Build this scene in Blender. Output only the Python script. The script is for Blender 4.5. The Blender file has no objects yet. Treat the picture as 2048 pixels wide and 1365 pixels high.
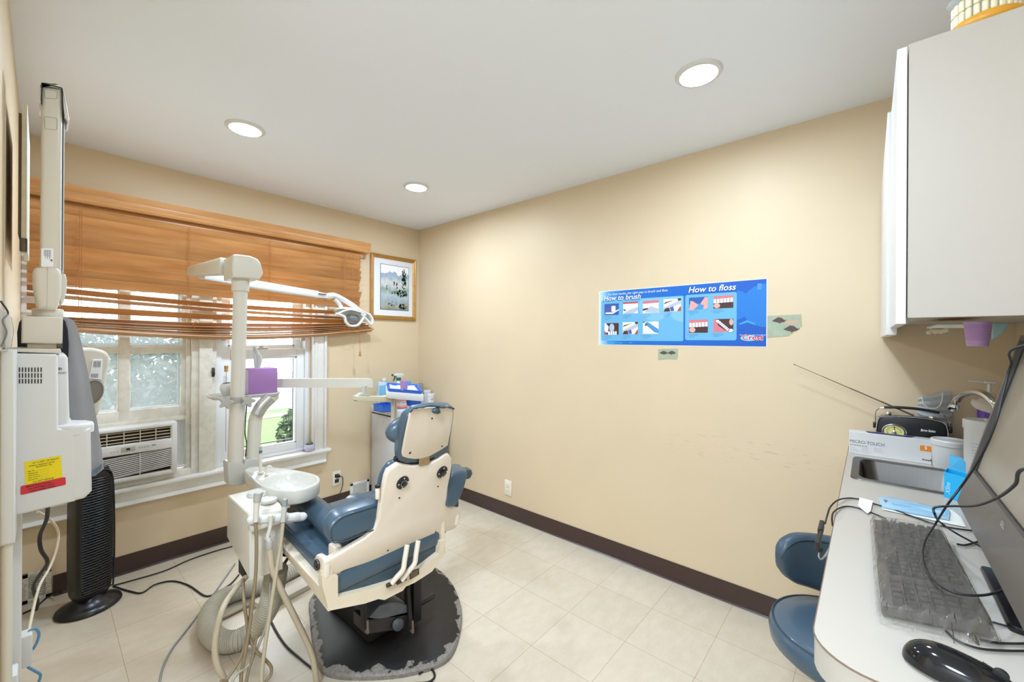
import bpy, bmesh, math, random
from mathutils import Vector, Matrix
random.seed(4)
sc = bpy.context.scene
COL = sc.collection
# ------------------------------------------------------------------ camera, world, lights, exposure
CAM_H = 1.38; FPX = 820.0; HDG = math.atan(941/820.0); ROLL = math.radians(.33); CYP = 679.5
cd = bpy.data.cameras.new('camera'); cam = bpy.data.objects.new('camera', cd); COL.objects.link(cam)
cd.sensor_width = 36.0; cd.lens = FPX/2048*36.0; cd.clip_start = .02; cd.clip_end = 200
cd.shift_y = -(682.5-CYP)/2048
cam.matrix_world = (Matrix.Translation((0, 0, CAM_H)) @ Matrix.Rotation(-HDG, 4, 'Z') @ Matrix.Rotation(math.pi/2, 4, 'X')
                    @ Matrix.Rotation(ROLL, 4, 'Z'))
sc.camera = cam
sc.view_settings.view_transform = 'Standard'
sc.view_settings.look = 'None'
sc.view_settings.gamma = 1.0
sc.view_settings.use_curve_mapping = False
sc.view_settings.exposure = 0.0
w = bpy.data.worlds.new('sky'); sc.world = w; w.use_nodes = True
wb = w.node_tree.nodes['Background']; wb.inputs[0].default_value = (.93, .97, 1.0, 1); wb.inputs[1].default_value = 8.0
LAMPS = [(.665, 2.355), (1.691, 2.355), (1.691, .51), (.665, .51)]  # last can is unseen, added to complete the grid
CAN_POWER = 16.0
for lx, ly in LAMPS:
    ld = bpy.data.lights.new('can_light', 'AREA'); ld.shape = 'DISK'; ld.size = .13; ld.energy = CAN_POWER*(1.08 if ly > 1 else .78)
    ld.color = (.67, .81, 1.0); ld.spread = math.radians(180)
    lo = bpy.data.objects.new('can_light', ld); COL.objects.link(lo); lo.location = (lx, ly, 2.4235)
ld = bpy.data.lights.new('hall_fill', 'AREA'); ld.shape = 'DISK'; ld.size = .45; ld.energy = 60.0; ld.color = (.67, .81, 1.0)  # fill lamp added in the unseen passage to brighten the room
lo = bpy.data.objects.new('hall_fill', ld); COL.objects.link(lo); lo.location = (-.62, .25, 2.41)

# ------------------------------------------------------------------ pixel -> world (dev helper, photo frame 2048x1365)
_s, _c = math.sin(HDG), math.cos(HDG)
def ray(x, y):
    dx, dy = x-1024.0, y-682.5
    ux = dx*math.cos(ROLL)+dy*math.sin(ROLL); uy = -dx*math.sin(ROLL)+dy*math.cos(ROLL)
    u = ux/FPX; v = -(uy+682.5-CYP)/FPX
    return Vector((_s+u*_c, _c-u*_s, v))
def P(x, y, X=None, Y=None, Z=None, pl=None):
    d = ray(x, y)
    if X is not None: k = X/d.x
    elif Y is not None: k = Y/d.y
    elif Z is not None: k = (Z-CAM_H)/d.z
    else:
        p0, n = pl; k = (p0-Vector((0, 0, CAM_H))).dot(n)/d.dot(n)
    return d*k+Vector((0, 0, CAM_H))
V = Vector

# ------------------------------------------------------------------ materials
def lin(h):
    h = h.lstrip('#'); o = []
    for i in (0, 2, 4):
        c = int(h[i:i+2], 16)/255.0
        o.append(c/12.92 if c <= .04045 else ((c+.055)/1.055)**2.4)
    return (o[0], o[1], o[2], 1.0)
MATS = {}
def mat(name, hexc, rough=.5, metal=0.0, var=0.0, vscale=8.0, bump=0.0, bscale=60.0, coat=0.0, emit=0.0, alpha=1.0, trans=0.0, stretch=None, spec=.5):
    if name in MATS: return MATS[name]
    m = bpy.data.materials.new(name); m.use_nodes = True; MATS[name] = m
    nt = m.node_tree; b = nt.nodes['Principled BSDF']
    c = lin(hexc)
    b.inputs['Base Color'].default_value = c
    b.inputs['Roughness'].default_value = rough; b.inputs['Metallic'].default_value = metal
    b.inputs['Specular IOR Level'].default_value = spec
    if coat: b.inputs['Coat Weight'].default_value = coat; b.inputs['Coat Roughness'].default_value = .12
    if alpha < 1: b.inputs['Alpha'].default_value = alpha
    if trans: b.inputs['Transmission Weight'].default_value = trans
    if emit:
        b.inputs['Emission Color'].default_value = c; b.inputs['Emission Strength'].default_value = emit
    if var or bump:
        tc = nt.nodes.new('ShaderNodeTexCoord'); mp = nt.nodes.new('ShaderNodeMapping')
        nt.links.new(tc.outputs['Object'], mp.inputs[0])
        if stretch: mp.inputs['Scale'].default_value = stretch
    if var:
        n = nt.nodes.new('ShaderNodeTexNoise'); n.inputs['Scale'].default_value = vscale; n.inputs['Detail'].default_value = 5
        nt.links.new(mp.outputs[0], n.inputs['Vector'])
        r = nt.nodes.new('ShaderNodeValToRGB')
        r.color_ramp.elements[0].position = .3; r.color_ramp.elements[1].position = .7
        r.color_ramp.elements[0].color = tuple(max(0, x*(1-var)) for x in c[:3])+(1,)
        r.color_ramp.elements[1].color = tuple(min(1, x*(1+var*.6)) for x in c[:3])+(1,)
        nt.links.new(n.outputs['Fac'], r.inputs[0]); nt.links.new(r.outputs[0], b.inputs['Base Color'])
    if bump:
        n2 = nt.nodes.new('ShaderNodeTexNoise'); n2.inputs['Scale'].default_value = bscale; n2.inputs['Detail'].default_value = 3
        nt.links.new(mp.outputs[0], n2.inputs['Vector'])
        bp = nt.nodes.new('ShaderNodeBump'); bp.inputs['Strength'].default_value = bump; bp.inputs['Distance'].default_value = .01
        nt.links.new(n2.outputs['Fac'], bp.inputs['Height']); nt.links.new(bp.outputs[0], b.inputs['Normal'])
    return m

M_WALL = mat('cream_wall_paint', '#E0CBA9', .45, var=.03, vscale=2.0, bump=.05, bscale=14, spec=.28)
M_CEIL = mat('ceiling_paint', '#F3F6FD', .8, bump=.02, bscale=30)
M_HALL = mat('hall_paint', '#E9E4DA', .7, var=.02)
M_TRIM = mat('white_trim_paint', '#ECE9E2', .45, var=.05, vscale=9, bump=.05, bscale=25)
M_OLDTRIM = mat('aged_white_paint', '#E3DED0', .5, var=.12, vscale=22, bump=.25, bscale=40)
M_VINYL = mat('white_vinyl', '#EDEEEE', .35)
M_BASE = mat('dark_brown_rubber', '#43302A', .32, var=.06, vscale=20)
M_SHELL = mat('ivory_plastic', '#EADCC9', .3, var=.03, vscale=6)
M_SHELLB = mat('ivory_frame', '#E6D6BC', .38, var=.05, vscale=8)
M_CREAM = mat('cream_enamel', '#DCD6C8', .3)
M_LTGREY = mat('light_grey_plastic', '#C9C6BD', .4)
M_KNOBGREY = mat('grey_plastic', '#B4B0A8', .45)
M_WHITE = mat('white_plastic', '#DDDCD8', .35)
M_PORC = mat('porcelain', '#D9D5CA', .12, coat=.5)
M_BLUE = mat('blue_vinyl', '#445968', .34, var=.06, vscale=5, bump=.05, bscale=25, coat=.25)
M_BLUEDK = mat('dark_blue_vinyl', '#3E505C', .38, var=.05, vscale=6, bump=.04, bscale=30)
M_PIPING = mat('vinyl_piping', '#35444E', .45)
M_BLACK = mat('black_plastic', '#17171A', .28)
M_BLACKM = mat('matte_black', '#1B1A1A', .6, var=.2, vscale=14)
M_DKBROWN = mat('dark_brown_disc', '#2B2421', .4)
M_CHROME = mat('chrome', '#D8D8D8', .12, 1.0)
M_STEEL = mat('brushed_steel', '#5F5B56', .33, 1.0, var=.06, vscale=6, stretch=(1, 40, 1))
M_TAN = mat('tan_strap', '#A88A66', .6, var=.2, vscale=60)
M_HOSE = mat('beige_hose', '#BFB196', .4, var=.05, vscale=4)
M_HOSEBR = mat('brown_tube', '#8F7D62', .4)
M_HOSEGY = mat('grey_tube', '#A9A493', .45)
M_CORR = mat('corrugated_hose', '#C9C4B4', .5)
M_CABLE = mat('black_cable', '#1E1F21', .45)
M_GCABLE = mat('grey_cable', '#8F9092', .45)
M_WCABLE = mat('cream_cable', '#D9CDB2', .5)
M_BCABLE = mat('blue_cable', '#5F93BE', .45)
M_WOODLT = mat('tassel_wood', '#B98E55', .5)
M_GOLD = mat('gold_frame', '#B98A44', .35, .35, var=.15, vscale=20)
M_MAT = mat('picture_mat', '#E9EBEE', .8)
M_LAM = mat('counter_laminate', '#BDB5A8', .3)
M_CABGREY = mat('cabinet_laminate', '#B8B0A4', .42)
M_CABWHITE = mat('cabinet_white', '#DCDAD5', .35)
M_CABBLUE = mat('painted_cabinet', '#D5D6D6', .35, var=.04, vscale=4)
M_PURPLE = mat('purple_card', '#A87BB4', .55)
M_PURPLELT = mat('lilac_card', '#CDBBDD', .55)
M_CUP = mat('lilac_plastic', '#C39AD0', .4)
M_TISSUE = mat('tissue_paper', '#F4F2EE', .9)
M_TISSUE.node_tree.nodes['Principled BSDF'].inputs['Subsurface Weight'].default_value = .6
M_TISSUE.node_tree.nodes['Principled BSDF'].inputs['Subsurface Scale'].default_value = .02
M_BLUEPL = mat('bright_blue_plastic', '#1F62C9', .35)
M_NAVY = mat('navy', '#24285C', .5)
M_TEAL = mat('dark_green_plastic', '#1F6A50', .4)
M_CYAN = mat('cyan_card', '#1AA9DC', .5)
M_CYANLT = mat('light_cyan', '#7FC4E4', .45)
M_PINK = mat('pink_gum', '#D98C86', .4)
M_ORANGE = mat('orange_print', '#EE8A1D', .5)
M_INK = mat('grey_ink', '#6E6F74', .7)
M_BLACKINK = mat('black_ink', '#221E1C', .7)
M_WHITEINK = mat('white_ink', '#F6F8FA', .6)
M_YELLOW = mat('yellow_label', '#F2D90E', .5)
M_RED = mat('red_label', '#D4303C', .5)
M_APRON = mat('grey_apron', '#C0C0C3', .4, var=.05, vscale=5, bump=.1, bscale=12)
M_NAVYCLOTH = mat('navy_binding', '#15171F', .75)
M_KEY = mat('keyboard_black', '#4A443C', .45)
M_FILM = None
M_LEAF = mat('leaf_green', '#5F8248', .6, var=.3, vscale=30)
M_PURPOT = mat('lilac_glaze', '#CFC6E2', .3)
M_PURBOT = mat('purple_bottle', '#6B3FA8', .3)
M_SILVERB = mat('grey_bezel', '#57514B', .38)
M_SCREEN = mat('screen_off', '#8B8273', .3, spec=.4)
M_IVORY = mat('ivory_teeth', '#EDE3C0', .35)
M_AMBER = mat('amber_gum', '#E0A030', .35)
M_SOCKET = mat('ivory_outlet', '#EFE6D0', .4)
M_LATEX = mat('latex', '#E9DDBB', .6)

def scuffs():
    # faint grey scuffs rubbed along the long wall
    nt = M_WALL.node_tree; b = nt.nodes['Principled BSDF']; src = b.inputs['Base Color'].links[0].from_socket
    g = nt.nodes.new('ShaderNodeNewGeometry'); sp = nt.nodes.new('ShaderNodeSeparateXYZ'); nt.links.new(g.outputs['Position'], sp.inputs[0])
    mp = nt.nodes.new('ShaderNodeMapping'); mp.inputs['Scale'].default_value = (1, 5, 30); nt.links.new(g.outputs['Position'], mp.inputs[0])
    n = nt.nodes.new('ShaderNodeTexNoise'); n.inputs['Scale'].default_value = 2.5; n.inputs['Detail'].default_value = 7; n.inputs['Roughness'].default_value = .7; nt.links.new(mp.outputs[0], n.inputs['Vector'])
    r = nt.nodes.new('ShaderNodeMapRange'); r.inputs['From Min'].default_value = .56; r.inputs['From Max'].default_value = .68; nt.links.new(n.outputs['Fac'], r.inputs['Value'])
    def band(sock, lo, hi, soft):
        a = nt.nodes.new('ShaderNodeMapRange'); a.inputs['From Min'].default_value = lo; a.inputs['From Max'].default_value = lo+soft; nt.links.new(sock, a.inputs['Value'])
        c = nt.nodes.new('ShaderNodeMapRange'); c.inputs['From Min'].default_value = hi; c.inputs['From Max'].default_value = hi-soft; nt.links.new(sock, c.inputs['Value'])
        m = nt.nodes.new('ShaderNodeMath'); m.operation = 'MULTIPLY'; nt.links.new(a.outputs[0], m.inputs[0]); nt.links.new(c.outputs[0], m.inputs[1]); return m.outputs[0]
    f = r.outputs[0]
    for s_ in (band(sp.outputs['Z'], .72, .90, .05), band(sp.outputs['Y'], .0, .95, .2), band(sp.outputs['X'], 2.3, 2.6, .01)):
        m = nt.nodes.new('ShaderNodeMath'); m.operation = 'MULTIPLY'; nt.links.new(f, m.inputs[0]); nt.links.new(s_, m.inputs[1]); f = m.outputs[0]
    m = nt.nodes.new('ShaderNodeMath'); m.operation = 'MULTIPLY'; m.inputs[1].default_value = .5; nt.links.new(f, m.inputs[0])
    mx = nt.nodes.new('ShaderNodeMixRGB'); nt.links.new(m.outputs[0], mx.inputs[0]); nt.links.new(src, mx.inputs[1]); mx.inputs[2].default_value = lin('#A8A194'); nt.links.new(mx.outputs[0], b.inputs['Base Color'])
scuffs()
def extra_materials():
    global M_FLOOR, M_WOOD, M_GLASS, M_FROST, M_FILM, M_LENS, M_LAWN, M_PAVE, M_ROAD, M_MATB, M_WORN, M_POSTER, M_PRINT, M_BUSH, M_CLEAR
    # vinyl tile floor
    m = bpy.data.materials.new('vinyl_tile_floor'); m.use_nodes = True; nt = m.node_tree; b = nt.nodes['Principled BSDF']
    g = nt.nodes.new('ShaderNodeNewGeometry'); mp = nt.nodes.new('ShaderNodeMapping'); mp.inputs['Location'].default_value = (-1.455+.305*8, -1.447+.305*8, 0)
    nt.links.new(g.outputs['Position'], mp.inputs[0])
    br = nt.nodes.new('ShaderNodeTexBrick'); br.offset = 0; br.squash = 1
    br.inputs['Scale'].default_value = 1; br.inputs['Brick Width'].default_value = .305; br.inputs['Row Height'].default_value = .305
    br.inputs['Mortar Size'].default_value = .0011; br.inputs['Mortar Smooth'].default_value = .3
    br.inputs['Color1'].default_value = lin('#DBCFBA'); br.inputs['Color2'].default_value = lin('#D7CAB4'); br.inputs['Mortar'].default_value = lin('#B39A78')
    nt.links.new(mp.outputs[0], br.inputs['Vector'])
    n = nt.nodes.new('ShaderNodeTexNoise'); n.inputs['Scale'].default_value = 5; n.inputs['Detail'].default_value = 8; n.inputs['Roughness'].default_value = .65
    m2 = nt.nodes.new('ShaderNodeMapping'); m2.inputs['Scale'].default_value = (2.2, 4, 1); m2.inputs['Rotation'].default_value = (0, 0, .5)
    nt.links.new(g.outputs['Position'], m2.inputs[0]); nt.links.new(m2.outputs[0], n.inputs['Vector'])
    r = nt.nodes.new('ShaderNodeValToRGB'); r.color_ramp.elements[0].position = .35; r.color_ramp.elements[1].position = .65
    r.color_ramp.elements[0].color = (.86, .84, .80, 1); r.color_ramp.elements[1].color = (1, 1, 1, 1)
    nt.links.new(n.outputs['Fac'], r.inputs[0])
    mx = nt.nodes.new('ShaderNodeMixRGB'); mx.blend_type = 'MULTIPLY'; mx.inputs[0].default_value = .55
    nt.links.new(br.outputs['Color'], mx.inputs[1]); nt.links.new(r.outputs[0], mx.inputs[2]); nt.links.new(mx.outputs[0], b.inputs['Base Color'])
    b.inputs['Roughness'].default_value = .27
    M_FLOOR = m
    # wood of the blind
    m = bpy.data.materials.new('blind_wood'); m.use_nodes = True; nt = m.node_tree; b = nt.nodes['Principled BSDF']
    g = nt.nodes.new('ShaderNodeNewGeometry'); mp = nt.nodes.new('ShaderNodeMapping'); mp.inputs['Scale'].default_value = (1.6, 8, 9)
    nt.links.new(g.outputs['Position'], mp.inputs[0])
    n = nt.nodes.new('ShaderNodeTexNoise'); n.inputs['Scale'].default_value = 2.0; n.inputs['Detail'].default_value = 3
    nt.links.new(mp.outputs[0], n.inputs['Vector'])
    r = nt.nodes.new('ShaderNodeValToRGB'); r.color_ramp.elements[0].position = .3; r.color_ramp.elements[1].position = .72
    r.color_ramp.elements[0].color = lin('#BE834A'); r.color_ramp.elements[1].color = lin('#D7A066')
    nt.links.new(n.outputs['Fac'], r.inputs[0]); b.inputs['Roughness'].default_value = .36
    rp = nt.nodes.new('ShaderNodeMapRange'); rp.inputs['To Min'].default_value = .80; rp.inputs['To Max'].default_value = 1.10; nt.links.new(g.outputs['Random Per Island'], rp.inputs['Value'])
    mm = nt.nodes.new('ShaderNodeMixRGB'); mm.blend_type = 'MULTIPLY'; mm.inputs[0].default_value = 1; nt.links.new(r.outputs[0], mm.inputs[1]); nt.links.new(rp.outputs[0], mm.inputs[2]); nt.links.new(mm.outputs[0], b.inputs['Base Color'])
    M_WOOD = m
    def glassy(name, tint, diff, dcol, fres=.5):
        m = bpy.data.materials.new(name); m.use_nodes = True; nt = m.node_tree; nt.nodes.remove(nt.nodes['Principled BSDF'])
        out = nt.nodes['Material Output']
        tr = nt.nodes.new('ShaderNodeBsdfTransparent'); tr.inputs[0].default_value = tint
        gl = nt.nodes.new('ShaderNodeBsdfGlossy'); gl.inputs['Roughness'].default_value = .03
        df = nt.nodes.new('ShaderNodeBsdfTranslucent' if 'dusty' in name else 'ShaderNodeBsdfDiffuse'); df.inputs[0].default_value = dcol
        lw = nt.nodes.new('ShaderNodeLayerWeight'); lw.inputs[0].default_value = .12
        ml = nt.nodes.new('ShaderNodeMath'); ml.operation = 'MULTIPLY'; ml.inputs[1].default_value = fres; nt.links.new(lw.outputs['Fresnel'], ml.inputs[0])
        m1 = nt.nodes.new('ShaderNodeMixShader'); nt.links.new(ml.outputs[0], m1.inputs[0])
        m2 = nt.nodes.new('ShaderNodeMixShader'); m2.inputs[0].default_value = diff
        nt.links.new(tr.outputs[0], m2.inputs[1]); nt.links.new(df.outputs[0], m2.inputs[2])
        nt.links.new(m2.outputs[0], m1.inputs[1]); nt.links.new(gl.outputs[0], m1.inputs[2]); nt.links.new(m1.outputs[0], out.inputs[0])
        return m
    M_GLASS = glassy('clear_window_glass', (.97, .985, .98, 1), .02, (.8, .85, .9, 1))
    M_FROST = glassy('dusty_window_glass', (.97, .99, .985, 1), .36, (.24, .26, .26, 1))
    M_FILM = glassy('crinkled_clear_film', (.95, .95, .94, 1), .06, (.72, .66, .58, 1), 1.2)
    M_CLEAR = glassy('clear_plastic', (.9, .92, .93, 1), .22, (.85, .88, .9, 1), .8)
    # crinkles in the film's surface
    nt = M_FILM.node_tree; tc = nt.nodes.new('ShaderNodeTexCoord'); mp = nt.nodes.new('ShaderNodeMapping'); mp.inputs['Scale'].default_value = (9, 34, 9)
    wv = nt.nodes.new('ShaderNodeTexNoise'); wv.inputs['Scale'].default_value = 1.6; wv.inputs['Detail'].default_value = 4
    bp = nt.nodes.new('ShaderNodeBump'); bp.inputs['Strength'].default_value = .9; bp.inputs['Distance'].default_value = .02
    nt.links.new(tc.outputs['Object'], mp.inputs[0]); nt.links.new(mp.outputs[0], wv.inputs['Vector']); nt.links.new(wv.outputs['Fac'], bp.inputs['Height'])
    for nd in nt.nodes:
        if nd.type in ('BSDF_GLOSSY', 'LAYER_WEIGHT'): nt.links.new(bp.outputs[0], nd.inputs['Normal'])
        if nd.type == 'BSDF_GLOSSY': nd.inputs['Roughness'].default_value = .12
    M_LENS = mat('lamp_lens', '#FFFBF2', .5, emit=9.0)
    M_LAWN = mat('lawn', '#4C642F', .9, var=.25, vscale=3, bump=.3, bscale=40)
    M_PAVE = mat('pavement', '#66635C', .9, var=.08, vscale=6)
    M_ROAD = mat('road', '#57595c', .9, var=.05, vscale=4)
    M_BUSH = mat('shrub_leaf', '#35482A', .7, var=.5, vscale=14)
    # worn chair base: black paint chipped to grey along the rim (mask attribute "rim")
    m = bpy.data.materials.new('worn_black_paint'); m.use_nodes = True; nt = m.node_tree; b = nt.nodes['Principled BSDF']
    at = nt.nodes.new('ShaderNodeAttribute'); at.attribute_name = 'rim'
    tc = nt.nodes.new('ShaderNodeTexCoord'); n = nt.nodes.new('ShaderNodeTexNoise'); n.inputs['Scale'].default_value = 16; n.inputs['Detail'].default_value = 6
    nt.links.new(tc.outputs['Object'], n.inputs['Vector'])
    ad = nt.nodes.new('ShaderNodeMath'); ad.operation = 'ADD'; nt.links.new(n.outputs['Fac'], ad.inputs[0]); nt.links.new(at.outputs['Fac'], ad.inputs[1])
    r = nt.nodes.new('ShaderNodeValToRGB'); r.color_ramp.interpolation = 'LINEAR'
    r.color_ramp.elements[0].position = .93; r.color_ramp.elements[1].position = .96
    r.color_ramp.elements[0].color = (0, 0, 0, 1); r.color_ramp.elements[1].color = (1, 1, 1, 1)
    nt.links.new(ad.outputs[0], r.inputs[0])
    n3 = nt.nodes.new('ShaderNodeTexNoise'); n3.inputs['Scale'].default_value = 90; nt.links.new(tc.outputs['Object'], n3.inputs['Vector'])
    r3 = nt.nodes.new('ShaderNodeValToRGB'); r3.color_ramp.elements[0].color = lin('#5B5650'); r3.color_ramp.elements[1].color = lin('#A39C92')
    nt.links.new(n3.outputs['Fac'], r3.inputs[0])
    n4 = nt.nodes.new('ShaderNodeTexNoise'); n4.inputs['Scale'].default_value = 7; nt.links.new(tc.outputs['Object'], n4.inputs['Vector'])
    r4 = nt.nodes.new('ShaderNodeValToRGB'); r4.color_ramp.elements[0].color = lin('#0B0B0C'); r4.color_ramp.elements[1].color = lin('#26211E')
    nt.links.new(n4.outputs['Fac'], r4.inputs[0])
    mx = nt.nodes.new('ShaderNodeMixRGB'); nt.links.new(r.outputs[0], mx.inputs[0]); nt.links.new(r4.outputs[0], mx.inputs[1]); nt.links.new(r3.outputs[0], mx.inputs[2])
    nt.links.new(mx.outputs[0], b.inputs['Base Color']); b.inputs['Roughness'].default_value = .5
    M_WORN = m
extra_materials()

# ------------------------------------------------------------------ mesh helpers
def merge(dst, src):
    vm = [dst.verts.new(v.co) for v in src.verts]
    src.verts.index_update()
    for f in src.faces:
        try: dst.faces.new([vm[v.index] for v in f.verts])
        except ValueError: pass
    src.free()
def bev(bm, off, seg=2, edges=None):
    es = list(bm.edges) if edges is None else edges
    if off > 0 and es: bmesh.ops.bevel(bm, geom=es, offset=off, segments=seg, profile=.5, affect='EDGES', clamp_overlap=True)
def box(bm, a, b, r=0, seg=2, M=None):
    t = bmesh.new(); x0, y0, z0 = (min(a[i], b[i]) for i in range(3)); x1, y1, z1 = (max(a[i], b[i]) for i in range(3))
    vs = [t.verts.new(p) for p in ((x0,y0,z0),(x1,y0,z0),(x1,y1,z0),(x0,y1,z0),(x0,y0,z1),(x1,y0,z1),(x1,y1,z1),(x0,y1,z1))]
    for f in ((0,3,2,1),(4,5,6,7),(0,1,5,4),(1,2,6,5),(2,3,7,6),(3,0,4,7)): t.faces.new([vs[i] for i in f])
    bev(t, r, seg)
    if M is not None: t.transform(M)
    merge(bm, t); return bm
def prism(bm, pts, vec, r=0, seg=3, rims='both', corner=0, cseg=3):
    """closed planar outline extruded by vec; r rounds the rims, corner rounds the outline's own corners"""
    t = bmesh.new(); vec = V(vec); pts = [V(p) for p in pts]
    n = len(pts)
    if corner > 0: pts = round_poly(pts, corner, cseg); n = len(pts)
    a = [t.verts.new(p) for p in pts]; b = [t.verts.new(p+vec) for p in pts]
    fa = t.faces.new(a); fb = t.faces.new(b[::-1])
    for i in range(n): t.faces.new((a[i], b[i], b[(i+1) % n], a[(i+1) % n]))
    bmesh.ops.recalc_face_normals(t, faces=t.faces)
    if r:
        es = []
        if rims in ('both', 'a'): es += list(fa.edges)
        if rims in ('both', 'b'): es += list(fb.edges)
        bev(t, r, seg, es)
    merge(bm, t); return bm
def round_poly(pts, rad, seg=3):
    out = []; n = len(pts)
    for i in range(n):
        p0, p, p1 = pts[i-1], pts[i], pts[(i+1) % n]
        d0 = (p0-p); d1 = (p1-p); l0, l1 = d0.length, d1.length
        rr = min(rad, l0*.45, l1*.45)
        a = p+d0.normalized()*rr; b = p+d1.normalized()*rr
        for k in range(seg+1):
            u = k/seg; out.append(a*(1-u)**2+p*2*u*(1-u)+b*u*u)
    return out
def spline(pts, n=8):
    pts = [V(p) for p in pts]
    if len(pts) < 3: return pts
    out = []; ext = [pts[0]*2-pts[1]]+pts+[pts[-1]*2-pts[-2]]
    for i in range(1, len(ext)-2):
        p0, p1, p2, p3 = ext[i-1:i+3]
        for k in range(n):
            u = k/n
            out.append(.5*((2*p1)+(p2-p0)*u+(2*p0-5*p1+4*p2-p3)*u*u+(3*p1-p0-3*p2+p3)*u**3))
    out.append(pts[-1]); return out
def tube(bm, pts, r, seg=8, smooth=8, rf=None, flat=1.0):
    path = spline(pts, smooth) if smooth else [V(p) for p in pts]
    n = len(path); rings = []
    t0 = (path[1]-path[0]).normalized(); up = V((0, 0, 1)) if abs(t0.z) < .9 else V((1, 0, 0))
    nx = t0.cross(up).normalized()
    for i, p in enumerate(path):
        t = (path[min(i+1, n-1)]-path[max(i-1, 0)])
        if t.length < 1e-9: t = t0
        t = t.normalized(); nx = (nx-t*nx.dot(t)); nx = nx.normalized() if nx.length > 1e-6 else t.orthogonal().normalized(); ny = t.cross(nx)
        rr = rf(i, n) if rf else r
        rings.append([bm.verts.new(p+nx*math.cos(2*math.pi*k/seg)*rr+ny*math.sin(2*math.pi*k/seg)*rr*flat) for k in range(seg)])
    for i in range(n-1):
        for k in range(seg): bm.faces.new((rings[i][k], rings[i][(k+1) % seg], rings[i+1][(k+1) % seg], rings[i+1][k]))
    bm.faces.new(rings[0][::-1]); bm.faces.new(rings[-1]); return bm
def axis_m(o, d):
    d = V(d).normalized(); q = V((0, 0, 1)).rotation_difference(d)
    return Matrix.Translation(V(o)) @ q.to_matrix().to_4x4()
def lathe(bm, prof, o=(0, 0, 0), d=(0, 0, 1), seg=24, sx=1, sy=1):
    M = axis_m(o, d); rings = []
    for r, h in prof:
        if r < 1e-6: rings.append([bm.verts.new(M @ V((0, 0, h)))])
        else: rings.append([bm.verts.new(M @ V((r*sx*math.cos(2*math.pi*k/seg), r*sy*math.sin(2*math.pi*k/seg), h))) for k in range(seg)])
    for a, b in zip(rings, rings[1:]):
        for k in range(seg):
            q = [a[k % len(a)], a[(k+1) % len(a)], b[(k+1) % len(b)], b[k % len(b)]]
            q = [v for i, v in enumerate(q) if v not in q[:i]]
            if len(q) > 2:
                try: bm.faces.new(q)
                except ValueError: pass
    if len(rings[0]) > 2: bm.faces.new(rings[0][::-1])
    if len(rings[-1]) > 2: bm.faces.new(rings[-1])
    return bm
def cyl(bm, p0, p1, r, r1=None, seg=20, b=0):
    p0, p1 = V(p0), V(p1); L = (p1-p0).length; r1 = r if r1 is None else r1
    pr = [(r, 0), (r1, L)] if not b else [(r-b, 0), (r-b*.3, b*.3), (r, b), (r1, L-b), (r1-b*.3, L-b*.3), (r1-b, L)]
    return lathe(bm, pr, p0, p1-p0, seg)
def ball(bm, c, rad, seg=20, rings=12, M=None):
    t = bmesh.new(); bmesh.ops.create_uvsphere(t, u_segments=seg, v_segments=rings, radius=1)
    t.transform(Matrix.Diagonal((*rad, 1)) if not isinstance(rad, (int, float)) else Matrix.Diagonal((rad, rad, rad, 1)))
    if M is not None: t.transform(M)
    t.transform(Matrix.Translation(V(c))); merge(bm, t); return bm
def B(): return bmesh.new()
def top_loc(o):
    while o.parent: o = o.parent
    return o.location.copy()
def obj(name, bm, m, parent=None, smooth=40, label=None):
    bmesh.ops.recalc_face_normals(bm, faces=bm.faces)
    if parent is None:
        lo = V((min(v.co.x for v in bm.verts), min(v.co.y for v in bm.verts), min(v.co.z for v in bm.verts)))
        hi = V((max(v.co.x for v in bm.verts), max(v.co.y for v in bm.verts), 0))
        off = V(((lo.x+hi.x)/2, (lo.y+hi.y)/2, lo.z))
    else: off = top_loc(parent)
    bm.transform(Matrix.Translation(-off))
    me = bpy.data.meshes.new(name); bm.to_mesh(me); bm.free()
    for p in me.polygons: p.use_smooth = smooth > 0
    if smooth: me.set_sharp_from_angle(angle=math.radians(smooth))
    me.materials.append(m)
    o = bpy.data.objects.new(name, me); COL.objects.link(o)
    if parent is None: o.location = off
    else: o.parent = parent
    if label: o['label'] = label
    return o
def thing(name, label, cat, loc, group=None):
    o = bpy.data.objects.new(name, None); COL.objects.link(o); o.location = loc; o.empty_display_size = .05
    o['label'] = label; o['category'] = cat
    if group: o['group'] = group
    return o
def tag(o, label, cat, group=None, kind=None):
    o['label'] = label; o['category'] = cat
    if group: o['group'] = group
    if kind: o['kind'] = kind
    return o
def struct(name, bm, m, label=None, smooth=30, parent=None):
    o = obj(name, bm, m, parent, smooth)
    if parent is None:
        o['kind'] = 'structure'; o['label'] = label or name.replace('_', ' '); o['category'] = name.split('_')[0]
    return o
def dup(root, loc, label=None):
    r = root.copy(); COL.objects.link(r); r.location = loc
    if label: r['label'] = label
    for ch in list(root.children):
        c = ch.copy(); COL.objects.link(c); c.parent = r
        for g in ch.children:
            d = g.copy(); COL.objects.link(d); d.parent = c
    return r
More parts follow.
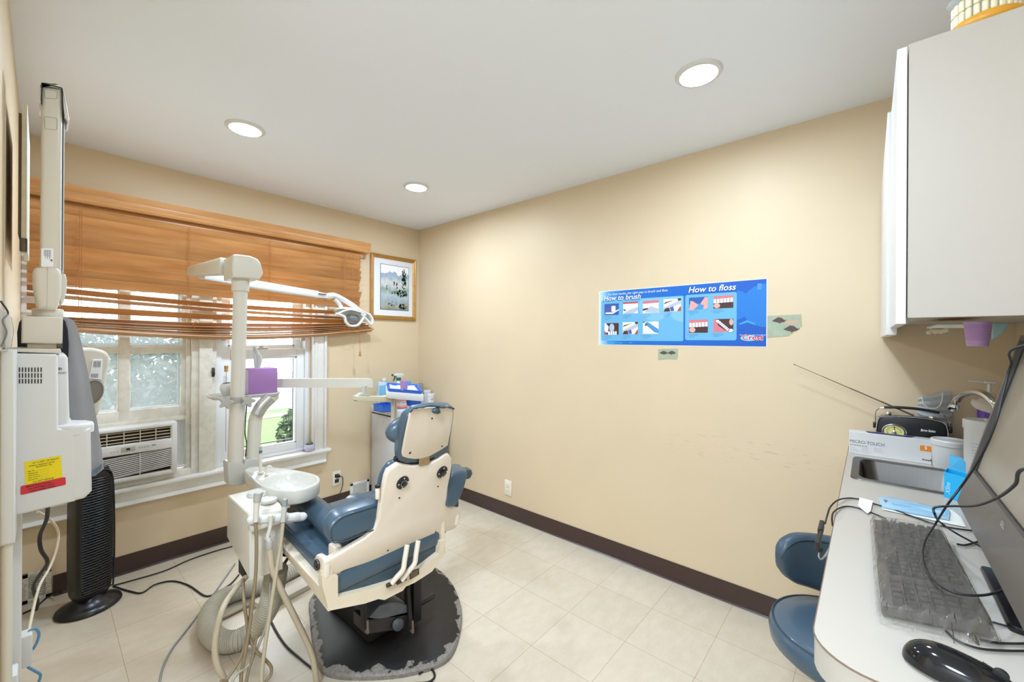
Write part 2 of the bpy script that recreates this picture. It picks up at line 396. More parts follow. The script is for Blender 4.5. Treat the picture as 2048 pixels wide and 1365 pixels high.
def text_bm(body, o, right, up, size, align='LEFT', shear=0, depth=.0004, bold=0, sx=1.0):
    cu = bpy.data.curves.new('t', 'FONT'); cu.body = body; cu.size = 1; cu.align_x = align; cu.shear = shear; cu.offset = bold
    cu.resolution_u = 3
    ob = bpy.data.objects.new('t', cu); COL.objects.link(ob)
    dg = bpy.context.evaluated_depsgraph_get(); dg.update()
    me = bpy.data.meshes.new_from_object(ob.evaluated_get(dg))
    t = bmesh.new(); t.from_mesh(me)
    bpy.data.objects.remove(ob); bpy.data.curves.remove(cu); bpy.data.meshes.remove(me)
    R = V(right).normalized(); U = V(up).normalized(); U = (U-R*U.dot(R)).normalized(); N = R.cross(U)
    M = Matrix(((R.x*size*sx, U.x*size, N.x, o[0]), (R.y*size*sx, U.y*size, N.y, o[1]), (R.z*size*sx, U.z*size, N.z, o[2]), (0, 0, 0, 1)))
    t.transform(M); return t
def quad(bm, pts, off=None):
    f = [bm.verts.new(V(p)+(V(off) if off else V((0, 0, 0)))) for p in pts]; bm.faces.new(f); return bm

# ================================================================== the room
XR, YB, YN, XL, ZC = 2.39, 3.28, -.41, -.07, 2.43
struct('floor', box(B(), (-1.35, -1.5, -.08), (XR+.2, YB+.2, 0)), M_FLOOR, 'cream vinyl tile floor', 0)
struct('ceiling', box(B(), (-1.35, -1.5, ZC), (XR+.2, YB+.2, ZC+.12)), M_CEIL, 'plain white ceiling', 0)
struct('wall_right', box(B(), (XR, -1.5, 0), (XR+.15, YB+.2, ZC)), M_WALL, 'long cream wall with the brushing poster', 0)
# window opening: X .0..1.385, Z .505..2.09
WX0, WX1, WZ0, WZ1 = -.0, 1.385, .505, 2.09
bm = B(); box(bm, (XL-.1, YB, 0), (WX0, YB+.2, ZC)); box(bm, (WX1, YB, 0), (XR, YB+.2, ZC)); box(bm, (WX0, YB, 0), (WX1, YB+.2, WZ0)); box(bm, (WX0, YB, WZ1), (WX1, YB+.2, ZC))
struct('wall_back', bm, M_WALL, 'cream wall with the windows', 0)
struct('wall_left', box(B(), (XL-.12, 1.12, 0), (XL, YB, ZC)), M_WALL, 'narrow view of the cream wall carrying the x-ray unit', 0)
struct('wall_front', box(B(), (XL, YN-.12, 0), (XR, YN, ZC)), M_WALL, 'cream wall behind the counter', 0)
struct('wall_passage', box(B(), (-1.35, -1.4, 0), (-1.25, 1.5, ZC)), M_HALL, 'plain wall across the passage', 0)
struct('wall_passage_end', box(B(), (-1.35, 1.5, 0), (XL-.12, 1.6, ZC)), M_HALL, 'plain wall closing the passage', 0)
struct('wall_rear', box(B(), (-1.35, -1.5, 0), (XR, -1.4, ZC)), M_HALL, 'plain wall behind the passage', 0)
struct('baseboard_right', prism(B(), [(XR-.016, YN, 0), (XR-.008, YN, .006), (XR-.005, YN, .105), (XR, YN, .105), (XR, YN, 0)], (0, YB-YN, 0)), M_BASE, 'dark brown baseboard along the right wall', 20)
bm = B()
for a, b in ((.045, 1.70), (1.878, XR-.006)): prism(bm, [(a, YB-.016, 0), (a, YB-.008, .006), (a, YB-.005, .105), (a, YB, .105), (a, YB, 0)], (b-a, 0, 0))
struct('baseboard_back', bm, M_BASE, 'dark brown baseboard under the windows', 20)
# quarter bead of light caulk under the baseboards
bm = B(); box(bm, (.05, YB-.024, 0), (1.70, YB-.016, .004), .001, 1); struct('trim_1', bm, M_BASE, 'thin bead along the foot of the back baseboard')
# window casing, sill
bm = B()
box(bm, (WX1, YB-.03, .5), (1.489, YB, 2.14), .004)                 # right casing
box(bm, (WX1+.012, YB-.038, .5), (WX1+.03, YB-.028, 2.12), .004); box(bm, (1.468, YB-.042, .5), (1.489, YB-.028, 2.14), .006)
box(bm, (-.07, YB-.03, .5), (WX0, YB, 2.14), .004)
box(bm, (-.07, YB-.03, 2.09), (1.489, YB, 2.17), .004)
struct('trim_2', bm, M_TRIM, 'white casing around the windows')
bm = B()
box(bm, (-.07, YB-.06, .482), (1.52, YB+.08, .508), .008, 3)           # stool
box(bm, (-.07, YB-.03, .40), (1.495, YB, .482), .004)                 # apron
prism(bm, [(-.07, YB-.045, .482), (-.07, YB-.03, .455), (-.07, YB, .455), (-.07, YB, .482)], (1.565, 0, 0))
prism(bm, [(-.07, YB-.038, .425), (-.07, YB-.045, .405), (-.07, YB, .385), (-.07, YB, .425)], (1.555, 0, 0))
struct('trim_3', bm, M_TRIM, 'long white window sill and apron')
# central mullion between the two windows
bm = B(); box(bm, (.632, YB-.012, .508), (.765, YB+.16, 2.09), .004)
box(bm, (.668, YB-.028, .508), (.74, YB-.01, 2.09), .004)
struct('trim_4', bm, M_OLDTRIM, 'old white post between the two windows')

# window_1: old wooden sash with six panes, air conditioner below
w1 = thing('window_1', 'old six-pane wooden window above the air conditioner', 'window', (.31, YB+.05, .88))
w1['kind'] = 'structure'
bm = B(); ys0, ys1 = YB+.035, YB+.075
for x0, x1 in ((.0, .035), (.298, .345), (.592, .632)): box(bm, (x0, ys0, .878), (x1, ys1, 2.09), .005)
for z0, z1 in ((.872, .945), (1.285, 1.325), (1.66, 1.70), (2.03, 2.09)): box(bm, (.001, ys0+.0015, z0), (.631, ys1-.0015, z1), .005)
obj('sash', bm, M_OLDTRIM, w1)
bm = B(); box(bm, (.0, ys0-.012, .858), (.632, ys1+.02, .882), .003); box(bm, (.61, ys0-.02, .508), (.632, ys1, 2.09), .003)
obj('jamb', bm, M_OLDTRIM, w1)
for x0, x1 in ((.035, .298), (.345, .592)):
    for z0, z1 in ((.945, 1.285), (1.325, 1.66), (1.70, 2.03)):
        obj('pane', box(B(), (x0, ys0+.02, z0), (x1, ys0+.024, z1)), M_FROST, w1, 0)
        bm = B(); q = random.Random(int(x0*1000+z0*77))
        for (a0, b0, a1, b1) in ((x0, z0, x1, z0), (x1, z0, x1, z1), (x0, z1, x1, z1), (x0, z0, x0, z1)):   # crumbling putty line
            L = 14; pts = []
            for k in range(L+1):
                u = k/L; j = q.uniform(.002, .007)
                pts.append((a0+(a1-a0)*u, ys0+.014, b0+(b1-b0)*u))
            tube(bm, pts, .005, 5, 0, rf=lambda i, n, q=q: q.uniform(.003, .0075))
        obj('putty', bm, M_OLDTRIM, w1, 30)
# storm frame beyond, dark aluminium
bm = B(); yo = YB+.13
for x0, x1 in ((.03, .045), (.585, .60)): box(bm, (x0, yo, .93), (x1, yo+.012, 2.05))
for z0, z1 in ((.93, .945), (1.30, 1.345), (2.03, 2.05)): box(bm, (.03, yo, z0), (.60, yo+.012, z1))
obj('storm_frame', bm, mat('dull_aluminium', '#6E7478', .5, .3), w1)
# window_2: white vinyl double hung
w2 = thing('window_2', 'white double-hung window looking out on the lawn', 'window', (1.07, YB+.06, .51)); w2['kind'] = 'structure'
bm = B()
for x0, x1 in ((.765, .80), (1.345, 1.385)): box(bm, (x0, YB+.02, .508), (x1, YB+.16, 2.09), .004)
box(bm, (.767, YB+.022, .509), (1.383, YB+.158, .53), .004); box(bm, (.767, YB+.022, 2.06), (1.383, YB+.158, 2.089), .004)
obj('window_frame', bm, M_VINYL, w2)
def sash(x0, x1, z0, z1, y0, st, rb, rt, nm):
    bm = B(); d = .035
    box(bm, (x0, y0, z0), (x0+st, y0+d, z1), .004); box(bm, (x1-st, y0, z0), (x1, y0+d, z1), .004)
    box(bm, (x0+st, y0, z0), (x1-st, y0+d, z0+rb), .004); box(bm, (x0+st, y0, z1-rt), (x1-st, y0+d, z1), .004)
    s = obj(nm, bm, M_VINYL, w2)
    bm = B(); g = .012
    for a, b in (((x0+st, y0+.006, z0+rb), (x0+st+g, y0+d, z1-rt)), ((x1-st-g, y0+.006, z0+rb), (x1-st, y0+d, z1-rt)), ((x0+st, y0+.006, z0+rb), (x1-st, y0+d, z0+rb+g)), ((x0+st, y0+.006, z1-rt-g), (x1-st, y0+d, z1-rt))): box(bm, a, b, .002)
    obj('glazing_bead', bm, M_VINYL, s)
    obj('pane', box(B(), (x0+st+.004, y0+.02, z0+rb+.004), (x1-st-.004, y0+.024, z1-rt-.004)), M_GLASS, s, 0)
    return s
lo_s = sash(.80, 1.345, .53, 1.30, YB+.035, .055, .05, .06, 'lower_sash')
up_s = sash(.80, 1.345, 1.27, 2.06, YB+.085, .055, .05, .05, 'upper_sash')
bm = B(); box(bm, (1.02, YB+.03, 1.30), (1.09, YB+.075, 1.312), .004); box(bm, (1.03, YB+.04, 1.312), (1.06, YB+.06, 1.325), .003)
obj('sash_lock', bm, M_LTGREY, w2)
bm = B()
for x in (.815, 1.33): box(bm, (x-.012, YB+.03, 1.36), (x+.012, YB+.05, 1.41), .003)
obj('latch', bm, M_LTGREY, w2)
bm = B(); yo = YB+.15
for x0, x1 in ((.83, .837), (1.305, 1.312)): box(bm, (x0, yo, .56), (x1, yo+.008, 1.95))
for z in (.585, 1.245): box(bm, (.83, yo, z), (1.312, yo+.008, z+.008))
obj('screen_frame', bm, M_BLACK, w2)

# ================================================================== outdoors
GZ = -.6
struct('ground_lawn', box(B(), (-14, YB+.25, GZ-.1), (26, 26, GZ)), M_LAWN, 'green lawn outside the window', 0)
def strip(name, p, wd, m, lab, z):
    a, b = V(p[0]), V(p[1]); d = (b-a).normalized(); n = V((-d.y, d.x, 0))*wd/2
    return struct(name, prism(B(), [a-n+V((0,0,z)), b-n+V((0,0,z)), b+n+V((0,0,z)), a+n+V((0,0,z))], (0, 0, .012)), m, lab, 0)
strip('path_garden', ((1.0, 8.3, 0), (9.0, 6.4, 0)), .85, M_PAVE, 'pale garden path across the lawn', GZ)
strip('path_sidewalk', ((-14, 11.6, 0), (24, 11.2, 0)), .5, M_PAVE, 'pale sidewalk along the street', GZ)
strip('road_street', ((-14, 19.0, 0), (24, 18.6, 0)), 13.0, M_ROAD, 'pale grey street beyond the lawn', GZ-.005)
def foliage(bm, c, rad, n, s, rnd):
    for i in range(n):
        while True:
            d = V((rnd.uniform(-1, 1), rnd.uniform(-1, 1), rnd.uniform(-1, 1)))
            if .25 < d.length < 1: break
        p = V(c)+V((d.x*rad[0], d.y*rad[1], d.z*rad[2])); q = Matrix.Rotation(rnd.uniform(0, 6.3), 3, V((rnd.uniform(-1,1), rnd.uniform(-1,1), rnd.uniform(-1,1))).normalized())
        e = s*rnd.uniform(.6, 1.3)
        a, b_ = q @ V((e, 0, 0)), q @ V((0, e*.55, 0))
        k = q @ V((0, 0, e*.12))
        f = [bm.verts.new(x) for x in (p-a, p-b_+k, p+a, p+b_+k)]; bm.faces.new(f)
    return bm
def shrub(nm, lab, cat, c, rad, n, s, h, seed, m=None, group=None):
    t = thing(nm, lab, cat, (c[0], c[1], GZ), group)
    fb = foliage(B(), c, rad, n, s, random.Random(seed))
    obj('foliage', fb, m or M_BUSH, t, 0)
    bm = B(); rr = random.Random(seed+5)
    for k in range(5): tube(bm, [(c[0]+rr.uniform(-.05,.05), c[1]+rr.uniform(-.05,.05), GZ), (c[0]+rr.uniform(-.6,.6)*rad[0], c[1]+rr.uniform(-.6,.6)*rad[1], c[2]+rr.uniform(0, .5)*rad[2])], h, 6, 0)
    obj('stem', bm, mat('bark', '#6A5A48', .9), t)
    return t
shrub('shrub', 'dark green shrub growing beside the garden path on the lawn', 'shrub', (2.10, 5.5, .02), (.20, .22, .48), 1500, .035, .012, 2)
shrub('tree', 'leafy green tree seen through the dusty left panes', 'tree', (.75, 8.4, .75), (1.25, .9, .8), 6500, .055, .06, 5, mat('pale_tree_leaf', '#4F5A53', .8, var=.3, vscale=3))
# ================================================================== recessed lights
def can(x, y, lab):
    t = thing('recessed_light', lab, 'ceiling light', (x, y, ZC), 'round recessed ceiling lights')
    bm = B(); lathe(bm, [(.064, -.002), (.069, -.0105), (.080, -.0095), (.086, -.003), (.087, 0), (.064, 0)], (x, y, ZC), (0, 0, 1), 40)
    obj('trim_ring', bm, M_WHITE, t)
    bm = B(); lathe(bm, [(0, -.005), (.05, -.005), (.064, -.002), (.064, 0), (0, 0)], (x, y, ZC), (0, 0, 1), 32)
    obj('lens', bm, M_LENS, t)
    return t
c0 = can(*LAMPS[0], 'lit round ceiling light above the wooden blind on the left')
dup(c0, (LAMPS[1][0], LAMPS[1][1], ZC), 'lit round ceiling light nearest the far corner of the room')
dup(c0, (LAMPS[2][0], LAMPS[2][1], ZC), 'large lit round ceiling light nearest the upper cabinet')

# ================================================================== wooden blind
bl = thing('window_blind', 'brown wooden slat blind half raised with sagging lower slats', 'window blind', (.88, YB-.06, 1.40))
bm = B(); x0, x1 = XL+.01, 1.822
prof = [(YB-.10, 2.100), (YB-.106, 2.112), (YB-.10, 2.122), (YB-.104, 2.132), (YB-.104, 2.148), (YB-.112, 2.162), (YB-.116, 2.182), (YB-.02, 2.182), (YB-.02, 2.100)]
prism(bm, [(x0, y, z) for y, z in prof], (x1-x0, 0, 0)); obj('valance', bm, M_WOOD, bl, 25)
obj('head_rail', box(B(), (x0, YB-.06, 2.06), (1.78, YB-.03, 2.10), .004), M_WOOD, bl)
def slat(bm, zf, x0, x1, y, tilt, wd=.05, th=.0028, n=26):
    """curved strip; zf(u) gives the height along it"""
    ct, st = math.cos(tilt), math.sin(tilt); rows = []
    for i in range(n+1):
        u = i/n; x = x0+(x1-x0)*u; z = zf(u); r = []
        for k in (-1, 0, 1):
            for s in ((-1, 1) if True else ()):
                c = .0025*(1-k*k)
                r.append(bm.verts.new((x, y+k*wd/2*ct-(c+s*th/2)*st, z+k*wd/2*st+(c+s*th/2)*ct)))
        rows.append(r)
    loop = (0, 2, 4, 5, 3, 1)
    for a, b in zip(rows, rows[1:]):
        for i in range(6): bm.faces.new((a[loop[i]], a[loop[(i+1) % 6]], b[loop[(i+1) % 6]], b[loop[i]]))
    bm.faces.new([rows[0][i] for i in loop]); bm.faces.new([rows[-1][i] for i in loop[::-1]])
YS = YB-.065
bm = B(); rr = random.Random(3); zs = 2.05
for k in range(10):
    sag = .006*k/10; e = rr.uniform(-.012, .012); z0 = zs-.041*k
    slat(bm, lambda u, z0=z0, sag=sag: z0-sag*math.sin(math.pi*u)-.02*u*(k/10), XL+.02, 1.752+e, YS, math.radians(-60))
obj('closed_slats', bm, M_WOOD, bl, 30)
loose = [  # (left z, mid sag, right z, x end, tilt)
    (1.632, .020, 1.59, 1.75, -30), (1.598, .012, 1.545, 1.77, -18), (1.535, .012, 1.520, 1.76, -38),
    (1.478, .022, 1.500, 1.80, -25), (1.468, .034, 1.488, 1.83, -18), (1.458, .040, 1.478, 1.845, -12), (1.448, .046, 1.468, 1.86, -12), (1.440, .052, 1.460, 1.872, -10)]
for i, (za, sg, zb, xe, tl) in enumerate(loose):
    bm = B(); slat(bm, lambda u: za+(zb-za)*u-sg*math.sin(math.pi*min(1, u*1.05)), XL+.02, xe, YS+.004*(i % 2), math.radians(tl)); obj('slat', bm, M_WOOD, bl, 30)
bm = B(); slat(bm, lambda u: 1.432+.02*u-.06*math.sin(math.pi*u), XL+.02, 1.865, YS, math.radians(-20), .052, .008); obj('bottom_rail', bm, M_WOOD, bl, 30)
M_CORD = mat('brown_cord', '#B06A38', .8)
for x in (.135, .60, 1.05, 1.60):
    bm = B()
    for dx in (-.004, .004): tube(bm, [(x+dx, YS-.032, 2.06), (x+dx, YS-.033, 1.75), (x+dx*1.4, YS-.034, 1.50)], .0013, 5, 4)
    q = random.Random(int(x*99)); tube(bm, [(x+q.uniform(-.03, .04), YS-.036-.003*(k % 2), 1.50-.012*k+q.uniform(-.008, .008)) for k in range(7)], .0014, 5, 5)
    obj('ladder_cord', bm, M_CORD, bl)
bm = B(); x = P(718, 600, Y=YS-.04).x
tube(bm, [(x, YS-.038, 2.07), (x+.005, YS-.04, 1.6), (x+.012, YS-.04, 1.275)], .0015, 5, 5)
obj('pull_cord', bm, M_CORD, bl); bm = B()
tube(bm, [(x-.05, YS-.038, 2.07), (x-.052, YS-.04, 1.6), (x-.04, YS-.04, 1.47), (x-.09, YS-.042, 1.44), (x-.03, YS-.042, 1.42), (x+.03, YS-.042, 1.47)], .0015, 5, 5)
obj('pull_cord', bm, M_CORD, bl); bm = B()
tube(bm, [(.135, YS-.036, 1.80), (.12, YS-.038, 1.62), (.16, YS-.04, 1.545), (.235, YS-.04, 1.52), (.21, YS-.04, 1.475), (.14, YS-.038, 1.47)], .0014, 5, 6)
obj('pull_cord', bm, M_CORD, bl)
tz = P(718, 710, Y=YS-.04)
for c in (tz,):
    bm = B(); lathe(bm, [(0, .024), (.004, .022), (.0085, .012), (.0075, 0), (.0105, -.012), (.0105, -.018), (.009, -.022), (0, -.022)], (x+.012, c.y, c.z+.008), (0, 0, 1), 14)
    obj('cord_tassel', bm, M_WOODLT, bl)
# second cord with its tassel hung in front of the lower sash
q = P(452.5, 738, Y=YB-.03); t = thing('cord_tassel', 'brown wooden cord tassel hung in front of the lower sash', 'tassel', (q.x, q.y, .62))
bm = B(); lathe(bm, [(0, .02), (.012, .02), (.012, .004), (.009, 0), (.012, -.006), (.011, -.02), (0, -.02)], q, (0, 0, 1), 12); obj('tassel', bm, M_WOODLT, t)
bm = B(); tube(bm, [q+V((0, 0, -.01)), (q.x, q.y, 1.0), (q.x, q.y, .62)], .0016, 5, 3); obj('cord', bm, M_GCABLE, t)

# ================================================================== air conditioner
ac = thing('air_conditioner', 'white window air conditioner with slatted front under the old sash', 'air conditioner', (.33, YB-.02, .535))
YA = YB-.055; ax0, ax1, az0, az1 = .075, .553, .545, .862
obj('body', box(B(), (ax0, YA+.02, az0), (ax1, YB+.35, az1), .006), M_WHITE, ac)
bm = B()     # front bezel: rails around the discharge opening, the plain strip and the intake
gx0, gx1 = ax0+.028, ax1-.03; gz0, gz1 = .765, .838
box(bm, (ax0, YA-.012, az0+.002), (gx0, YA+.024, az1), .008, 3); box(bm, (gx1, YA-.012, az0+.002), (ax1, YA+.024, az1), .008, 3)
box(bm, (ax0+.001, YA-.0112, gz1), (ax1-.001, YA+.023, az1-.0006), .008, 3); box(bm, (ax0+.001, YA-.0112, .705), (ax1-.001, YA+.023, gz0), .006, 3)
box(bm, (ax0+.001, YA-.0112, az0+.0026), (ax1-.001, YA+.023, az0+.028), .008, 3)
obj('front_bezel', bm, M_WHITE, ac)
obj('cavity', box(B(), (gx0-.004, YA+.018, az0+.02), (gx1+.004, YA+.022, gz1+.004)), mat('dark_cavity', '#3A3028', .85), ac, 0)
bm = B()
for k in range(4): z = gz0+.010+k*.0185; box(bm, (gx0, YA-.002, z-.0012), (gx1, YA+.012, z+.0022), .001, 1)
for k in range(7): x = gx0+(gx1-gx0)*k/6; box(bm, (x-.0018, YA-.004, gz0), (x+.0018, YA+.010, gz1), .001, 1)
obj('vent_louvers', bm, mat('ivory_louver', '#DCD0B4', .5), ac)
bm = B(); xv = .20; zt = .702; zb = az0+.028; n = 12
for k in range(n):
    zc_ = zb+.004+(zt-zb-.008)*k/(n-1)
    th = .0027
    for (xa, xb, da, db) in ((gx0, xv, .0, -.012), (xv, gx1, -.012, .022)):
        pts = [(xa, YA-.006, zc_+da-th), (xb, YA-.006, zc_+db-th), (xb, YA-.006, zc_+db+th), (xa, YA-.006, zc_+da+th)]
        pts = [(p[0], p[1], min(max(p[2], zb-.001), zt+.004)) for p in pts]
        if abs(pts[2][2]-pts[1][2]) < .002 and abs(pts[3][2]-pts[0][2]) < .002: continue
        prism(bm, pts, (0, .02, 0))
for x in (xv, .382): box(bm, (x-.002, YA-.009, zb), (x+.002, YA+.012, zt))
obj('intake_grille', bm, M_WHITE, ac, 20)
px = P(245, 902, Y=YA-.013)
obj('control_panel', box(B(), (px.x-.005, YA-.0145, .722), (px.x+.055, YA-.011, .749), .002), M_KNOBGREY, ac)
bm = B(); box(bm, (px.x+.016, YA-.0155, .730), (px.x+.032, YA-.0140, .742)); obj('display', bm, M_BLACK, ac)
bm = B()
for k in range(4): box(bm, (px.x+.068+.013*k, YA-.0128, .733), (px.x+.075+.013*k, YA-.0118, .7345)); box(bm, (px.x+.066+.013*k, YA-.0128, .739), (px.x+.073+.013*k, YA-.0118, .7405))
for k in range(3): box(bm, (px.x-.05+.013*k, YA-.0128, .729), (px.x-.043+.013*k, YA-.0118, .7305))
box(bm, (px.x+.128, YA-.0128, .737), (px.x+.146, YA-.0118, .741)); obj('button_marks', bm, M_INK, ac, 0)
bm = B(); pts = []
for k in range(17): pts.append((.555+.054*k/16, YB+.035+(.006 if k % 2 else -.001)))
for (xa, ya), (xb, yb) in zip(pts, pts[1:]): prism(bm, [(xa, ya, .565), (xb, yb, .565), (xb, yb+.002, .565), (xa, ya+.002, .565)], (0, 0, .29))
obj('accordion_panel', bm, mat('accordion_vinyl', '#EFEDE8', .5), ac, 0)
obj('side_rail', box(B(), (.553, YB+.02, .555), (.612, YB+.06, .567), .002), M_OLDTRIM, ac)
obj('support_board', box(B(), (.0, YB-.02, .508), (.632, YB+.16, .545), .003), M_OLDTRIM, ac)
# succulent on the sill
q = P(619, 912, Y=YB-.03); t = thing('potted_succulent', 'tiny green succulent in a round lilac pot on the sill', 'plant', (q.x, YB-.025, .508))
bm = B(); lathe(bm, [(.0, 0), (.022, 0), (.034, .012), (.038, .03), (.034, .047), (.029, .054), (.026, .052), (.026, .044), (0, .044)], (q.x, YB-.025, .508), (0, 0, 1), 22); obj('pot', bm, M_PURPOT, t)
bm = B()
for cx, cy, sc_ in ((-.012, 0, 1), (.014, .004, 1.1), (.0, -.012, .8)):
    for k in range(14):
        a = k*2.4; r = .004+.0012*k; e = V((q.x+cx+math.cos(a)*r*sc_, YB-.025+cy+math.sin(a)*r*sc_, .508+.062-.0012*k))
        ball(bm, e, (.0065*sc_, .0045*sc_, .0055*sc_), 6, 5, Matrix.Rotation(a, 4, 'Z'))
obj('leaves', bm, M_LEAF, t)
# chain lock on the post
q = P(427, 745, Y=YB-.03); t = thing('window_latch', 'small tarnished latch on the white post beside the window', 'latch', (q.x, YB-.03, 1.2))
bm = B(); box(bm, (q.x-.010, YB-.032, q.z-.03), (q.x+.008, YB-.026, q.z+.03), .002); cyl(bm, (q.x, YB-.03, q.z-.01), (q.x, YB-.045, q.z-.01), .006); box(bm, (q.x-.012, YB-.045, q.z), (q.x+.004, YB-.03, q.z+.012), .002)
t.location.z = q.z-.03; obj('plate', bm, M_STEEL, t)

# ================================================================== things on the two far walls
# framed landscape
fx0, fx1, fz0, fz1 = 1.874, 2.345, 1.555, 2.13
t = thing('framed_picture', 'gold-framed landscape print hung in the far corner', 'picture', ((fx0+fx1)/2, YB-.012, fz0))
bm = B(); fw = .034
def frame_side(a, b, inn):  # profile swept along one side with mitred ends
    a, b, inn = V(a), V(b), V(inn).normalized(); d = (b-a).normalized()
    pr = [(0, 0), (0, .020), (.006, .024), (.014, .018), (.020, .021), (.028, .014), (fw, .010), (fw, 0)]
    r0 = [bm.verts.new(a+(inn+d)*u+V((0, -h, 0))) for u, h in pr]; r1 = [bm.verts.new(b+(inn-d)*u+V((0, -h, 0))) for u, h in pr]
    for i in range(len(pr)): bm.faces.new((r0[i], r0[(i+1) % len(pr)], r1[(i+1) % len(pr)], r1[i]))
y = YB-.001
frame_side((fx0, y, fz0), (fx1, y, fz0), (0, 0, 1)); frame_side((fx1, y, fz0), (fx1, y, fz1), (-1, 0, 0)); frame_side((fx1, y, fz1), (fx0, y, fz1), (0, 0, -1)); frame_side((fx0, y, fz1), (fx0, y, fz0), (1, 0, 0))
obj('frame', bm, M_GOLD, t, 30)
obj('mat_board', box(B(), (fx0+.03, YB-.009, fz0+.03), (fx1-.03, YB-.002, fz1-.03)), M_MAT, t, 0)
ix0, ix1, iz0, iz1 = 1.975, 2.265, 1.645, 2.045
obj('print_border', box(B(), (ix0-.004, YB-.0105, iz0-.004), (ix1+.004, YB-.0085, iz1+.004)), mat('dark_line', '#4B4740', .7), t, 0)
m = bpy.data.materials.new('landscape_print'); m.use_nodes = True; nt = m.node_tree; b = nt.nodes['Principled BSDF']; b.inputs['Roughness'].default_value = .5
tc = nt.nodes.new('ShaderNodeTexCoord'); sx = nt.nodes.new('ShaderNodeSeparateXYZ'); nt.links.new(tc.outputs['Generated'], sx.inputs[0])
n = nt.nodes.new('ShaderNodeTexNoise'); n.inputs['Scale'].default_value = 5.5; n.inputs['Detail'].default_value = 6; nt.links.new(tc.outputs['Generated'], n.inputs['Vector'])
ma = nt.nodes.new('ShaderNodeMath'); ma.operation = 'MULTIPLY_ADD'; ma.inputs[1].default_value = .34; nt.links.new(n.outputs['Fac'], ma.inputs[0]); nt.links.new(sx.outputs['Z'], ma.inputs[2])
r = nt.nodes.new('ShaderNodeValToRGB'); cr = r.color_ramp; cr.elements[0].position = .12; cr.elements[0].color = lin('#6D7F74'); cr.elements[1].position = 1.15
for ps, h in ((.26, '#A8A592'), (.36, '#9CB0BA'), (.5, '#B7C4C6'), (.60, '#8FA597'), (.68, '#C7CBCB'), (.80, '#D9D8D4'), (.90, '#A9BACB'), (.99, '#9FB3C7')):
    e = cr.elements.new(ps); e.color = lin(h)
nt.links.new(ma.outputs[0], r.inputs[0]); nt.links.new(r.outputs[0], b.inputs['Base Color'])
pm = m; bm = B(); box(bm, (ix0, YB-.0115, iz0), (ix1, YB-.0095, iz1)); q = random.Random(8)
def blob(cx, cz, rx, rz, n=5, s=.006):
    for k in range(n):
        a = q.uniform(0, 6.28); u = math.sqrt(q.random()); e = s*q.uniform(.6, 1.5)
        x = cx+math.cos(a)*u*rx; z = cz+math.sin(a)*u*rz; pts = [(x+e*math.cos(k2*1.05+a), YB-.0119, z+1.5*e*math.sin(k2*1.05+a)) for k2 in range(6)]
        if ix0+.005 < x < ix1-.008 and iz0+.005 < z < iz1-.008: quad(bm, pts)
blob(2.215, 1.93, .022, .10, 60); blob(2.14, 1.87, .006, .03, 12, .004); blob(2.11, 1.885, .004, .02, 8, .004); blob(2.035, 1.845, .004, .024, 9, .004); blob(2.19, 1.80, .06, .03, 50); blob(2.20, 1.68, .055, .022, 34); blob(2.1, 1.70, .05, .02, 14, .005); blob(2.13, 1.80, .05, .012, 22, .004)
for f in list(bm.faces)[6:]: f.material_index = 1
po_ = obj('print', bm, pm, t, 0); po_.data.materials.append(mat('print_green', '#5F7A72', .6))

def outlet(nm, lab, o, rgt, nrm, m, dark=False):
    o, rgt, nrm = V(o), V(rgt), V(nrm); up = V((0, 0, 1)); t = thing(nm, lab, 'outlet', o-up*.06)
    def bx(bm, r0, r1, u0, u1, n0, n1, bv): 
        M = Matrix(((rgt.x, up.x, nrm.x, o.x), (rgt.y, up.y, nrm.y, o.y), (rgt.z, up.z, nrm.z, o.z), (0, 0, 0, 1)))
        box(bm, (r0, u0, n0), (r1, u1, n1), bv, 2, M); return bm
    obj('cover_plate', bx(B(), -.036, .036, -.058, .058, 0, .006, .002), m, t)
    for u in (.021, -.021):
        r = obj('receptacle', bx(B(), -.017, .017, u-.014, u+.014, .004, .008, .002), M_BLACK if dark else m, t)
        bm = B()
        for x in (-.007, .007): bx(bm, x-.001, x+.001, u-.003, u+.006, .0078, .0084, 0)
        obj('slots', bm, M_INK, r)
    obj('screw', cyl(B(), o+nrm*.005, o+nrm*.0075, .003, seg=10), M_STEEL, t)
    return t
outlet('wall_outlet', 'ivory double outlet low on the right wall', P(1017, 976, X=XR)+V((0, 0, 0)), (0, -1, 0), (-1, 0, 0), M_SOCKET)
qo = P(673, 957, Y=YB)
outlet('wall_outlet', 'ivory outlet with black sockets and a plugged cord below the window', (qo.x, YB, qo.z), (1, 0, 0), (0, -1, 0), M_SOCKET, True)
t = thing('power_cord', 'thin black power cord plugged in the outlet below the window', 'cord', (qo.x, YB-.03, 0))
bm = B(); box(bm, (qo.x-.013, YB-.036, qo.z+.010), (qo.x+.016, YB-.008, qo.z+.032), .006); obj('plug', bm, M_BLACK, t)
bm = B(); tube(bm, [(qo.x+.012, YB-.032, qo.z+.02), (qo.x+.035, YB-.035, qo.z+.0), (qo.x+.03, YB-.03, .15), (qo.x-.02, YB-.028, .06), (qo.x-.09, YB-.03, .006), (qo.x-.2, YB-.05, .005)], .0035, 8, 8); obj('cord', bm, M_CABLE, t)
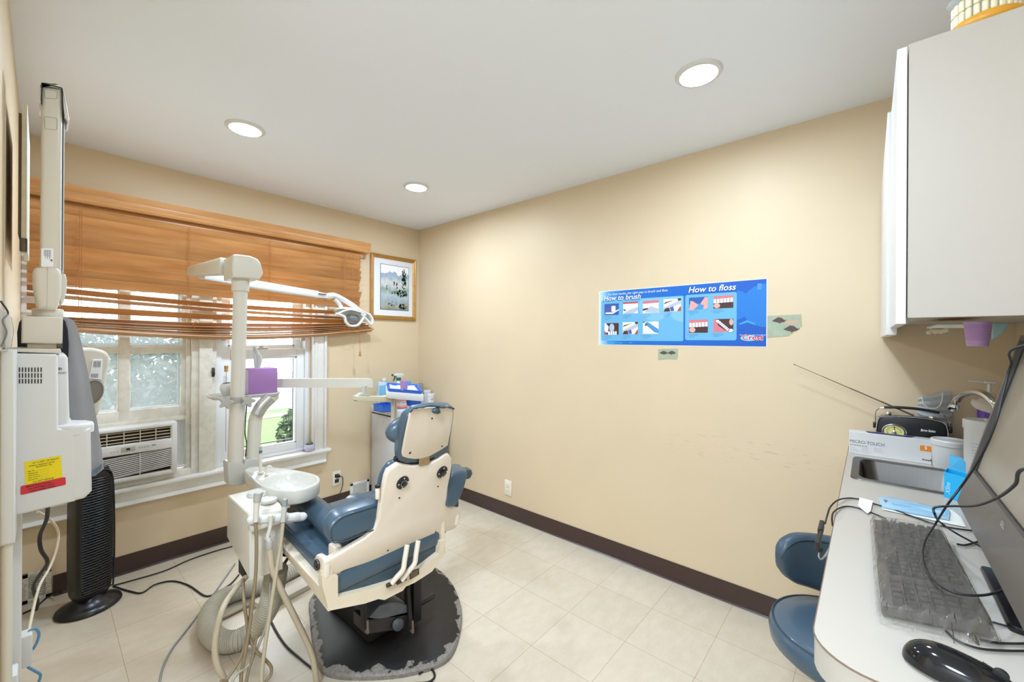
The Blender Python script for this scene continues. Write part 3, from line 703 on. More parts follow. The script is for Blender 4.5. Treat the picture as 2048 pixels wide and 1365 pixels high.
def register(lab, x0, x1, z0, z1, m):
    t = thing('wall_register', lab, 'air vent', ((x0+x1)/2, YB-.008, max(z0, 0)))
    bm = B(); e = .022
    box(bm, (x0, YB-.012, z0), (x0+e, YB, z1), .002); box(bm, (x1-e, YB-.012, z0), (x1, YB, z1), .002); box(bm, (x0, YB-.012, z0), (x1, YB, z0+e), .002); box(bm, (x0, YB-.012, z1-e), (x1, YB, z1), .002)
    obj('frame', bm, m, t)
    obj('duct_back', box(B(), (x0+e, YB-.003, z0+e), (x1-e, YB-.001, z1-e)), mat('vent_dark', '#54504A', .8), t, 0)
    bm = B(); n = int((z1-z0-2*e)/.0095)
    for k in range(n): z = z0+e+.004+(z1-z0-2*e)*k/n; prism(bm, [(x0+e, YB-.010, z), (x0+e, YB-.003, z+.004), (x0+e, YB-.003, z+.006), (x0+e, YB-.010, z+.002)], (x1-x0-2*e, 0, 0))
    obj('louvers', bm, m, t, 0)
register('white louvered wall vent beside the corner cabinet', 1.705, 1.875, .0, .162, M_TRIM)
register('chipped white louvered wall vent low behind the tower fan', -.062, .04, .0, .155, mat('chipped_paint', '#D9D4C6', .6, var=.35, vscale=60))

# ------------------------------------------------------------------ poster
XP = XR-.0022
def pq(x, y, d=0.0): return P(x, y, X=XP-d)
t = thing('dental_poster', 'blue poster showing how to brush and floss, taped to the right wall', 'poster', (XR, .858, 1.35))
Z0, Z1, PY0, PY1 = 1.352, 1.692, 1.328, .39       # left edge y = 1.328, right edge y = .39
m = bpy.data.materials.new('poster_print'); m.use_nodes = True; nt = m.node_tree; b = nt.nodes['Principled BSDF']; b.inputs['Roughness'].default_value = .5
tc = nt.nodes.new('ShaderNodeTexCoord'); sx = nt.nodes.new('ShaderNodeSeparateXYZ'); nt.links.new(tc.outputs['Generated'], sx.inputs[0])
r = nt.nodes.new('ShaderNodeValToRGB'); cr = r.color_ramp; cr.elements[0].position = 0; cr.elements[0].color = lin('#0A55B4'); cr.elements[1].position = 1; cr.elements[1].color = lin('#DDEBF6')
for ps, h in ((.45, '#0E66C2'), (.82, '#1070C4'), (.93, '#3E9CE2'), (.975, '#A9D4F0')): e = cr.elements.new(ps); e.color = lin(h)
nt.links.new(sx.outputs['Y'], r.inputs[0]); nt.links.new(r.outputs[0], b.inputs['Base Color'])
obj('sheet', box(B(), (XR-.0018, PY1, Z0), (XR-.0006, PY0, Z1)), m, t, 0)
obj('sheet_edge', box(B(), (XR-.0005, PY1-.003, Z0-.003), (XR, PY0+.003, Z1+.003)), M_WHITEINK, t, 0)
def rrect(bm, y0, y1, z0, z1, rad, x, n=6, dx=.0002):
    pts = round_poly([V((x, y0, z0)), V((x, y0, z1)), V((x, y1, z1)), V((x, y1, z0))], rad, n) if rad else [V((x, y0, z0)), V((x, y0, z1)), V((x, y1, z1)), V((x, y1, z0))]
    return prism(bm, pts, (-dx, 0, 0))
def SY(x): return P(x, 640, X=XP).y              # photo column -> wall Y
def ZR(x, y): return P(x, y, X=XP).z
SC = 1/4.6545
def zq(zx, zy): q = pq(1180+zx*SC, 540+zy*SC); return q.y, q.z
PB = mat('poster_panel', '#6BB2DA', .5); 
y0, zb_ = zq(103, 660); y1, zt_ = zq(872, 240)
obj('panel', rrect(B(), y0, y1, zb_, zt_, .012, XP), PB, t, 0)
y0, zb_ = zq(885, 655); y1, zt_ = zq(1367, 205)
obj('panel', rrect(B(), y0, y1, zb_, zt_, .012, XP), PB, t, 0)
def disc(cy, cz, rad, x, clip=None, n=40):
    pts = [V((x, cy+rad*math.cos(k*2*math.pi/n), cz+rad*math.sin(k*2*math.pi/n))) for k in range(n)]
    if clip: pts = [V((p.x, min(max(p.y, clip[0]), clip[1]), min(max(p.z, clip[2]), clip[3]))) for p in pts]
    return prism(B(), pts, (-.0001, 0, 0))
PR = mat('poster_ring', '#1A78CC', .5); PL = mat('poster_panel_ring', '#82BFE0', .5)
cy, cz = zq(1345, 330); cl = (PY1+.001, zq(1368, 300)[0], Z0, Z1); obj('ring', disc(cy, cz, .078, XP-.00005, cl), PR, t, 0)
cy, cz = zq(1640, 330); obj('ring', disc(cy, cz, .11, XP-.0002, (PY1+.001, PY0, Z0, Z1-.005)), PR, t, 0)
for a in (600, 880):
    cy, cz = zq(a, 330); cl = (zq(868, 300)[0], PY0, Z0, zq(872, 245)[1]); obj('ring', disc(cy, cz, .095, XP-.0003, cl), PL, t, 0)
thumbs = [(135, 312, 268, 425, 0), (308, 295, 447, 410, 1), (492, 282, 640, 405, 2), (685, 265, 848, 390, 3), (135, 495, 268, 605, 4), (304, 485, 447, 600, 3), (492, 480, 640, 597, 5),
          (922, 250, 1098, 375, 6), (1148, 235, 1335, 362, 7), (922, 462, 1098, 587, 7), (1148, 455, 1335, 580, 8)]
TC = {k: mat('thumb_'+k, h, .4) for k, h in dict(blue='#2E5CA8', white='#EEF0F2', gum='#D77A84', dark='#4A2C2A', grey='#B9C3D2', purple='#5B58A8', skin='#E4A9A0', red='#C14C50', cream='#E8E6D6', aqua='#4E95CC').items()}
def layer(par, nm, polys, colr, lev, R):
    ya, yb, za, zb = R; bm = B(); x = XP-.0004-.00025*lev
    for pl in polys: prism(bm, [V((x, ya+(yb-ya)*u, za+(zb-za)*v)) for u, v in pl], (-.0001, 0, 0))
    obj(nm, bm, TC[colr], par, 0)
def el(u, v, a, b_, n=14): return [(min(max(u+a*math.cos(6.2832*k/n), 0), 1), min(max(v+b_*math.sin(6.2832*k/n), 0), 1)) for k in range(n)]
def teeth(v0, v1, n=5, s=0): return [[((k+.06)/n, v0+s*k), ((k+.94)/n, v0+s*k), ((k+.9)/n, v1+s*k), ((k+.1)/n, v1+s*k)] for k in range(n)]
full = [[(0, 0), (1, 0), (1, 1), (0, 1)]]
for (a, tp, c_, bt, kind) in thumbs:
    ya, zb_ = zq(a, bt); yb, za_ = zq(c_, tp); R = (ya, yb, zb_, za_)
    capm = mat('caption_ink', '#2C6FA0', .6); nmm = mat('step_red', '#C9697C', .6)
    base = {0: 'blue', 1: 'white', 2: 'white', 3: 'cream', 4: 'dark', 5: 'cream', 6: 'aqua', 7: 'dark', 8: 'dark'}[kind]
    bm = rrect(B(), ya, yb, zb_, za_, 0, XP-.0003); pt = obj('step_photo', bm, TC[base], t, 0)
    bm = B()
    for j in range(3):
        yq_, zz = zq(a, bt+14+j*13); box(bm, (XP-.0006, yq_-(.05 if j < 2 else .03), zz-.0008), (XP-.0003, yq_, zz+.0008))
    obj('caption', bm, capm, pt, 0)
    yq_, zz = zq(a-12, bt+16); obj('step_number', box(B(), (XP-.0006, yq_-.002, zz-.004), (XP-.0003, yq_+.002, zz+.004)), nmm, pt, 0)
    if kind == 0: layer(pt, 'bristles', [[(.08+.11*k, .25), (.16+.11*k, .25), (.16+.11*k, .72), (.08+.11*k, .72)] for k in range(4)], 'purple', 1, R); layer(pt, 'toothbrush', [[(.05, .12), (.6, .1), (1, .4), (1, .5), (.6, .25), (.1, .25)], [(.5, .3), (.78, .3), (.78, .8), (.5, .8)]], 'white', 2, R)
    if kind == 1: layer(pt, 'gums', [[(0, .85), (1, .85), (1, 1), (0, 1)]], 'red', 1, R); layer(pt, 'toothbrush', [[(.05, .0), (.7, .0), (1, .25), (1, .55), (.4, .3)]], 'grey', 1, R); layer(pt, 'shadow_gap', [[(.02, .3), (.2, .2), (.18, .32), (.04, .42)]], 'dark', 2, R)
    if kind == 2: layer(pt, 'gums', [[(0, .76), (1, .8), (1, 1), (0, 1)]], 'gum', 1, R); layer(pt, 'toothbrush', [[(.1, .05), (.95, .0), (1, .3), (.5, .55)]], 'grey', 1, R); layer(pt, 'shadow_gap', [[(0, .2), (.3, .28), (.38, .42), (.0, .36)]], 'dark', 2, R)
    if kind == 3: layer(pt, 'toothbrush', [[(0, .3), (1, .9), (1, .6), (.1, .1), (0, .1)]], 'grey', 1, R); layer(pt, 'bristles', [[(.35, .28), (.55, .4), (.62, .05), (.45, .0)]], 'purple', 2, R); layer(pt, 'mouth', [[(0, 0), (.4, 0), (.32, .3), (.1, .25)], [(0, .6), (.3, .75), (.6, .9), (.1, .75)], [(.8, 1), (1, 1), (1, .85), (.85, .8)]], 'dark', 2, R); layer(pt, 'gums', [[(.78, 0), (1, 0), (1, .4), (.9, .25)]], 'red', 2, R)
    if kind == 4: layer(pt, 'teeth', [[(0, .15), (.25, .2), (.3, .7), (.1, 1), (0, 1)]]+[[(.25+.16*k, .0), (.39+.16*k, .0), (.38+.16*k, .3), (.27+.16*k, .3)] for k in range(4)], 'white', 1, R); layer(pt, 'toothbrush', [el(.52, .6, .18, .36)], 'grey', 2, R); layer(pt, 'gums', [[(0, 0), (.2, 0), (.05, .3), (0, .3)]], 'red', 2, R)
    if kind == 5: layer(pt, 'toothbrush', [[(.1, .85), (.3, .98), (1, .35), (1, .05), (.75, .12)]], 'aqua', 1, R); layer(pt, 'shadow_gap', [[(.0, .9), (.2, 1), (0, 1)], [(.18, .62), (.3, .8), (.26, .85), (.12, .7)]], 'dark', 2, R)
    if kind == 6: layer(pt, 'sky_blue', [[(0, .45), (1, .5), (1, 1), (0, 1)]], 'blue', 1, R); layer(pt, 'hands', [[(0, 0), (.25, 0), (.5, .35), (.45, .45), (.2, .7), (.08, .75), (.05, .3)], [(.75, 0), (1, .05), (1, .95), (.85, .98), (.62, .5), (.65, .4), (.8, .35)]], 'skin', 2, R)
    if kind == 7: layer(pt, 'gums', [[(0, .68), (1, .75), (1, 1), (0, 1)]], 'gum', 1, R); layer(pt, 'teeth', teeth(.42, .75, 6, .01), 'white', 2, R); layer(pt, 'finger', [el(.18, .22, .17, .2)], 'skin', 3, R)
    if kind == 8: layer(pt, 'gums', [[(0, 0), (1, 0), (.6, .12), (.25, .5), (.15, 1), (0, 1)]], 'gum', 1, R); layer(pt, 'teeth', [el(.22+.085*k, .85-.11*k-.0*k, .09, .1, 8) for k in range(7)]+[el(.87, .12, .13, .12, 8)], 'white', 2, R); layer(pt, 'finger', [el(.9, .75, .1, .25)], 'skin', 3, R)
def ptext(nm, body, zx, zy, size, m, lev=4, shear=0, bold=0, align='LEFT', sx=1.0):
    q = pq(1180+zx*SC, 540+zy*SC); o = V((XP-.0003-.0002*lev, q.y, q.z))
    obj(nm, text_bm(body, o, (0, -1, 0), (0, 0, 1), size, align, shear, bold=bold, sx=sx), m, t, 0)
M_HEADSH = mat('headline_shadow', '#0E4E9C', .5)
ptext('headline', 'How to brush', 124, 290, .044, M_WHITEINK, 5, .25, .012); ptext('headline_shadow', 'How to brush', 120, 296, .044, M_HEADSH, 4, .25, .03)
ptext('headline', 'How to floss', 912, 215, .046, M_WHITEINK, 5, .25, .012); ptext('headline_shadow', 'How to floss', 908, 221, .046, M_HEADSH, 4, .25, .03)
ptext('tagline', 'For best results, the right way to brush and floss', 165, 240, .0195, M_WHITEINK, 4, .25)
ptext('slogan', 'Your office proudly recommends', 1390, 612, .0088, M_WHITEINK, 4, .2)
obj('logo', prism(B(), [V((XP-.0006, zq(1480+80*math.cos(k*.314), 636)[0], zq(1480, 636+28*math.sin(k*.314))[1])) for k in range(20)], (-.0001, 0, 0)), mat('logo_glow', '#8CCBF0', .5), t, 0)
ptext('logo_lettering', 'Crest', 1412, 652, .036, M_RED, 6, .15, .02, sx=1.15); ptext('logo_lettering_edge', 'Crest', 1411, 653, .036, M_WHITEINK, 5, .15, .05, sx=1.15)
bm = B()
for a in (105, 195, 275, 365): ya, zz = zq(a, 680); box(bm, (XP-.0006, ya-.02, zz-.001), (XP-.0003, ya, zz+.001))
obj('fine_print', bm, mat('fine_print_ink', '#8FC4F2', .6), t, 0)
y0, zz = zq(1558, 185); y1, z2 = zq(1598, 125); obj('stamp', rrect(B(), y0, y1, zz, z2, 0, XP-.0002), mat('stamp_blue', '#4F8FD8', .5), t, 0)
cs = [zq(a, b_) for a, b_ in ((1380, 505), (1465, 468), (1545, 505), (1530, 512), (1465, 490), (1400, 512))]
obj('swoosh', prism(B(), [V((XP-.0004, a, b_)) for a, b_ in cs], (-.0001, 0, 0)), mat('swoosh_blue', '#3FA0EC', .4), t, 0)
# torn wallpaper remnants
def remnant(nm, lab, pts, birds, txt=None):
    t = thing(nm, lab, 'sticker', V((XR, sum(P(*p, X=XR).y for p in pts)/len(pts), min(P(*p, X=XR).z for p in pts))))
    obj('paper', prism(B(), [P(*p, X=XR-.0004) for p in pts], (-.0008, 0, 0)), mat('remnant_green', '#A9B49A', .6, var=.12, vscale=30), t, 0)
    cx = sum(p[0] for p in pts)/len(pts); cy = sum(p[1] for p in pts)/len(pts)
    obj('torn_edge', prism(B(), [P(cx+(p[0]-cx)*1.06+.4, cy+(p[1]-cy)*1.07+.5, X=XR-.0001) for p in pts], (-.0002, 0, 0)), mat('torn_paper', '#C9B68C', .8), t, 0)
    for (bx_, by_, s) in birds:
        bm = B(); s = s*1.35; sh = [(-10, 1), (-5, -2), (0, -5), (6, -4), (11, 0), (15, -1), (10, 3), (4, 4), (3, 6), (1, 4), (-4, 3)]
        prism(bm, [P(bx_+u*s, by_+v*abs(s), X=XR-.0014) for u, v in sh], (-.0003, 0, 0)); obj('bird', bm, mat('bird_brown', '#5C4A42', .7), t, 0)
    if txt:
        bm = B(); q0 = P(*txt, X=XR-.0014); box(bm, (XR-.0016, q0.y-.055, q0.z-.008), (XR-.0014, q0.y, q0.z+.010), 0); obj('tag_strip', bm, mat('tag_tan', '#C8AE8E', .7), t, 0)
remnant('torn_wallpaper', 'torn green wallpaper scrap with two birds right of the poster', [(1536, 633), (1601, 630), (1603, 653), (1594, 657), (1588, 664), (1577, 672), (1536, 675)], [(1556, 641, .9), (1580, 658, 1.0)], (1570, 645))
remnant('torn_wallpaper', 'tiny torn wallpaper scrap with two dark birds below the poster', [(1317, 699), (1355, 698), (1355, 714), (1353, 719), (1335, 718), (1317, 720)], [(1326, 706, .55), (1345, 706, -.55)])

# ================================================================== dental chair
ch = thing('dental_chair', 'blue vinyl dental chair with ivory back shell on a worn black base', 'dental chair', (1.06, 1.70, 0))
def plane(y0, z0, k): return (V((0, y0, z0)), V((0, 1, k)).normalized())     # Y = y0 - k (z - z0)
PB_ = plane(1.40, .60, .30)      # back shell, leaning to the camera
PH_ = plane(1.290, .945, .42)    # head shell
def on(pl, pts): return [P(x, y, pl=pl) for x, y in pts]
def nrm(pl): return pl[1]
def offs(pl, d): return (pl[0]+pl[1]*d, pl[1])
def smooth_closed(pts, n=4):
    N = len(pts); out = []
    for i in range(N):
        p0, p1, p2, p3 = pts[i-1], pts[i], pts[(i+1) % N], pts[(i+2) % N]
        for k in range(n):
            u = k/n; out.append(.5*((2*p1)+(p2-p0)*u+(2*p0-5*p1+4*p2-p3)*u*u+(3*p1-p0-3*p2+p3)*u**3))
    return out
# base plate on the floor
bpx = [(624, 1285), (632, 1318), (642, 1341), (668, 1353), (720, 1357), (800, 1352), (866, 1336), (898, 1318), (914, 1290), (923, 1250), (922, 1215), (910, 1180), (893, 1156), (868, 1137)]
bp = [P(x, y, Z=.012) for x, y in bpx]
bp += [V((1.49, 2.17, .012)), V((1.30, 2.29, .012)), V((1.08, 2.30, .012)), V((.93, 2.20, .012)), V((.865, 2.05, .012))]
bp = smooth_closed(bp, 4)
cx = sum(p.x for p in bp)/len(bp); cy = sum(p.y for p in bp)/len(bp); bc = V((cx, cy, 0))
bm = B(); lay = bm.verts.layers.float.new('rim'); rings = []
for f, z, rim in ((1.0, .0, .60), (1.0, .016, .58), (.985, .024, .53), (.955, .028, .46), (.92, .033, .37), (.87, .039, .26), (.75, .047, .08), (.62, .056, .0), (.36, .074, 0), (.18, .08, 0)):
    ring = []
    for p in bp:
        v = bm.verts.new(V((bc.x+(p.x-bc.x)*f, bc.y+(p.y-bc.y)*f, z))); v[lay] = rim; ring.append(v)
    rings.append(ring)
for a, b in zip(rings, rings[1:]):
    for i in range(len(bp)): bm.faces.new((a[i], a[(i+1) % len(bp)], b[(i+1) % len(bp)], b[i]))
bm.faces.new(rings[-1]); bm.faces.new(rings[0][::-1])
bmesh.ops.recalc_face_normals(bm, faces=bm.faces)
obj('base_plate', bm, M_WORN, ch, 30)
# lift mechanism between base and seat
bm = B(); box(bm, (.93, 1.62, .06), (1.16, 2.02, .17), .012); box(bm, (.98, 1.70, .15), (1.13, 1.96, .34), .01); box(bm, (.90, 1.55, .33), (1.18, 2.0, .44), .01)
obj('lift_column', bm, M_BLACKM, ch)
def quadbar(bm, a, b, wx, wy): 
    a, b = V(a), V(b); prism(bm, [a+V((-wx, -wy, 0)), a+V((wx, -wy, 0)), a+V((wx, wy, 0)), a+V((-wx, wy, 0))], b-a, .003, 1); return bm
bm = B()
mz = plane(1.50, .2, 0)
mp = on(mz, [(731, 1243), (817, 1222), (826, 1252), (822, 1258), (732, 1270)]); prism(bm, mp, (0, .10, 0), .006)
obj('motor_housing', bm, mat('dark_motor', '#262322', .45, var=.2, vscale=20), ch)
bm = B(); mp = on(plane(1.50, .2, 0), [(737, 1237), (760, 1212), (780, 1206), (798, 1205), (817, 1211), (817, 1233), (790, 1237), (760, 1240)]); prism(bm, mp, (0, .14, .0), .005)
obj('hinge_block', bm, mat('slate_block', '#5F6670', .45, var=.2, vscale=25), ch)
for x in (729, 819):
    bm = B(); a = P(x, 1205, Y=1.49); b_ = P(x+1, 1262, Y=1.49); quadbar(bm, b_, a+V((0, .02, .06)), .008, .012); obj('lift_arm', bm, M_BLACKM, ch)
    bm = B(); cyl(bm, b_+V((0, -.012, .006)), b_+V((0, -.020, .006)), .008); cyl(bm, b_+V((0, -.018, .05)), b_+V((0, -.022, -.0)), .005); obj('pivot_pin', bm, mat('worn_pin', '#6E6158', .4, .4), ch)
bm = B(); cyl(bm, P(796, 1250, Y=1.498), P(796, 1250, Y=1.48), .024, b=.003); obj('motor_cap', bm, mat('dark_motor', '#35302C'), ch)
bm = B(); a = P(838, 1208, Y=1.58); box(bm, a+V((0, -.01, -.012)), a+V((.09, .012, .008)), .003); obj('pedal', bm, M_BLACK, ch)
bm = B(); a = P(836, 1145, Y=1.55); box(bm, a+V((-.022, 0, -.23)), a+V((.022, .03, .06)), .004); obj('upright', bm, M_BLACKM, ch)
# seat frame: rear rail with its posts, side rails rising to the knee
PF = plane(1.40, .55, 0.0)
bm = B()
fr = [(644, 1152), (644, 1170), (651, 1196), (656, 1216), (661, 1222), (730, 1208), (757, 1199), (769, 1201), (806, 1182), (812, 1174), (830, 1166), (864, 1144), (886, 1114), (892, 1080), (880, 1084), (878, 1108), (836, 1141), (809, 1156), (776, 1168), (733, 1181), (676, 1196), (676, 1152)]
prism(bm, on(PF, fr), (0, .03, 0))
obj('rear_frame', bm, M_SHELLB, ch, 30)
def side_rail(x, mir=0):
    prof = [(1.406, .435), (1.406, .585), (1.415, .585), (1.45, .512), (1.80, .552), (1.93, .545), (2.02, .48), (2.10, .36), (2.06, .34), (1.98, .44), (1.90, .505), (1.76, .515)]
    bm = B(); prism(bm, [(x, y, z) for y, z in prof], (.018*mir, 0, 0), .004, 2); return bm
xl = P(657, 1221, Y=1.40).x-.001; xr = P(891, 1085, Y=1.40).x+.004; xlt = P(644, 1155, Y=1.40).x
bm = side_rail(xl, 1.6)
for v in bm.verts: v.co.x += (v.co.z-.441)/.14*(xlt-xl)*(1 if v.co.x < xl+.014 else .5)
obj('side_rail', bm, M_SHELLB, ch, 30); obj('side_rail', side_rail(xr, -1), M_SHELLB, ch, 30)
# rating plate
bm = B(); q = P(853, 1142, Y=1.399); 
prism(bm, on(plane(1.3985, .5, 0), [(819.5, 1144), (837.5, 1137), (838, 1149), (819.5, 1160)]), (0, -.0012, 0)); npl = obj('rating_plate', bm, M_DKBROWN, ch, 0)
bm = B()
for k in range(4): prism(bm, on(plane(1.3968, .5, 0), [(821.5, 1146.5+3*k), (836, 1140+2.6*k), (836, 1141+2.6*k), (821.5, 1147.7+3*k)]), (0, -.0003, 0))
obj('plate_text', bm, mat('plate_tan', '#A8977C', .6), npl, 0)
# seat cushion: contoured profile swept across
def cushion_profile(prof, x0, x1, r=.02):
    bm = B(); prism(bm, [(x0, y, z) for y, z in prof], (x1-x0, 0, 0), r, 4); return bm
sx0, sx1 = xl+.016, xr-.016
seatp = smooth_closed([V((0, y, z)) for y, z in ((1.425, .47), (1.425, .56), (1.47, .575), (1.60, .565), (1.78, .585), (1.92, .592), (2.0, .56), (2.09, .44), (2.05, .39), (1.97, .49), (1.85, .535), (1.70, .515), (1.55, .485))], 3)
obj('seat_cushion', cushion_profile([(p.y, p.z) for p in seatp], sx0, sx1, .022), M_BLUE, ch, 60)
obj('seat_rear_pad', prism(B(), on(plane(1.425, .5, 0), [(673, 1148), (673, 1192), (735, 1178), (800, 1160), (840, 1140), (879, 1106), (882, 1066), (800, 1096), (720, 1126)]), (0, .05, 0), .012, 3), M_BLUEDK, ch, 50)
# raised side bolsters on the seat
for sgn in (1, -1):
    c0_ = (xl+.135) if sgn > 0 else (xr-.135); dz_ = 0 if sgn > 0 else -.065
    pts = [(a_, b_, c_+dz_) for a_, b_, c_ in [(c0_-.012*sgn, 1.50, .56), (c0_, 1.60, .60), (c0_+.004*sgn, 1.78, .625), (c0_+.004*sgn, 1.92, .632), (c0_, 1.985, .60)]]
    bm = B(); tube(bm, pts, .05, 18, 8, rf=lambda i, n: .052*min(1, .35+2.6*math.sin(math.pi*min(max(i/(n-1), .03), .97)))**.7 if True else 0, flat=.8)
    bo = obj('bolster', bm, M_BLUE, ch, 80)
    bm = B(); tube(bm, [(a-.047*sgn, b_, c-.012) for a, b_, c in pts[1:]], .003, 6, 8); obj('bolster_piping', bm, M_PIPING, bo)
bm = B(); tube(bm, [(sx0+.004, 1.45, .572), (sx0+.004, 1.60, .566), (sx0+.004, 1.78, .586), (sx0+.004, 1.92, .592), (sx0+.004, 2.0, .558)], .003, 6, 8); obj('seat_piping', bm, M_PIPING, ch)
# hinge posts
for x in (xl+.03,): 
    bm = B(); box(bm, (x, 1.42, .52), (x+.028, 1.47, .64), .006); obj('hinge_post', bm, M_SHELL, ch)
# back cushion then shell
cush = [(747, 1062), (750, 1003), (752, 980), (755, 957), (762, 938), (774, 924), (790, 917), (812, 914), (840, 920), (868, 914), (884, 905), (896, 914), (894, 960), (889, 1010), (884, 1060), (820, 1080)]
bm = B(); n_ = nrm(PB_)
prism(bm, smooth_closed([p-n_*.038 for p in on(offs(PB_, .06), cush)], 3), n_*.050, .02, 4)
obj('back_cushion', bm, M_BLUE, ch, 60)
lum = [(700, 1095), (735, 1070), (752, 1040), (880, 1020), (900, 1040), (905, 1062), (840, 1085), (720, 1118)]
bm = B(); prism(bm, smooth_closed([p+n_*.03 for p in on(PB_, lum)], 3), n_*.06, .018, 4); obj('lumbar_cushion', bm, M_BLUEDK, ch, 60)
shell = [(798, 928.6), (811, 931), (826, 932.6), (838, 931.8), (859, 928.5), (878, 919), (889, 911), (895, 908), (900, 911), (904.5, 919), (904.5, 935), (901, 955), (897, 975), (893.5, 1011), (897, 1015), (910, 1016.5), (919, 1019), (923, 1024), (921, 1040), (918, 1050), (909, 1060), (886, 1068), (838, 1085), (810, 1095), (753, 1122), (690, 1143), (664, 1156), (657, 1157), (649, 1151), (645, 1138), (649, 1125), (667, 1116), (685, 1106), (711, 1090), (732, 1077), (748, 1062), (757, 1042), (762, 1005), (768, 975), (772, 955), (777, 943)]
bm = B(); prism(bm, on(PB_, shell), n_*.026, .009, 3)
bsh = obj('back_shell', bm, M_SHELL, ch, 45)
# arms of the shell fold forward around the seat
for (px_, s) in ((650, 1), (917, -1)):
    q = P(px_, 1138 if s > 0 else 1034, pl=PB_)
    bm = B(); prism(bm, [(q.x-.004*s, q.y-.004, q.z-.04), (q.x-.004*s, q.y-.004, q.z+.035), (q.x-.004*s, q.y+.06, q.z+.03), (q.x-.004*s, q.y+.085, q.z-.005), (q.x-.004*s, q.y+.06, q.z-.035)], (.02*s, 0, 0), .005, 2, corner=.01)
    obj('shell_arm', bm, M_SHELL, ch)
    bm = B(); cyl(bm, (q.x-.004*s, q.y+.045, q.z), (q.x-.012*s, q.y+.045, q.z), .019, b=.003); cyl(bm, (q.x-.01*s, q.y+.045, q.z), (q.x-.015*s, q.y+.045, q.z), .009); obj('pivot_bolt', bm, M_STEEL, ch)
# knobs with their white pointer marks
def knob(px_, py_, dial):
    c = P(px_, py_, pl=PB_); r = .0265
    bm = B(); lathe(bm, [(0, 0), (r, 0), (r, .004), (r-.003, .006), (.012, .006), (.011, .0055), (0, .0055)], c+n_*.001, -n_, 36); k = obj('recline_knob', bm, M_DKBROWN, ch)
    u = V((1, 0, 0)); v = n_.cross(u).normalized()
    if v.z < 0: v = -v
    bm = B()
    for a in range(4):
        a0 = a*math.pi/2; e = u*math.cos(a0)+v*math.sin(a0); f = -u*math.sin(a0)+v*math.cos(a0); o = c-n_*.0072
        prism(bm, [o+e*.0155, o+e*.0225+f*.0032, o+e*.0225-f*.0032], -n_*.0003)
    obj('pointer_marks', bm, M_WHITEINK, k, 0)
    if dial:
        bm = B(); lathe(bm, [(.0, .005), (.012, .005), (.012, .012), (.010, .014), (0, .0145)], c, -n_, 24); obj('push_button', bm, M_BLACK, k)
        bm = B(); lathe(bm, [(.0115, .006), (.0135, .006), (.0135, .011), (.0115, .011), (.0115, .006)], c, -n_, 24); obj('chrome_ring', bm, M_CHROME, k)
    else:
        bm = B(); lathe(bm, [(.0, .005), (.013, .005), (.013, .009), (.011, .010), (0, .010)], c, -n_, 24); obj('dial', bm, M_BLACK, k)
knob(805, 965.5, True); knob(884, 944.5, False)
for x, y in ((798.5, 996.5), (876, 973.5), (775.5, 1101.5), (871, 1064.5)):
    c = P(x, y, pl=PB_); obj('shell_screw', cyl(B(), c+n_*.001, c-n_*.0012, .0037, seg=12), M_DKBROWN, ch)
# slots and lift links
for (a, b_, pt) in (((814.5, 1090), (806, 1140), (783, 1168)), ((836.5, 1081.5), (829, 1128), (803, 1162))):
    p = [P(a[0], a[1], Y=1.392), P(b_[0], b_[1], Y=1.375), P(pt[0], pt[1], Y=1.392)]
    bm = B(); tube(bm, [p[0], p[0]*.4+p[1]*.6, p[1], p[1]*.5+p[2]*.5, p[2]], .0105, 10, 5); obj('lift_link', bm, M_SHELL, ch, 60)
    bm = B(); cyl(bm, p[2]+V((-.02, 0, 0)), p[2]+V((.02, 0, 0)), .008); obj('link_pin', bm, M_STEEL, ch)
obj('link_slot', prism(B(), [p-n_*.0006 for p in on(PB_, [(808, 1092), (817, 1089), (817, 1099), (808, 1101)])], n_*.001), M_BLACK, ch, 0)
obj('link_slot', prism(B(), [p-n_*.0006 for p in on(PB_, [(831, 1082), (840, 1079.5), (840, 1086), (831, 1089)])], n_*.001), M_BLACK, ch, 0)
bm = B(); a = P(762, 985, pl=PB_)+n_*.014; cyl(bm, a+V((-.006, 0, -.03)), a+V((-.006, 0, .01)), .008, b=.002); cl = obj('release_lever', bm, M_SHELL, ch)
bm = B(); cyl(bm, a+V((-.006, 0, .01)), a+V((-.006, 0, .022)), .0095, b=.003); obj('lever_tip', bm, M_BLACK, cl)
# padded wings / armrests
wing = [(662, 1086), (659, 1066), (666, 1049), (685, 1033), (720, 1021), (765, 1010), (765, 1030), (757, 1056), (735, 1066), (711, 1076), (690, 1084), (674, 1088)]
PW = plane(1.385, .68, 0)
bm = B(); prism(bm, smooth_closed(on(PW, wing), 3), (0, .062, .016), .016, 5); a1 = obj('armrest', bm, M_BLUE, ch, 60)
bm = B(); wp = smooth_closed([p*.94+c_*.06 for p in on(PW, wing) for c_ in [sum(on(PW, wing), V((0, 0, 0)))/len(wing)]], 3); tube(bm, [p+V((0, -.0005, 0)) for p in wp+[wp[0]]], .0022, 6, 0); obj('armrest_piping', bm, M_PIPING, a1)
wing2 = [(893, 1012), (893, 985), (895, 962), (903, 952), (920, 944), (930, 943), (936, 947), (933, 965), (925, 990), (914, 1010), (905, 1016)]
PW2 = plane(1.37, .68, 0)
bm = B(); prism(bm, smooth_closed(on(PW2, wing2), 3), (.03, .09, .012), .018, 5); a2 = obj('armrest', bm, M_BLUE, ch, 60)
bm = B(); prism(bm, on(plane(1.46, .68, 0), [(925, 941), (944, 941), (946, 949), (941, 958), (928, 962)]), (.02, .06, 0), .008, 3); obj('armrest_tip', bm, M_BLUEDK, a2, 60)
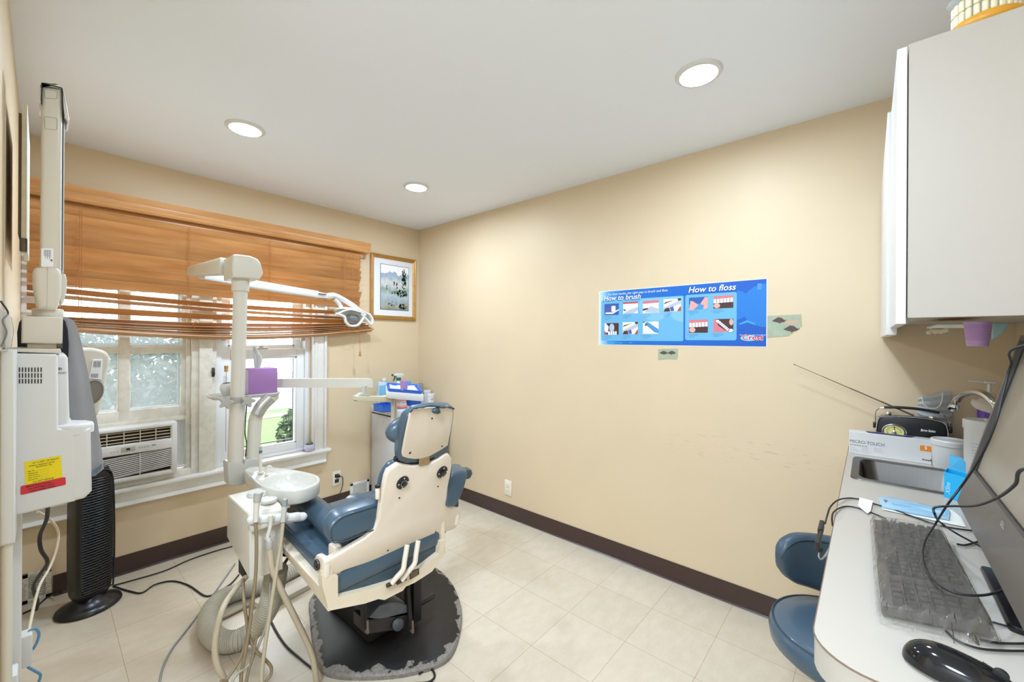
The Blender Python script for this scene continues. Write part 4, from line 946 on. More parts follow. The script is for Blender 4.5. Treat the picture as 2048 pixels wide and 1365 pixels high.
bm = B(); prism(bm, on(plane(1.42, .6, 0), [(906, 1000), (918, 1002), (918, 1014), (911, 1018), (904, 1014)]), (0, .05, 0), .005, 2); obj('armrest_bracket', bm, M_BLUEDK, a2)
# headrest
nh = nrm(PH_)
hs = [(823, 821.5), (860, 817.5), (899, 814), (906, 816), (906.5, 830), (905, 845), (901, 868), (896, 892), (884, 900), (870, 908), (857, 915), (843, 919), (829, 919.5), (815, 917.5), (806, 914.5), (805, 907), (810, 880), (815, 855), (820, 832)]
bm = B(); prism(bm, on(PH_, hs), nh*.012, .004, 2); obj('headrest_shell', bm, M_SHELL, ch, 40)
hc = [(812, 819.6), (824, 812), (856, 806.5), (882, 805.5), (896, 807), (899, 815), (897, 840), (889, 891), (884, 901), (856, 917), (822, 922), (799, 917), (789.5, 909), (791.5, 869), (801.5, 832)]
bm = B(); prism(bm, smooth_closed([p-nh*.030 for p in on(offs(PH_, .04), hc)], 3), nh*.036, .016, 5); obj('headrest_cushion', bm, M_BLUE, ch, 60)
bm = B()
gp = [p-nh*.002 for p in on(PH_, [(819, 825), (826, 817), (840, 815), (858, 811.5), (872, 812.5), (884, 814.5), (897, 814), (906, 817.5)])]
tube(bm, gp, .007, 8, 6, rf=lambda i, n: .0045+.0035*abs(math.sin(i*.55)), flat=.6); obj('gathered_hem', bm, M_BLUEDK, ch, 60)
c = P(866, 816, pl=PH_); bm = B(); ball(bm, c-nh*.012+V((0, 0, -.006)), (.012, .010, .010), 12, 8); prism(bm, [p-nh*.010 for p in on(PH_, [(865, 816), (876, 814), (879, 824), (871, 827), (866, 822)])], nh*.008, .002, 2); obj('hem_knot', bm, M_BLUEDK, ch, 60)
for x, y, rr_ in ((864, 837.5, .0037), (884, 893, .0037), (820, 906.5, .0048)):
    c = P(x, y, pl=PH_); obj('headrest_screw', cyl(B(), c+nh*.001, c-nh*.0012, rr_, seg=12), M_DKBROWN, ch)
bm = B(); c = P(800, 868, pl=PH_)+nh*.075; Mp = Matrix.Rotation(math.atan(.42), 4, 'X')
ball(bm, c+V((.105, 0, -.035)), (.118, .05, .06), 28, 16, Mp); obj('neck_pillow', bm, M_BLUE, ch, 80)
bm = B(); box(bm, c+V((.03, -.05, -.06)), c+V((.16, -.02, -.005)), .006); obj('pillow_mount', bm, M_BLACKM, ch)
bm = B(); prism(bm, [p-n_*.003 for p in on(PB_, [(839, 917), (857, 910), (860, 927), (838, 932)])], n_*.006, .001, 1); obj('head_bracket', bm, M_TAN, ch)
bm = B(); tube(bm, [P(799, 925, pl=PB_)+n_*.03, P(820, 929, pl=PB_)+n_*.02, P(845, 928, pl=PB_)+n_*.02, P(870, 919, pl=PB_)+n_*.02, P(893, 904, pl=PB_)+n_*.03], .012, 10, 6); obj('neck_roll', bm, M_NAVYCLOTH, ch)

# ================================================================== delivery unit with bowl and light
du = thing('dental_unit', 'cream dental unit with spittoon bowl, pole light and instrument hoses', 'dental unit', (.61, 1.98, 0))
ux0, ux1, uy0, uy1 = P(498, 1150, Y=1.72).x, P(566, 1130, Y=1.72).x, 1.72, 2.0
prof = [(uy0, .487), (uy0, .705), (uy0+.012, .724), (uy0+.03, .73), (uy1-.03, .735), (uy1-.008, .729), (uy1, .715), (uy1, .555)]
bm = B(); prism(bm, [(ux0, y, z) for y, z in prof], (ux1-ux0, 0, 0), .008, 3); obj('body', bm, M_CREAM, du, 40)
bm = B(); prism(bm, [(ux0+.016, uy0-.004, .485), (ux1-.002, uy0-.004, .48), (ux1-.002, uy0-.004, .70), (ux0+.016, uy0-.004, .70)], (0, .006, 0), .003, 2); obj('front_panel', bm, M_CREAM, du)
bm = B(); q = P(500, 1048, Y=uy0-.02); box(bm, (ux0-.004, uy0-.03, .672), (ux1+.02, uy0+.01, .694), .005); obj('bar_bracket', bm, M_CREAM, du)
obj('top_cover', cyl(B(), (ux0+.085, uy0+.18, .73), (ux0+.085, uy0+.18, .75), .042, .038, b=.006), M_LTGREY, du)
obj('side_disc', cyl(B(), (ux0+.085, uy0+.06, .732), (ux0+.085, uy0+.06, .748), .03, b=.006), M_LTGREY, du)
bm = B(); box(bm, (ux0+.02, uy0+.13, .43), (ux0+.075, uy0+.20, .53), .005); quadbar(bm, (ux1-.03, uy0+.20, .50), (.98, 1.84, .33), .02, .03); obj('support_arm', bm, M_BLACKM, du)
# holder bar with instruments
YBAR = 1.70; ba, bb_ = P(503, 1041, Y=YBAR), P(606, 1034, Y=YBAR)
bm = B(); d = (bb_-ba).normalized(); lathe(bm, [(0, -.016), (.009, -.013), (.0155, -.004), (.0165, 0), (.0165, (bb_-ba).length), (.0155, (bb_-ba).length+.004), (.009, (bb_-ba).length+.013), (0, (bb_-ba).length+.016)], ba, d, 24)
hb = obj('holder_bar', bm, M_WHITE, du, 50)
for x in (510, 541, 567.5, 592):
    o = P(x, 1041-(x-503)*.07, Y=YBAR); bm = B(); lathe(bm, [(.0172, -.010), (.0178, -.008), (.0178, .008), (.0172, .010)], o, d, 24); obj('clip', bm, M_LTGREY, hb)
yI = 1.672
def inst(pts, rf, m, nm, sm=6, lab=None):
    bm = B(); tube(bm, [P(x, y, Y=yI) for x, y in pts], .01, 12, sm, rf=rf); return obj(nm, bm, m, du, 50)
h1 = inst([(511.5, 1044), (512.5, 1020), (514, 1004)], lambda i, n: .009+.0012*i/n, M_CREAM, 'saliva_handpiece')
bm = B(); tube(bm, [P(514, 1004, Y=yI), P(515, 996, Y=yI), P(516.5, 990, Y=yI), P(517, 985.5, Y=yI)], .011, 12, 4, rf=lambda i, n: .0125+.003*i/n); box(bm, P(521.5, 986, Y=yI-.004)+V((-.004, 0, -.006)), P(521.5, 986, Y=yI+.008)+V((.006, 0, .006)), .002); obj('handpiece_head', bm, M_KNOBGREY, h1.parent, 50)
h2 = inst([(566, 1044), (568, 1025), (569.5, 1014)], lambda i, n: .0088+.001*i/n, M_LTGREY, 'suction_valve')
bm = B(); tube(bm, [P(569.5, 1014, Y=yI), P(570, 1007, Y=yI), P(570.5, 999, Y=yI)], .008, 4, 0, rf=lambda i, n: .0098); obj('valve_nozzle', bm, mat('smoky_plastic', '#9AA09C', .3), du, 30)
bm = B(); tube(bm, [P(541, 1031, Y=yI), P(541.5, 1045, Y=yI), P(539, 1060, Y=yI), P(535, 1075, Y=yI), P(538, 1082, Y=yI)], .008, 10, 5, rf=lambda i, n: .0085-.002*math.sin(3.14*i/n)); obj('syringe', bm, M_CREAM, du, 50)
bm = B(); a, b_ = P(538.5, 1082, Y=yI), P(538.5, 1098, Y=yI); cyl(bm, b_, a, .0125, b=.002); box(bm, P(528, 1079, Y=yI-.003), P(541, 1075, Y=yI+.006), .002); tube(bm, [P(530, 1078, Y=yI), P(540, 1071, Y=yI), P(545, 1066, Y=yI)], .004, 6, 4); obj('valve_body', bm, M_KNOBGREY, du, 40)
# spittoon bowl
bz = .76
bo_px = [(488.5, 944), (491, 940), (501, 936), (520, 935), (550, 937), (575, 940), (601, 944), (625, 949.5), (638, 955), (640, 962.5), (630, 971), (609, 979), (585, 982.6), (561, 982.6), (537, 978.6), (517, 969), (503, 957)]
rim = smooth_closed([P(x, y, Z=bz) for x, y in bo_px], 3)
bcen = P(583, 962, Z=bz); bm = B(); rings = []
def ringo(f, z, c=None):
    c = c or V((sum(p.x for p in rim)/len(rim), sum(p.y for p in rim)/len(rim), 0)); return [bm.verts.new(V((c.x+(p.x-c.x)*f, c.y+(p.y-c.y)*f, z))) for p in rim]
outer = [(.50, bz-.078), (.74, bz-.073), (.84, bz-.064), (.95, bz-.060), (.985, bz-.053), (1.0, bz-.006), (.99, bz+.002), (.965, bz+.004), (.945, bz+.001)]
for f, z in outer: rings.append(ringo(f, z))
# deck ends here; the round basin sinks on the right-hand side
basin = [(bcen.x+.105*math.cos(t_)*1.0, bcen.y+.078*math.sin(t_)) for t_ in [2*math.pi*k/len(rim) for k in range(len(rim))]]
def bring(f, z):
    out = []; c = bcen; last = rings[8]
    for v in last:
        d = V((v.co.x-c.x, v.co.y-c.y, 0)).normalized(); L = 1/math.sqrt((d.x/.105)**2+(d.y/.145)**2)
        L = min(L, (V((v.co.x, v.co.y, 0))-V((c.x, c.y, 0))).length*.97)
        out.append(bm.verts.new(V((c.x+d.x*L*f, c.y+d.y*L*f, z))))
    return out
for f, z in ((1.0, bz-.002), (.97, bz-.010), (.93, bz-.030), (.80, bz-.050), (.45, bz-.060), (.15, bz-.063)): rings.append(bring(f, z))
for a, b_ in zip(rings, rings[1:]):
    for i in range(len(rim)): bm.faces.new((a[i], a[(i+1) % len(rim)], b_[(i+1) % len(rim)], b_[i]))
bm.faces.new(rings[-1]); bm.faces.new(rings[0][::-1])
obj('spittoon_bowl', bm, M_PORC, du, 60)
q = P(532.5, 951, Z=bz); bm = B(); cyl(bm, q, q+V((0, 0, .006)), .010, b=.002); tube(bm, [q, q+V((0, 0, .022)), q+V((.003, -.003, .036)), q+V((.012, -.010, .040)), q+V((.018, -.014, .030))], .0042, 10, 5); obj('rinse_spout', bm, M_CREAM, du, 60)
q = P(521, 948, Z=bz); bm = B(); cyl(bm, q, q+V((0, 0, .09)), .0062); cyl(bm, q, q+V((0, 0, .008)), .013, b=.003); cf = obj('evacuator_tube', bm, M_CREAM, du)
bm = B(); cyl(bm, q+V((0, 0, .09)), q+V((0, 0, .125)), .0058); obj('tube_tip', bm, M_HOSE, cf); obj('blue_band', cyl(B(), q+V((0, 0, .096)), q+V((0, 0, .106)), .0068), mat('band_blue', '#2E6D9E', .4), cf)
q = V((bcen.x-.02, bcen.y+.02, 0)); bm = B(); cyl(bm, q+V((0, 0, bz-.10)), q+V((0, 0, bz-.07)), .028); obj('bowl_drain', bm, M_CREAM, du)
bm = B(); box(bm, (ux0+.05, uy0+.22, .66), (bcen.x, uy0+.27, .69), .006); obj('bowl_bracket', bm, M_LTGREY, du)
# poles
YP = 2.28; jb = plane(2.245, 0, 0)
bm = B(); prism(bm, on(jb, [(455, 931), (457, 926), (486, 926), (488, 930), (491, 921), (516, 917), (518, 925), (519, 962), (512, 966), (490, 968), (484, 972), (458, 971)]), (0, .075, 0), .008, 3); box(bm, (.655, 1.95, .69), (.695, 2.30, .72), .006); obj('pole_joint', bm, M_LTGREY, du, 40)
pa, pb__ = P(471, 928, Y=YP), P(475, 800, Y=YP)
obj('lower_pole', cyl(B(), pa, pb__, .0325), M_CREAM, du)
pc = P(481, 583, Y=YP); obj('pole', cyl(B(), pb__, pc, .0298), M_CREAM, du)
obj('pole_collar', cyl(B(), P(474.5, 806, Y=YP), P(475, 794, Y=YP), .0335), M_KNOBGREY, du)
bm = B(); tube(bm, [P(506, 925, Y=YP), P(509, 860, Y=YP), P(513, 832, Y=YP), P(525, 812, Y=YP), P(541, 797, Y=2.34), P(546, 793, Y=2.36)], .029, 16, 8); obj('arm_riser', bm, M_CREAM, du, 60)
bm = B(); tube(bm, [P(513, 830, Y=2.25), P(524, 812, Y=2.25), P(540, 796, Y=2.25)], .0285, 14, 6); obj('riser_elbow', bm, mat('satin_metal', '#C4C1BA', .25, .5), du, 60)
bm = B(); q = P(530, 790, Y=2.46); cyl(bm, (q.x, 2.46, q.z-.02), (q.x, 2.46, P(530, 757, Y=2.46).z), .02); obj('arm_post', bm, M_CREAM, du)
# shelf with star knobs
sz = P(490, 794, Y=2.30).z; s0, s1 = P(425, 795, Y=2.36).x, P(557, 790, Y=2.30).x+.012
bm = B(); yc = 2.38; pts = [V((s0, yc-.06, sz-.010)), V((s1-.03, yc-.085, sz-.010)), V((s1, yc-.06, sz-.010)), V((s1, yc+.10, sz-.010)), V((s0, yc+.10, sz-.010))]
prism(bm, pts, (0, 0, .012), .003, 2, corner=.035, cseg=5); sh = obj('shelf', bm, M_LTGREY, du, 40)
bm = B(); 
for a, b_ in zip(pts[:2]+pts[2:3], pts[1:3]+pts[3:4]): pass
pr_ = round_poly([p+V((0, 0, .012)) for p in pts], .035, 5); tube(bm, pr_+[pr_[0]], .0055, 6, 0); obj('shelf_lip', bm, M_LTGREY, sh, 60)
for x, y in ((453.5, 806), (497, 803)):
    c = P(x, y, Y=2.215); bm = B(); star = []
    for k in range(40):
        a = k*2*math.pi/40+.3; r_ = 0.0245+.007*math.cos(5*a); star.append(c+V((r_*math.cos(a), 0, r_*math.sin(a))))
    prism(bm, star, (0, .016, 0), .004, 3); cyl(bm, c+V((0, .014, 0)), c+V((0, .06, 0)), .009); obj('star_knob', bm, M_KNOBGREY, du, 50)
# horizontal arm and instrument bracket
a, b_ = P(546, 766.5, Y=2.46), P(742, 766, Y=2.06); w_ = .024
bm = B(); dd = b_-a; prism(bm, [a+V((0, -w_, -w_)), a+V((0, w_, -w_)), a+V((0, w_, w_)), a+V((0, -w_, w_))], dd, .006, 3); obj('tray_arm', bm, M_CREAM, du)
bm = B(); q = P(728, 776, Y=2.06); cyl(bm, q+V((0, 0, -.03)), q+V((0, 0, .01)), .012); prism(bm, on(plane(2.05, 0, 0), [(714, 793), (724, 786), (733, 786), (742, 793)]), (0, .04, 0), .006, 2); obj('arm_pivot', bm, M_LTGREY, du)
bm = B(); prism(bm, on(plane(2.04, 0, 0), [(712, 793), (785, 793.5), (784, 805), (716, 804), (712, 801)]), (0, .045, 0), .005, 2); obj('bracket_arm', bm, mat('aged_cream', '#D8CFAE', .45), du)
tz0, tz1 = 1.048, 1.085
tr = [P(x, y, Z=tz1) for x, y in ((773, 784), (848, 790), (835, 774.5), (771.5, 771.5))]
for p in tr: p.z = 0
bm = B(); prism(bm, [p+V((0, 0, tz0)) for p in tr], (0, 0, tz1-tz0), .004, 2, corner=.015); obj('tray_holder', bm, M_WHITE, du, 40)
bm = B(); q = P(786, 803, Y=2.09); cyl(bm, (q.x, 2.09, .80), (q.x, 2.09, tz0), .011); cyl(bm, (q.x+.03, 2.11, .83), (q.x+.03, 2.11, tz0), .010); box(bm, P(770, 798, Y=2.07), (q.x+.10, 2.14, tz0), .003); obj('tray_stem', bm, M_CREAM, du)
# operating light
lt = plane(2.05, 0, 0)
bm = B(); hp = on(plane(2.215, 0, 0), [(466, 510), (472, 508.3), (500, 511.5), (516, 518), (522, 527), (527, 546), (525, 551), (520, 559), (497, 557), (466, 555), (465, 540)])
prism(bm, hp, (0, .15, -.004), .008, 3); obj('light_swivel', bm, M_CREAM, du, 40)
bm = B(); cyl(bm, P(481, 583.5, Y=YP), P(481, 553, Y=YP), .0365, b=.002); obj('swivel_collar', bm, M_CREAM, du)
e0 = P(464, 534, X=.545); e0 = P(455, 533, Y=2.37); e1 = P(386, 544, Y=2.86)
bm = B(); 
def taper(bm, a, b, w0, h0, w1, h1, r=.005):
    a, b = V(a), V(b); t = bmesh.new(); d = (b-a).normalized(); u = d.cross(V((0, 0, 1))).normalized(); v = u.cross(d)
    A = [t.verts.new(a+u*x*w0+v*y*h0) for x, y in ((-1, -1), (1, -1), (1, 1), (-1, 1))]; C_ = [t.verts.new(b+u*x*w1+v*y*h1) for x, y in ((-1, -1), (1, -1), (1, 1), (-1, 1))]
    t.faces.new(A[::-1]); t.faces.new(C_)
    for i in range(4): t.faces.new((A[i], A[(i+1) % 4], C_[(i+1) % 4], C_[i]))
    bev(t, r, 2); merge(bm, t); return bm
taper(bm, e0, e1, .034, .040, .028, .026, .008); obj('light_arm', bm, M_CREAM, du, 40)
g0 = P(398, 552, Y=2.80); g1 = P(636, 590, Y=2.70)
bm = B(); taper(bm, g0, P(470, 563, Y=2.74), .016, .016, .020, .020); taper(bm, P(470, 563, Y=2.74), g1, .022, .024, .022, .022, .006); obj('spring_arm', bm, M_WHITE, du, 40)
bm = B(); taper(bm, g1-V((.03, 0, .0)), P(662, 594, Y=2.70), .02, .02, .016, .015); obj('spring_sleeve', bm, M_WHITE, du); obj('sleeve_slot', box(B(), P(637, 587, Y=2.676), P(653, 590, Y=2.68)), M_BLACK, du)
yl = 2.70
bm = B(); tube(bm, [P(655, 593, Y=yl), P(668, 592, Y=yl), P(686, 600, Y=yl), P(703, 610, Y=yl), P(716, 620, Y=yl), P(722, 627, Y=yl)], .02, 12, 6, rf=lambda i, n: .021-.005*i/n); tube(bm, [P(669, 598, Y=yl), P(678, 608, Y=yl), P(686, 622, Y=yl)], .014, 10, 5); ly = obj('light_yoke', bm, M_WHITE, du, 60)
# light head: shallow dish with two looped handles
hc_ = P(706, 632, Y=yl)
bm = B(); Mr = Matrix.Rotation(math.radians(14), 4, 'Y') @ Matrix.Rotation(math.radians(-18), 4, 'X')
t_ = bmesh.new(); lathe(t_, [(.0, .030), (.05, .027), (.09, .016), (.122, -.004), (.126, -.012), (.118, -.010), (.085, .006), (.045, .015), (0, .018)], (0, 0, 0), (0, 0, 1), 32, 1.05, .62); t_.transform(Matrix.Translation(hc_+V((0, 0, .012))) @ Mr); merge(bm, t_)
obj('light_head', bm, M_WHITE, du, 60)
bm = B(); t_ = bmesh.new(); lathe(t_, [(0, 0), (.045, -.004), (.052, -.03), (.04, -.045), (0, -.048)], (0, 0, 0), (0, 0, 1), 24, .95, .8); t_.transform(Matrix.Translation(hc_+V((-.005, -.01, .0))) @ Mr); merge(bm, t_); obj('reflector', bm, mat('grey_reflector', '#8E9498', .3, .4), du, 60)
for (pts) in ([(672, 628), (688, 634), (692, 645), (700, 652), (715, 651), (725, 640), (729, 630)], [(722, 628), (733, 640), (742, 650), (745, 640), (738, 628)], ):
    bm = B(); tube(bm, [P(x, y, Y=yl-.07) for x, y in pts], .009, 10, 6); obj('handle_loop', bm, M_WHITE, du, 60)
bm = B(); tube(bm, [P(x, y, Y=yl-.06) for x, y in ((673, 629), (690, 622), (712, 619), (735, 628), (743, 634))], .010, 10, 6, flat=.6); obj('shade_rim', bm, M_WHITE, du, 60)
# hoses of the unit
def hose(nm, pts, r, m, Y=1.68, lean=0):
    bm = B(); L = len(pts)
    q_ = [P(p[0], p[1], Y=(p[2] if len(p) > 2 else Y-lean*i/(L-1))) for i, p in enumerate(pts)]
    if nm == 'hose':                     # the tail rests on the floor and curls back under the unit
        e = q_[-1]; k = (L*7+int(r*9000)) % 5; q_ += [V((e.x+.004, e.y-.03, max(r, e.z*.4))), V((e.x-.02-.01*k, e.y-.07, r)), V((e.x-.09, e.y-.06+.02*k, r)), V((e.x-.15, e.y+.03+.02*k, r))]
    tube(bm, q_, r, 10, 8); return obj(nm, bm, m, du, 80)
hose('hose', [(511, 1046), (513, 1080), (512, 1140), (506, 1200), (499, 1255), (490, 1310), (482, 1362)], .0058, M_HOSEBR, 1.672, .03)
hose('hose', [(539, 1098), (545, 1140), (565, 1186), (598, 1252), (621, 1302), (630, 1340), (634, 1372)], .0108, M_HOSE, 1.672, .05)
hose('hose', [(566, 1046), (562, 1085), (555, 1130), (547, 1180), (538, 1240), (529, 1300), (523, 1366)], .0066, M_HOSE, 1.672, .05)
hose('hose', [(492, 1155, 1.80), (470, 1180, 1.76), (447, 1215), (433, 1265), (430, 1305), (436, 1335), (450, 1368)], .0100, M_HOSE, 1.72, .06)
hose('hose', [(486, 1160, 1.78), (488, 1200), (493, 1240), (498, 1272), (510, 1300), (528, 1318), (542, 1335), (541, 1352), (531, 1370)], .0055, M_HOSEBR, 1.68, .05)
hose('hose', [(541, 1150, 1.78), (536, 1235), (520, 1285), (498, 1330), (465, 1364)], .005, M_HOSEGY, 1.71, .08)
hose('hose', [(502, 1200), (497, 1255), (484, 1310), (455, 1358), (440, 1372)], .005, M_HOSEBR, 1.68, .05)
hose('hose', [(513, 1275), (505, 1315), (493, 1366)], .005, M_HOSEBR, 1.66, .02)
# corrugated suction hose
bm = B(); pts = [P(553, 1138, Y=1.84), P(547, 1175, Y=1.87), P(536, 1218, Y=1.93), P(505, 1262, Z=.07), P(468, 1283, Z=.05), P(436, 1280, Z=.048), P(417, 1256, Z=.046), P(421, 1222, Z=.046), P(447, 1196, Z=.046), P(490, 1180, Z=.046), P(545, 1165, Z=.046), P(592, 1140, Z=.046), P(640, 1120, Z=.046)]
path = spline(pts, 40); tube(bm, path, .04, 18, 0, rf=lambda i, n: .041+(.0024 if (i//2) % 2 else -.0026)); obj('corrugated_hose', bm, M_CORR, du, 35)
hose('cable', [(486, 800, 2.30), (488, 850, 2.31), (485, 890, 2.31), (487, 920, 2.31)], .0025, M_CABLE); hose('cable', [(494, 800, 2.32), (490, 860, 2.32), (493, 890, 2.32), (490, 925, 2.32)], .0025, M_CABLE)

# things on the shelf and tray
YT = 2.315; q = P(497.5, 789, Y=YT); q1 = P(555, 789, Y=YT)
t = thing('tissue_box', 'purple cube tissue box on the pole shelf', 'tissue box', ((q.x+q1.x)/2, YT+.05, sz+.0035)); xw = q1.x-q.x
bm = B(); box(bm, (q.x, YT, sz+.0035), (q1.x, YT+xw*.92, sz+.002+xw*1.0), .003); obj('carton', bm, M_PURPLE, t)
obj('side_print', box(B(), (q.x-.0012, YT+.003, sz+.005), (q.x-.0002, YT+xw*.9, sz+xw*.99)), M_PURPLELT, t, 0)
cx_ = q.x+xw*.42; cy_ = YT+xw*.46; ct = sz+.002+xw
bm = B(); lathe(bm, [(.0, .0), (.032, 0), (.032, .0012), (0, .0012)], (cx_, cy_, ct), (0, 0, 1), 24, 1, .6); obj('opening', bm, M_PURPLELT, t)
bm = B(); prof_ = [(-.012, 0), (.020, 0), (.022, .03), (.026, .055), (.012, .062), (.016, .085), (-.004, .105), (-.016, .108), (-.013, .06)]
rows = []
for k, (z, w0, off) in enumerate(((0, .014, .002), (.02, .017, .003), (.045, .020, .004), (.062, .017, 0), (.08, .014, -.004), (.10, .011, -.010), (.112, .004, -.015))):
    r_ = []
    for j in range(9):
        u = j/8-.5; r_.append(bm.verts.new((cx_+off+u*2*w0, cy_+.008*math.sin(j*1.9+k*.6)+.004*math.cos(k*1.3), ct+z-abs(u)*.01*(k > 4))))
    rows.append(r_)
for a, b_ in zip(rows, rows[1:]):
    for j in range(8): bm.faces.new((a[j], a[j+1], b_[j+1], b_[j]))
bmesh.ops.solidify(bm, geom=list(bm.faces), thickness=.0012); obj('tissue', bm, M_TISSUE, t, 60)
q = P(452, 789, Y=2.34); t = thing('roll_dispenser', 'small white round dispenser behind the pole on the shelf', 'dispenser', (q.x+.015, 2.37, sz+.0035))
bm = B(); lathe(bm, [(0, 0), (.018, 0), (.022, .008), (.030, .035), (.030, .044), (.024, .060), (.018, .064), (.016, .060), (0, .056)], (q.x+.015, 2.37, sz+.0035), (-.12, -.1, 1), 20); obj('body', bm, M_WHITE, t, 50)
bm = B(); lathe(bm, [(.0, .0612), (.016, .0612), (.016, .064), (0, .064)], (q.x+.015, 2.37, sz+.0035), (-.12, -.1, 1), 18); obj('opening', bm, mat('slate_grey', '#5A6472', .5), t)
# blue instrument tray
t = thing('instrument_tray', 'bright blue shallow tray lying on the white tray bracket', 'tray', (sum(tr, V((0, 0, 0)))/4)+V((0, 0, tz1)))
cc = sum(tr, V((0, 0, 0)))/4; ii = [cc+(p-cc)*.95 for p in tr]; i2 = [cc+(p-cc)*.88 for p in tr]
bm = B(); prism(bm, [p+V((0, 0, tz1)) for p in i2], (0, 0, .003))
for i in range(4): 
    a, b_, c2, d2 = ii[i], ii[(i+1) % 4], i2[(i+1) % 4], i2[i]; h = V((0, 0, tz1+.016)); l = V((0, 0, tz1)); e = V((0, 0, .003))
    t2 = bmesh.new(); vs = [t2.verts.new(x) for x in (d2+l, c2+l, b_+h, a+h, d2+l+e+(cc-d2)*.02, c2+l+e+(cc-c2)*.02, b_+h+e*.5+(cc-b_)*.03, a+h+e*.5+(cc-a)*.03)]
    for f in ((0, 1, 2, 3), (7, 6, 5, 4), (0, 4, 5, 1), (1, 5, 6, 2), (2, 6, 7, 3), (3, 7, 4, 0)): t2.faces.new([vs[k] for k in f])
    merge(bm, t2)
bmesh.ops.translate(bm, verts=bm.verts, vec=(0, 0, .0012)); obj('tray', bm, M_BLUEPL, t, 30)
t = thing('paper_liner', 'crumpled white paper liner in the blue tray', 'paper', (sum(tr, V((0, 0, 0)))/4)+V((0, 0, tz1+.004)))
bm = B(); n = 8; rr = random.Random(5); gv = []
for i in range(n+1):
    row = []
    for j in range(n+1):
        a = i2[0].lerp(i2[1], .06+.88*i/n); b_ = i2[3].lerp(i2[2], .06+.88*i/n); p = a.lerp(b_, .06+.88*j/n); row.append(bm.verts.new((p.x, p.y, tz1+.006+rr.uniform(0, .008))))
    gv.append(row)
for i in range(n):
    for j in range(n): bm.faces.new((gv[i][j], gv[i+1][j], gv[i+1][j+1], gv[i][j+1]))
bmesh.ops.solidify(bm, geom=list(bm.faces), thickness=.001); obj('sheet', bm, M_TISSUE, t, 0)
q = P(808, 781, Z=tz1+.012); t = thing('plastic_cup', 'lilac plastic cup standing in the blue tray', 'cup', (q.x, q.y, tz1+.012))
bm = B(); lathe(bm, [(0, 0), (.016, 0), (.018, .003), (.0225, .05), (.0235, .052), (.0215, .052), (.0165, .006), (0, .005)], (q.x, q.y, tz1+.012), (0, 0, 1), 24); obj('cup', bm, M_CUP, t, 50)

# ================================================================== corner cabinet and what stands on it
KX0, KX1, KY0, KY1, KZ = 1.882, 2.372, 2.80, 3.255, .80
t = thing('corner_cabinet', 'white metal cabinet standing in the far corner behind the chair', 'cabinet', ((KX0+KX1)/2, (KY0+KY1)/2, 0))
obj('body', box(B(), (KX0+.004, KY0+.01, .03), (KX1-.004, KY1, KZ-.065), .006), M_CABBLUE, t)
bm = B(); box(bm, (KX0, KY0, KZ-.055), (KX1, KY1+.003, KZ), .006); obj('top', bm, M_CABBLUE, t)
obj('shadow_gap', box(B(), (KX0+.008, KY0+.014, KZ-.065), (KX1-.008, KY1, KZ-.055)), M_BLACKM, t, 0)
for x0, x1 in ((KX0+.012, (KX0+KX1)/2-.002), ((KX0+KX1)/2+.002, KX1-.012)):
    d = obj('door', box(B(), (x0, KY0, .06), (x1, KY0+.014, KZ-.075), .004), M_CABBLUE, t)
    xh = x1-.04 if x0 < 2.0 else x0+.04
    bm = B(); tube(bm, [(xh, KY0, .55), (xh, KY0-.022, .555), (xh, KY0-.022, .635), (xh, KY0, .64)], .005, 8, 4); obj('handle', bm, M_CHROME, d)
def kp(x, y): return P(x, y, Z=KZ)
q = P(797, 793, Y=3.12); t = thing('spray_bottle', 'white spray bottle with a green trigger on the corner cabinet', 'bottle', (q.x, 3.12, KZ))
cx_, cy_ = q.x, 3.12; H1 = P(797, 756, Y=3.12).z
bm = B(); lathe(bm, [(0, 0), (.034, 0), (.036, .006), (.036, .15), (.033, .175), (.02, .205), (.0175, .225), (.0175, H1-KZ-.02), (0, H1-KZ-.02)], (cx_, cy_, KZ), (0, 0, 1), 24); obj('body', bm, M_WHITE, t, 50)
bm = B(); lathe(bm, [(0, 0), (.02, 0), (.02, .024), (0, .024)], (cx_, cy_, H1-.025), (0, 0, 1), 20); obj('collar', bm, M_TEAL, t)
bm = B(); prism(bm, [V((cx_+u*.0058, cy_-.012, H1+v*.0058)) for u, v in ((-3, 0), (4, 0), (8, 1.5), (9, 4), (7, 6.2), (-2, 6.8), (-7, 5.6), (-9.5, 5.6), (-9.5, 3.6), (-5, 3))], (0, .024, 0), .004, 2); hd = obj('sprayer_head', bm, M_WHITE, t, 40)
bm = B(); prism(bm, [V((cx_+u*.0058, cy_-.007, H1+v*.0058)) for u, v in ((-5, 3.4), (-7.2, 3), (-8, -1), (-10, -4), (-8.6, -4.2), (-6, -1))], (0, .014, 0), .002, 2); obj('trigger', bm, M_TEAL, t)
obj('nozzle', cyl(B(), (cx_-.054, cy_, H1+.027), (cx_-.068, cy_, H1+.027), .010, b=.002), M_TEAL, t)
q = P(768, 775, Y=3.15); t = thing('rinse_bottle', 'clear blue bottle with white cap at the back of the corner cabinet', 'bottle', (q.x, 3.15, KZ)); hz = P(768, 757, Y=3.15).z
bm = B(); lathe(bm, [(0, 0), (.040, 0), (.043, .006), (.043, hz-KZ-.075), (.036, hz-KZ-.05), (.018, hz-KZ-.03), (.018, hz-KZ-.022), (0, hz-KZ-.022)], (q.x, 3.15, KZ), (0, 0, 1), 24); obj('body', bm, M_CYANLT, t, 50)
bm = B(); lathe(bm, [(0, 0), (.02, 0), (.019, .024), (0, .024)], (q.x, 3.15, hz-.022), (0, 0, 1), 20); obj('cap', bm, M_WHITE, t)
q = P(764, 800, Y=3.05); t = thing('leaflet_box', 'standing leaflet box printed pale blue with a smiling mouth', 'box', (q.x, 3.05, KZ)); 
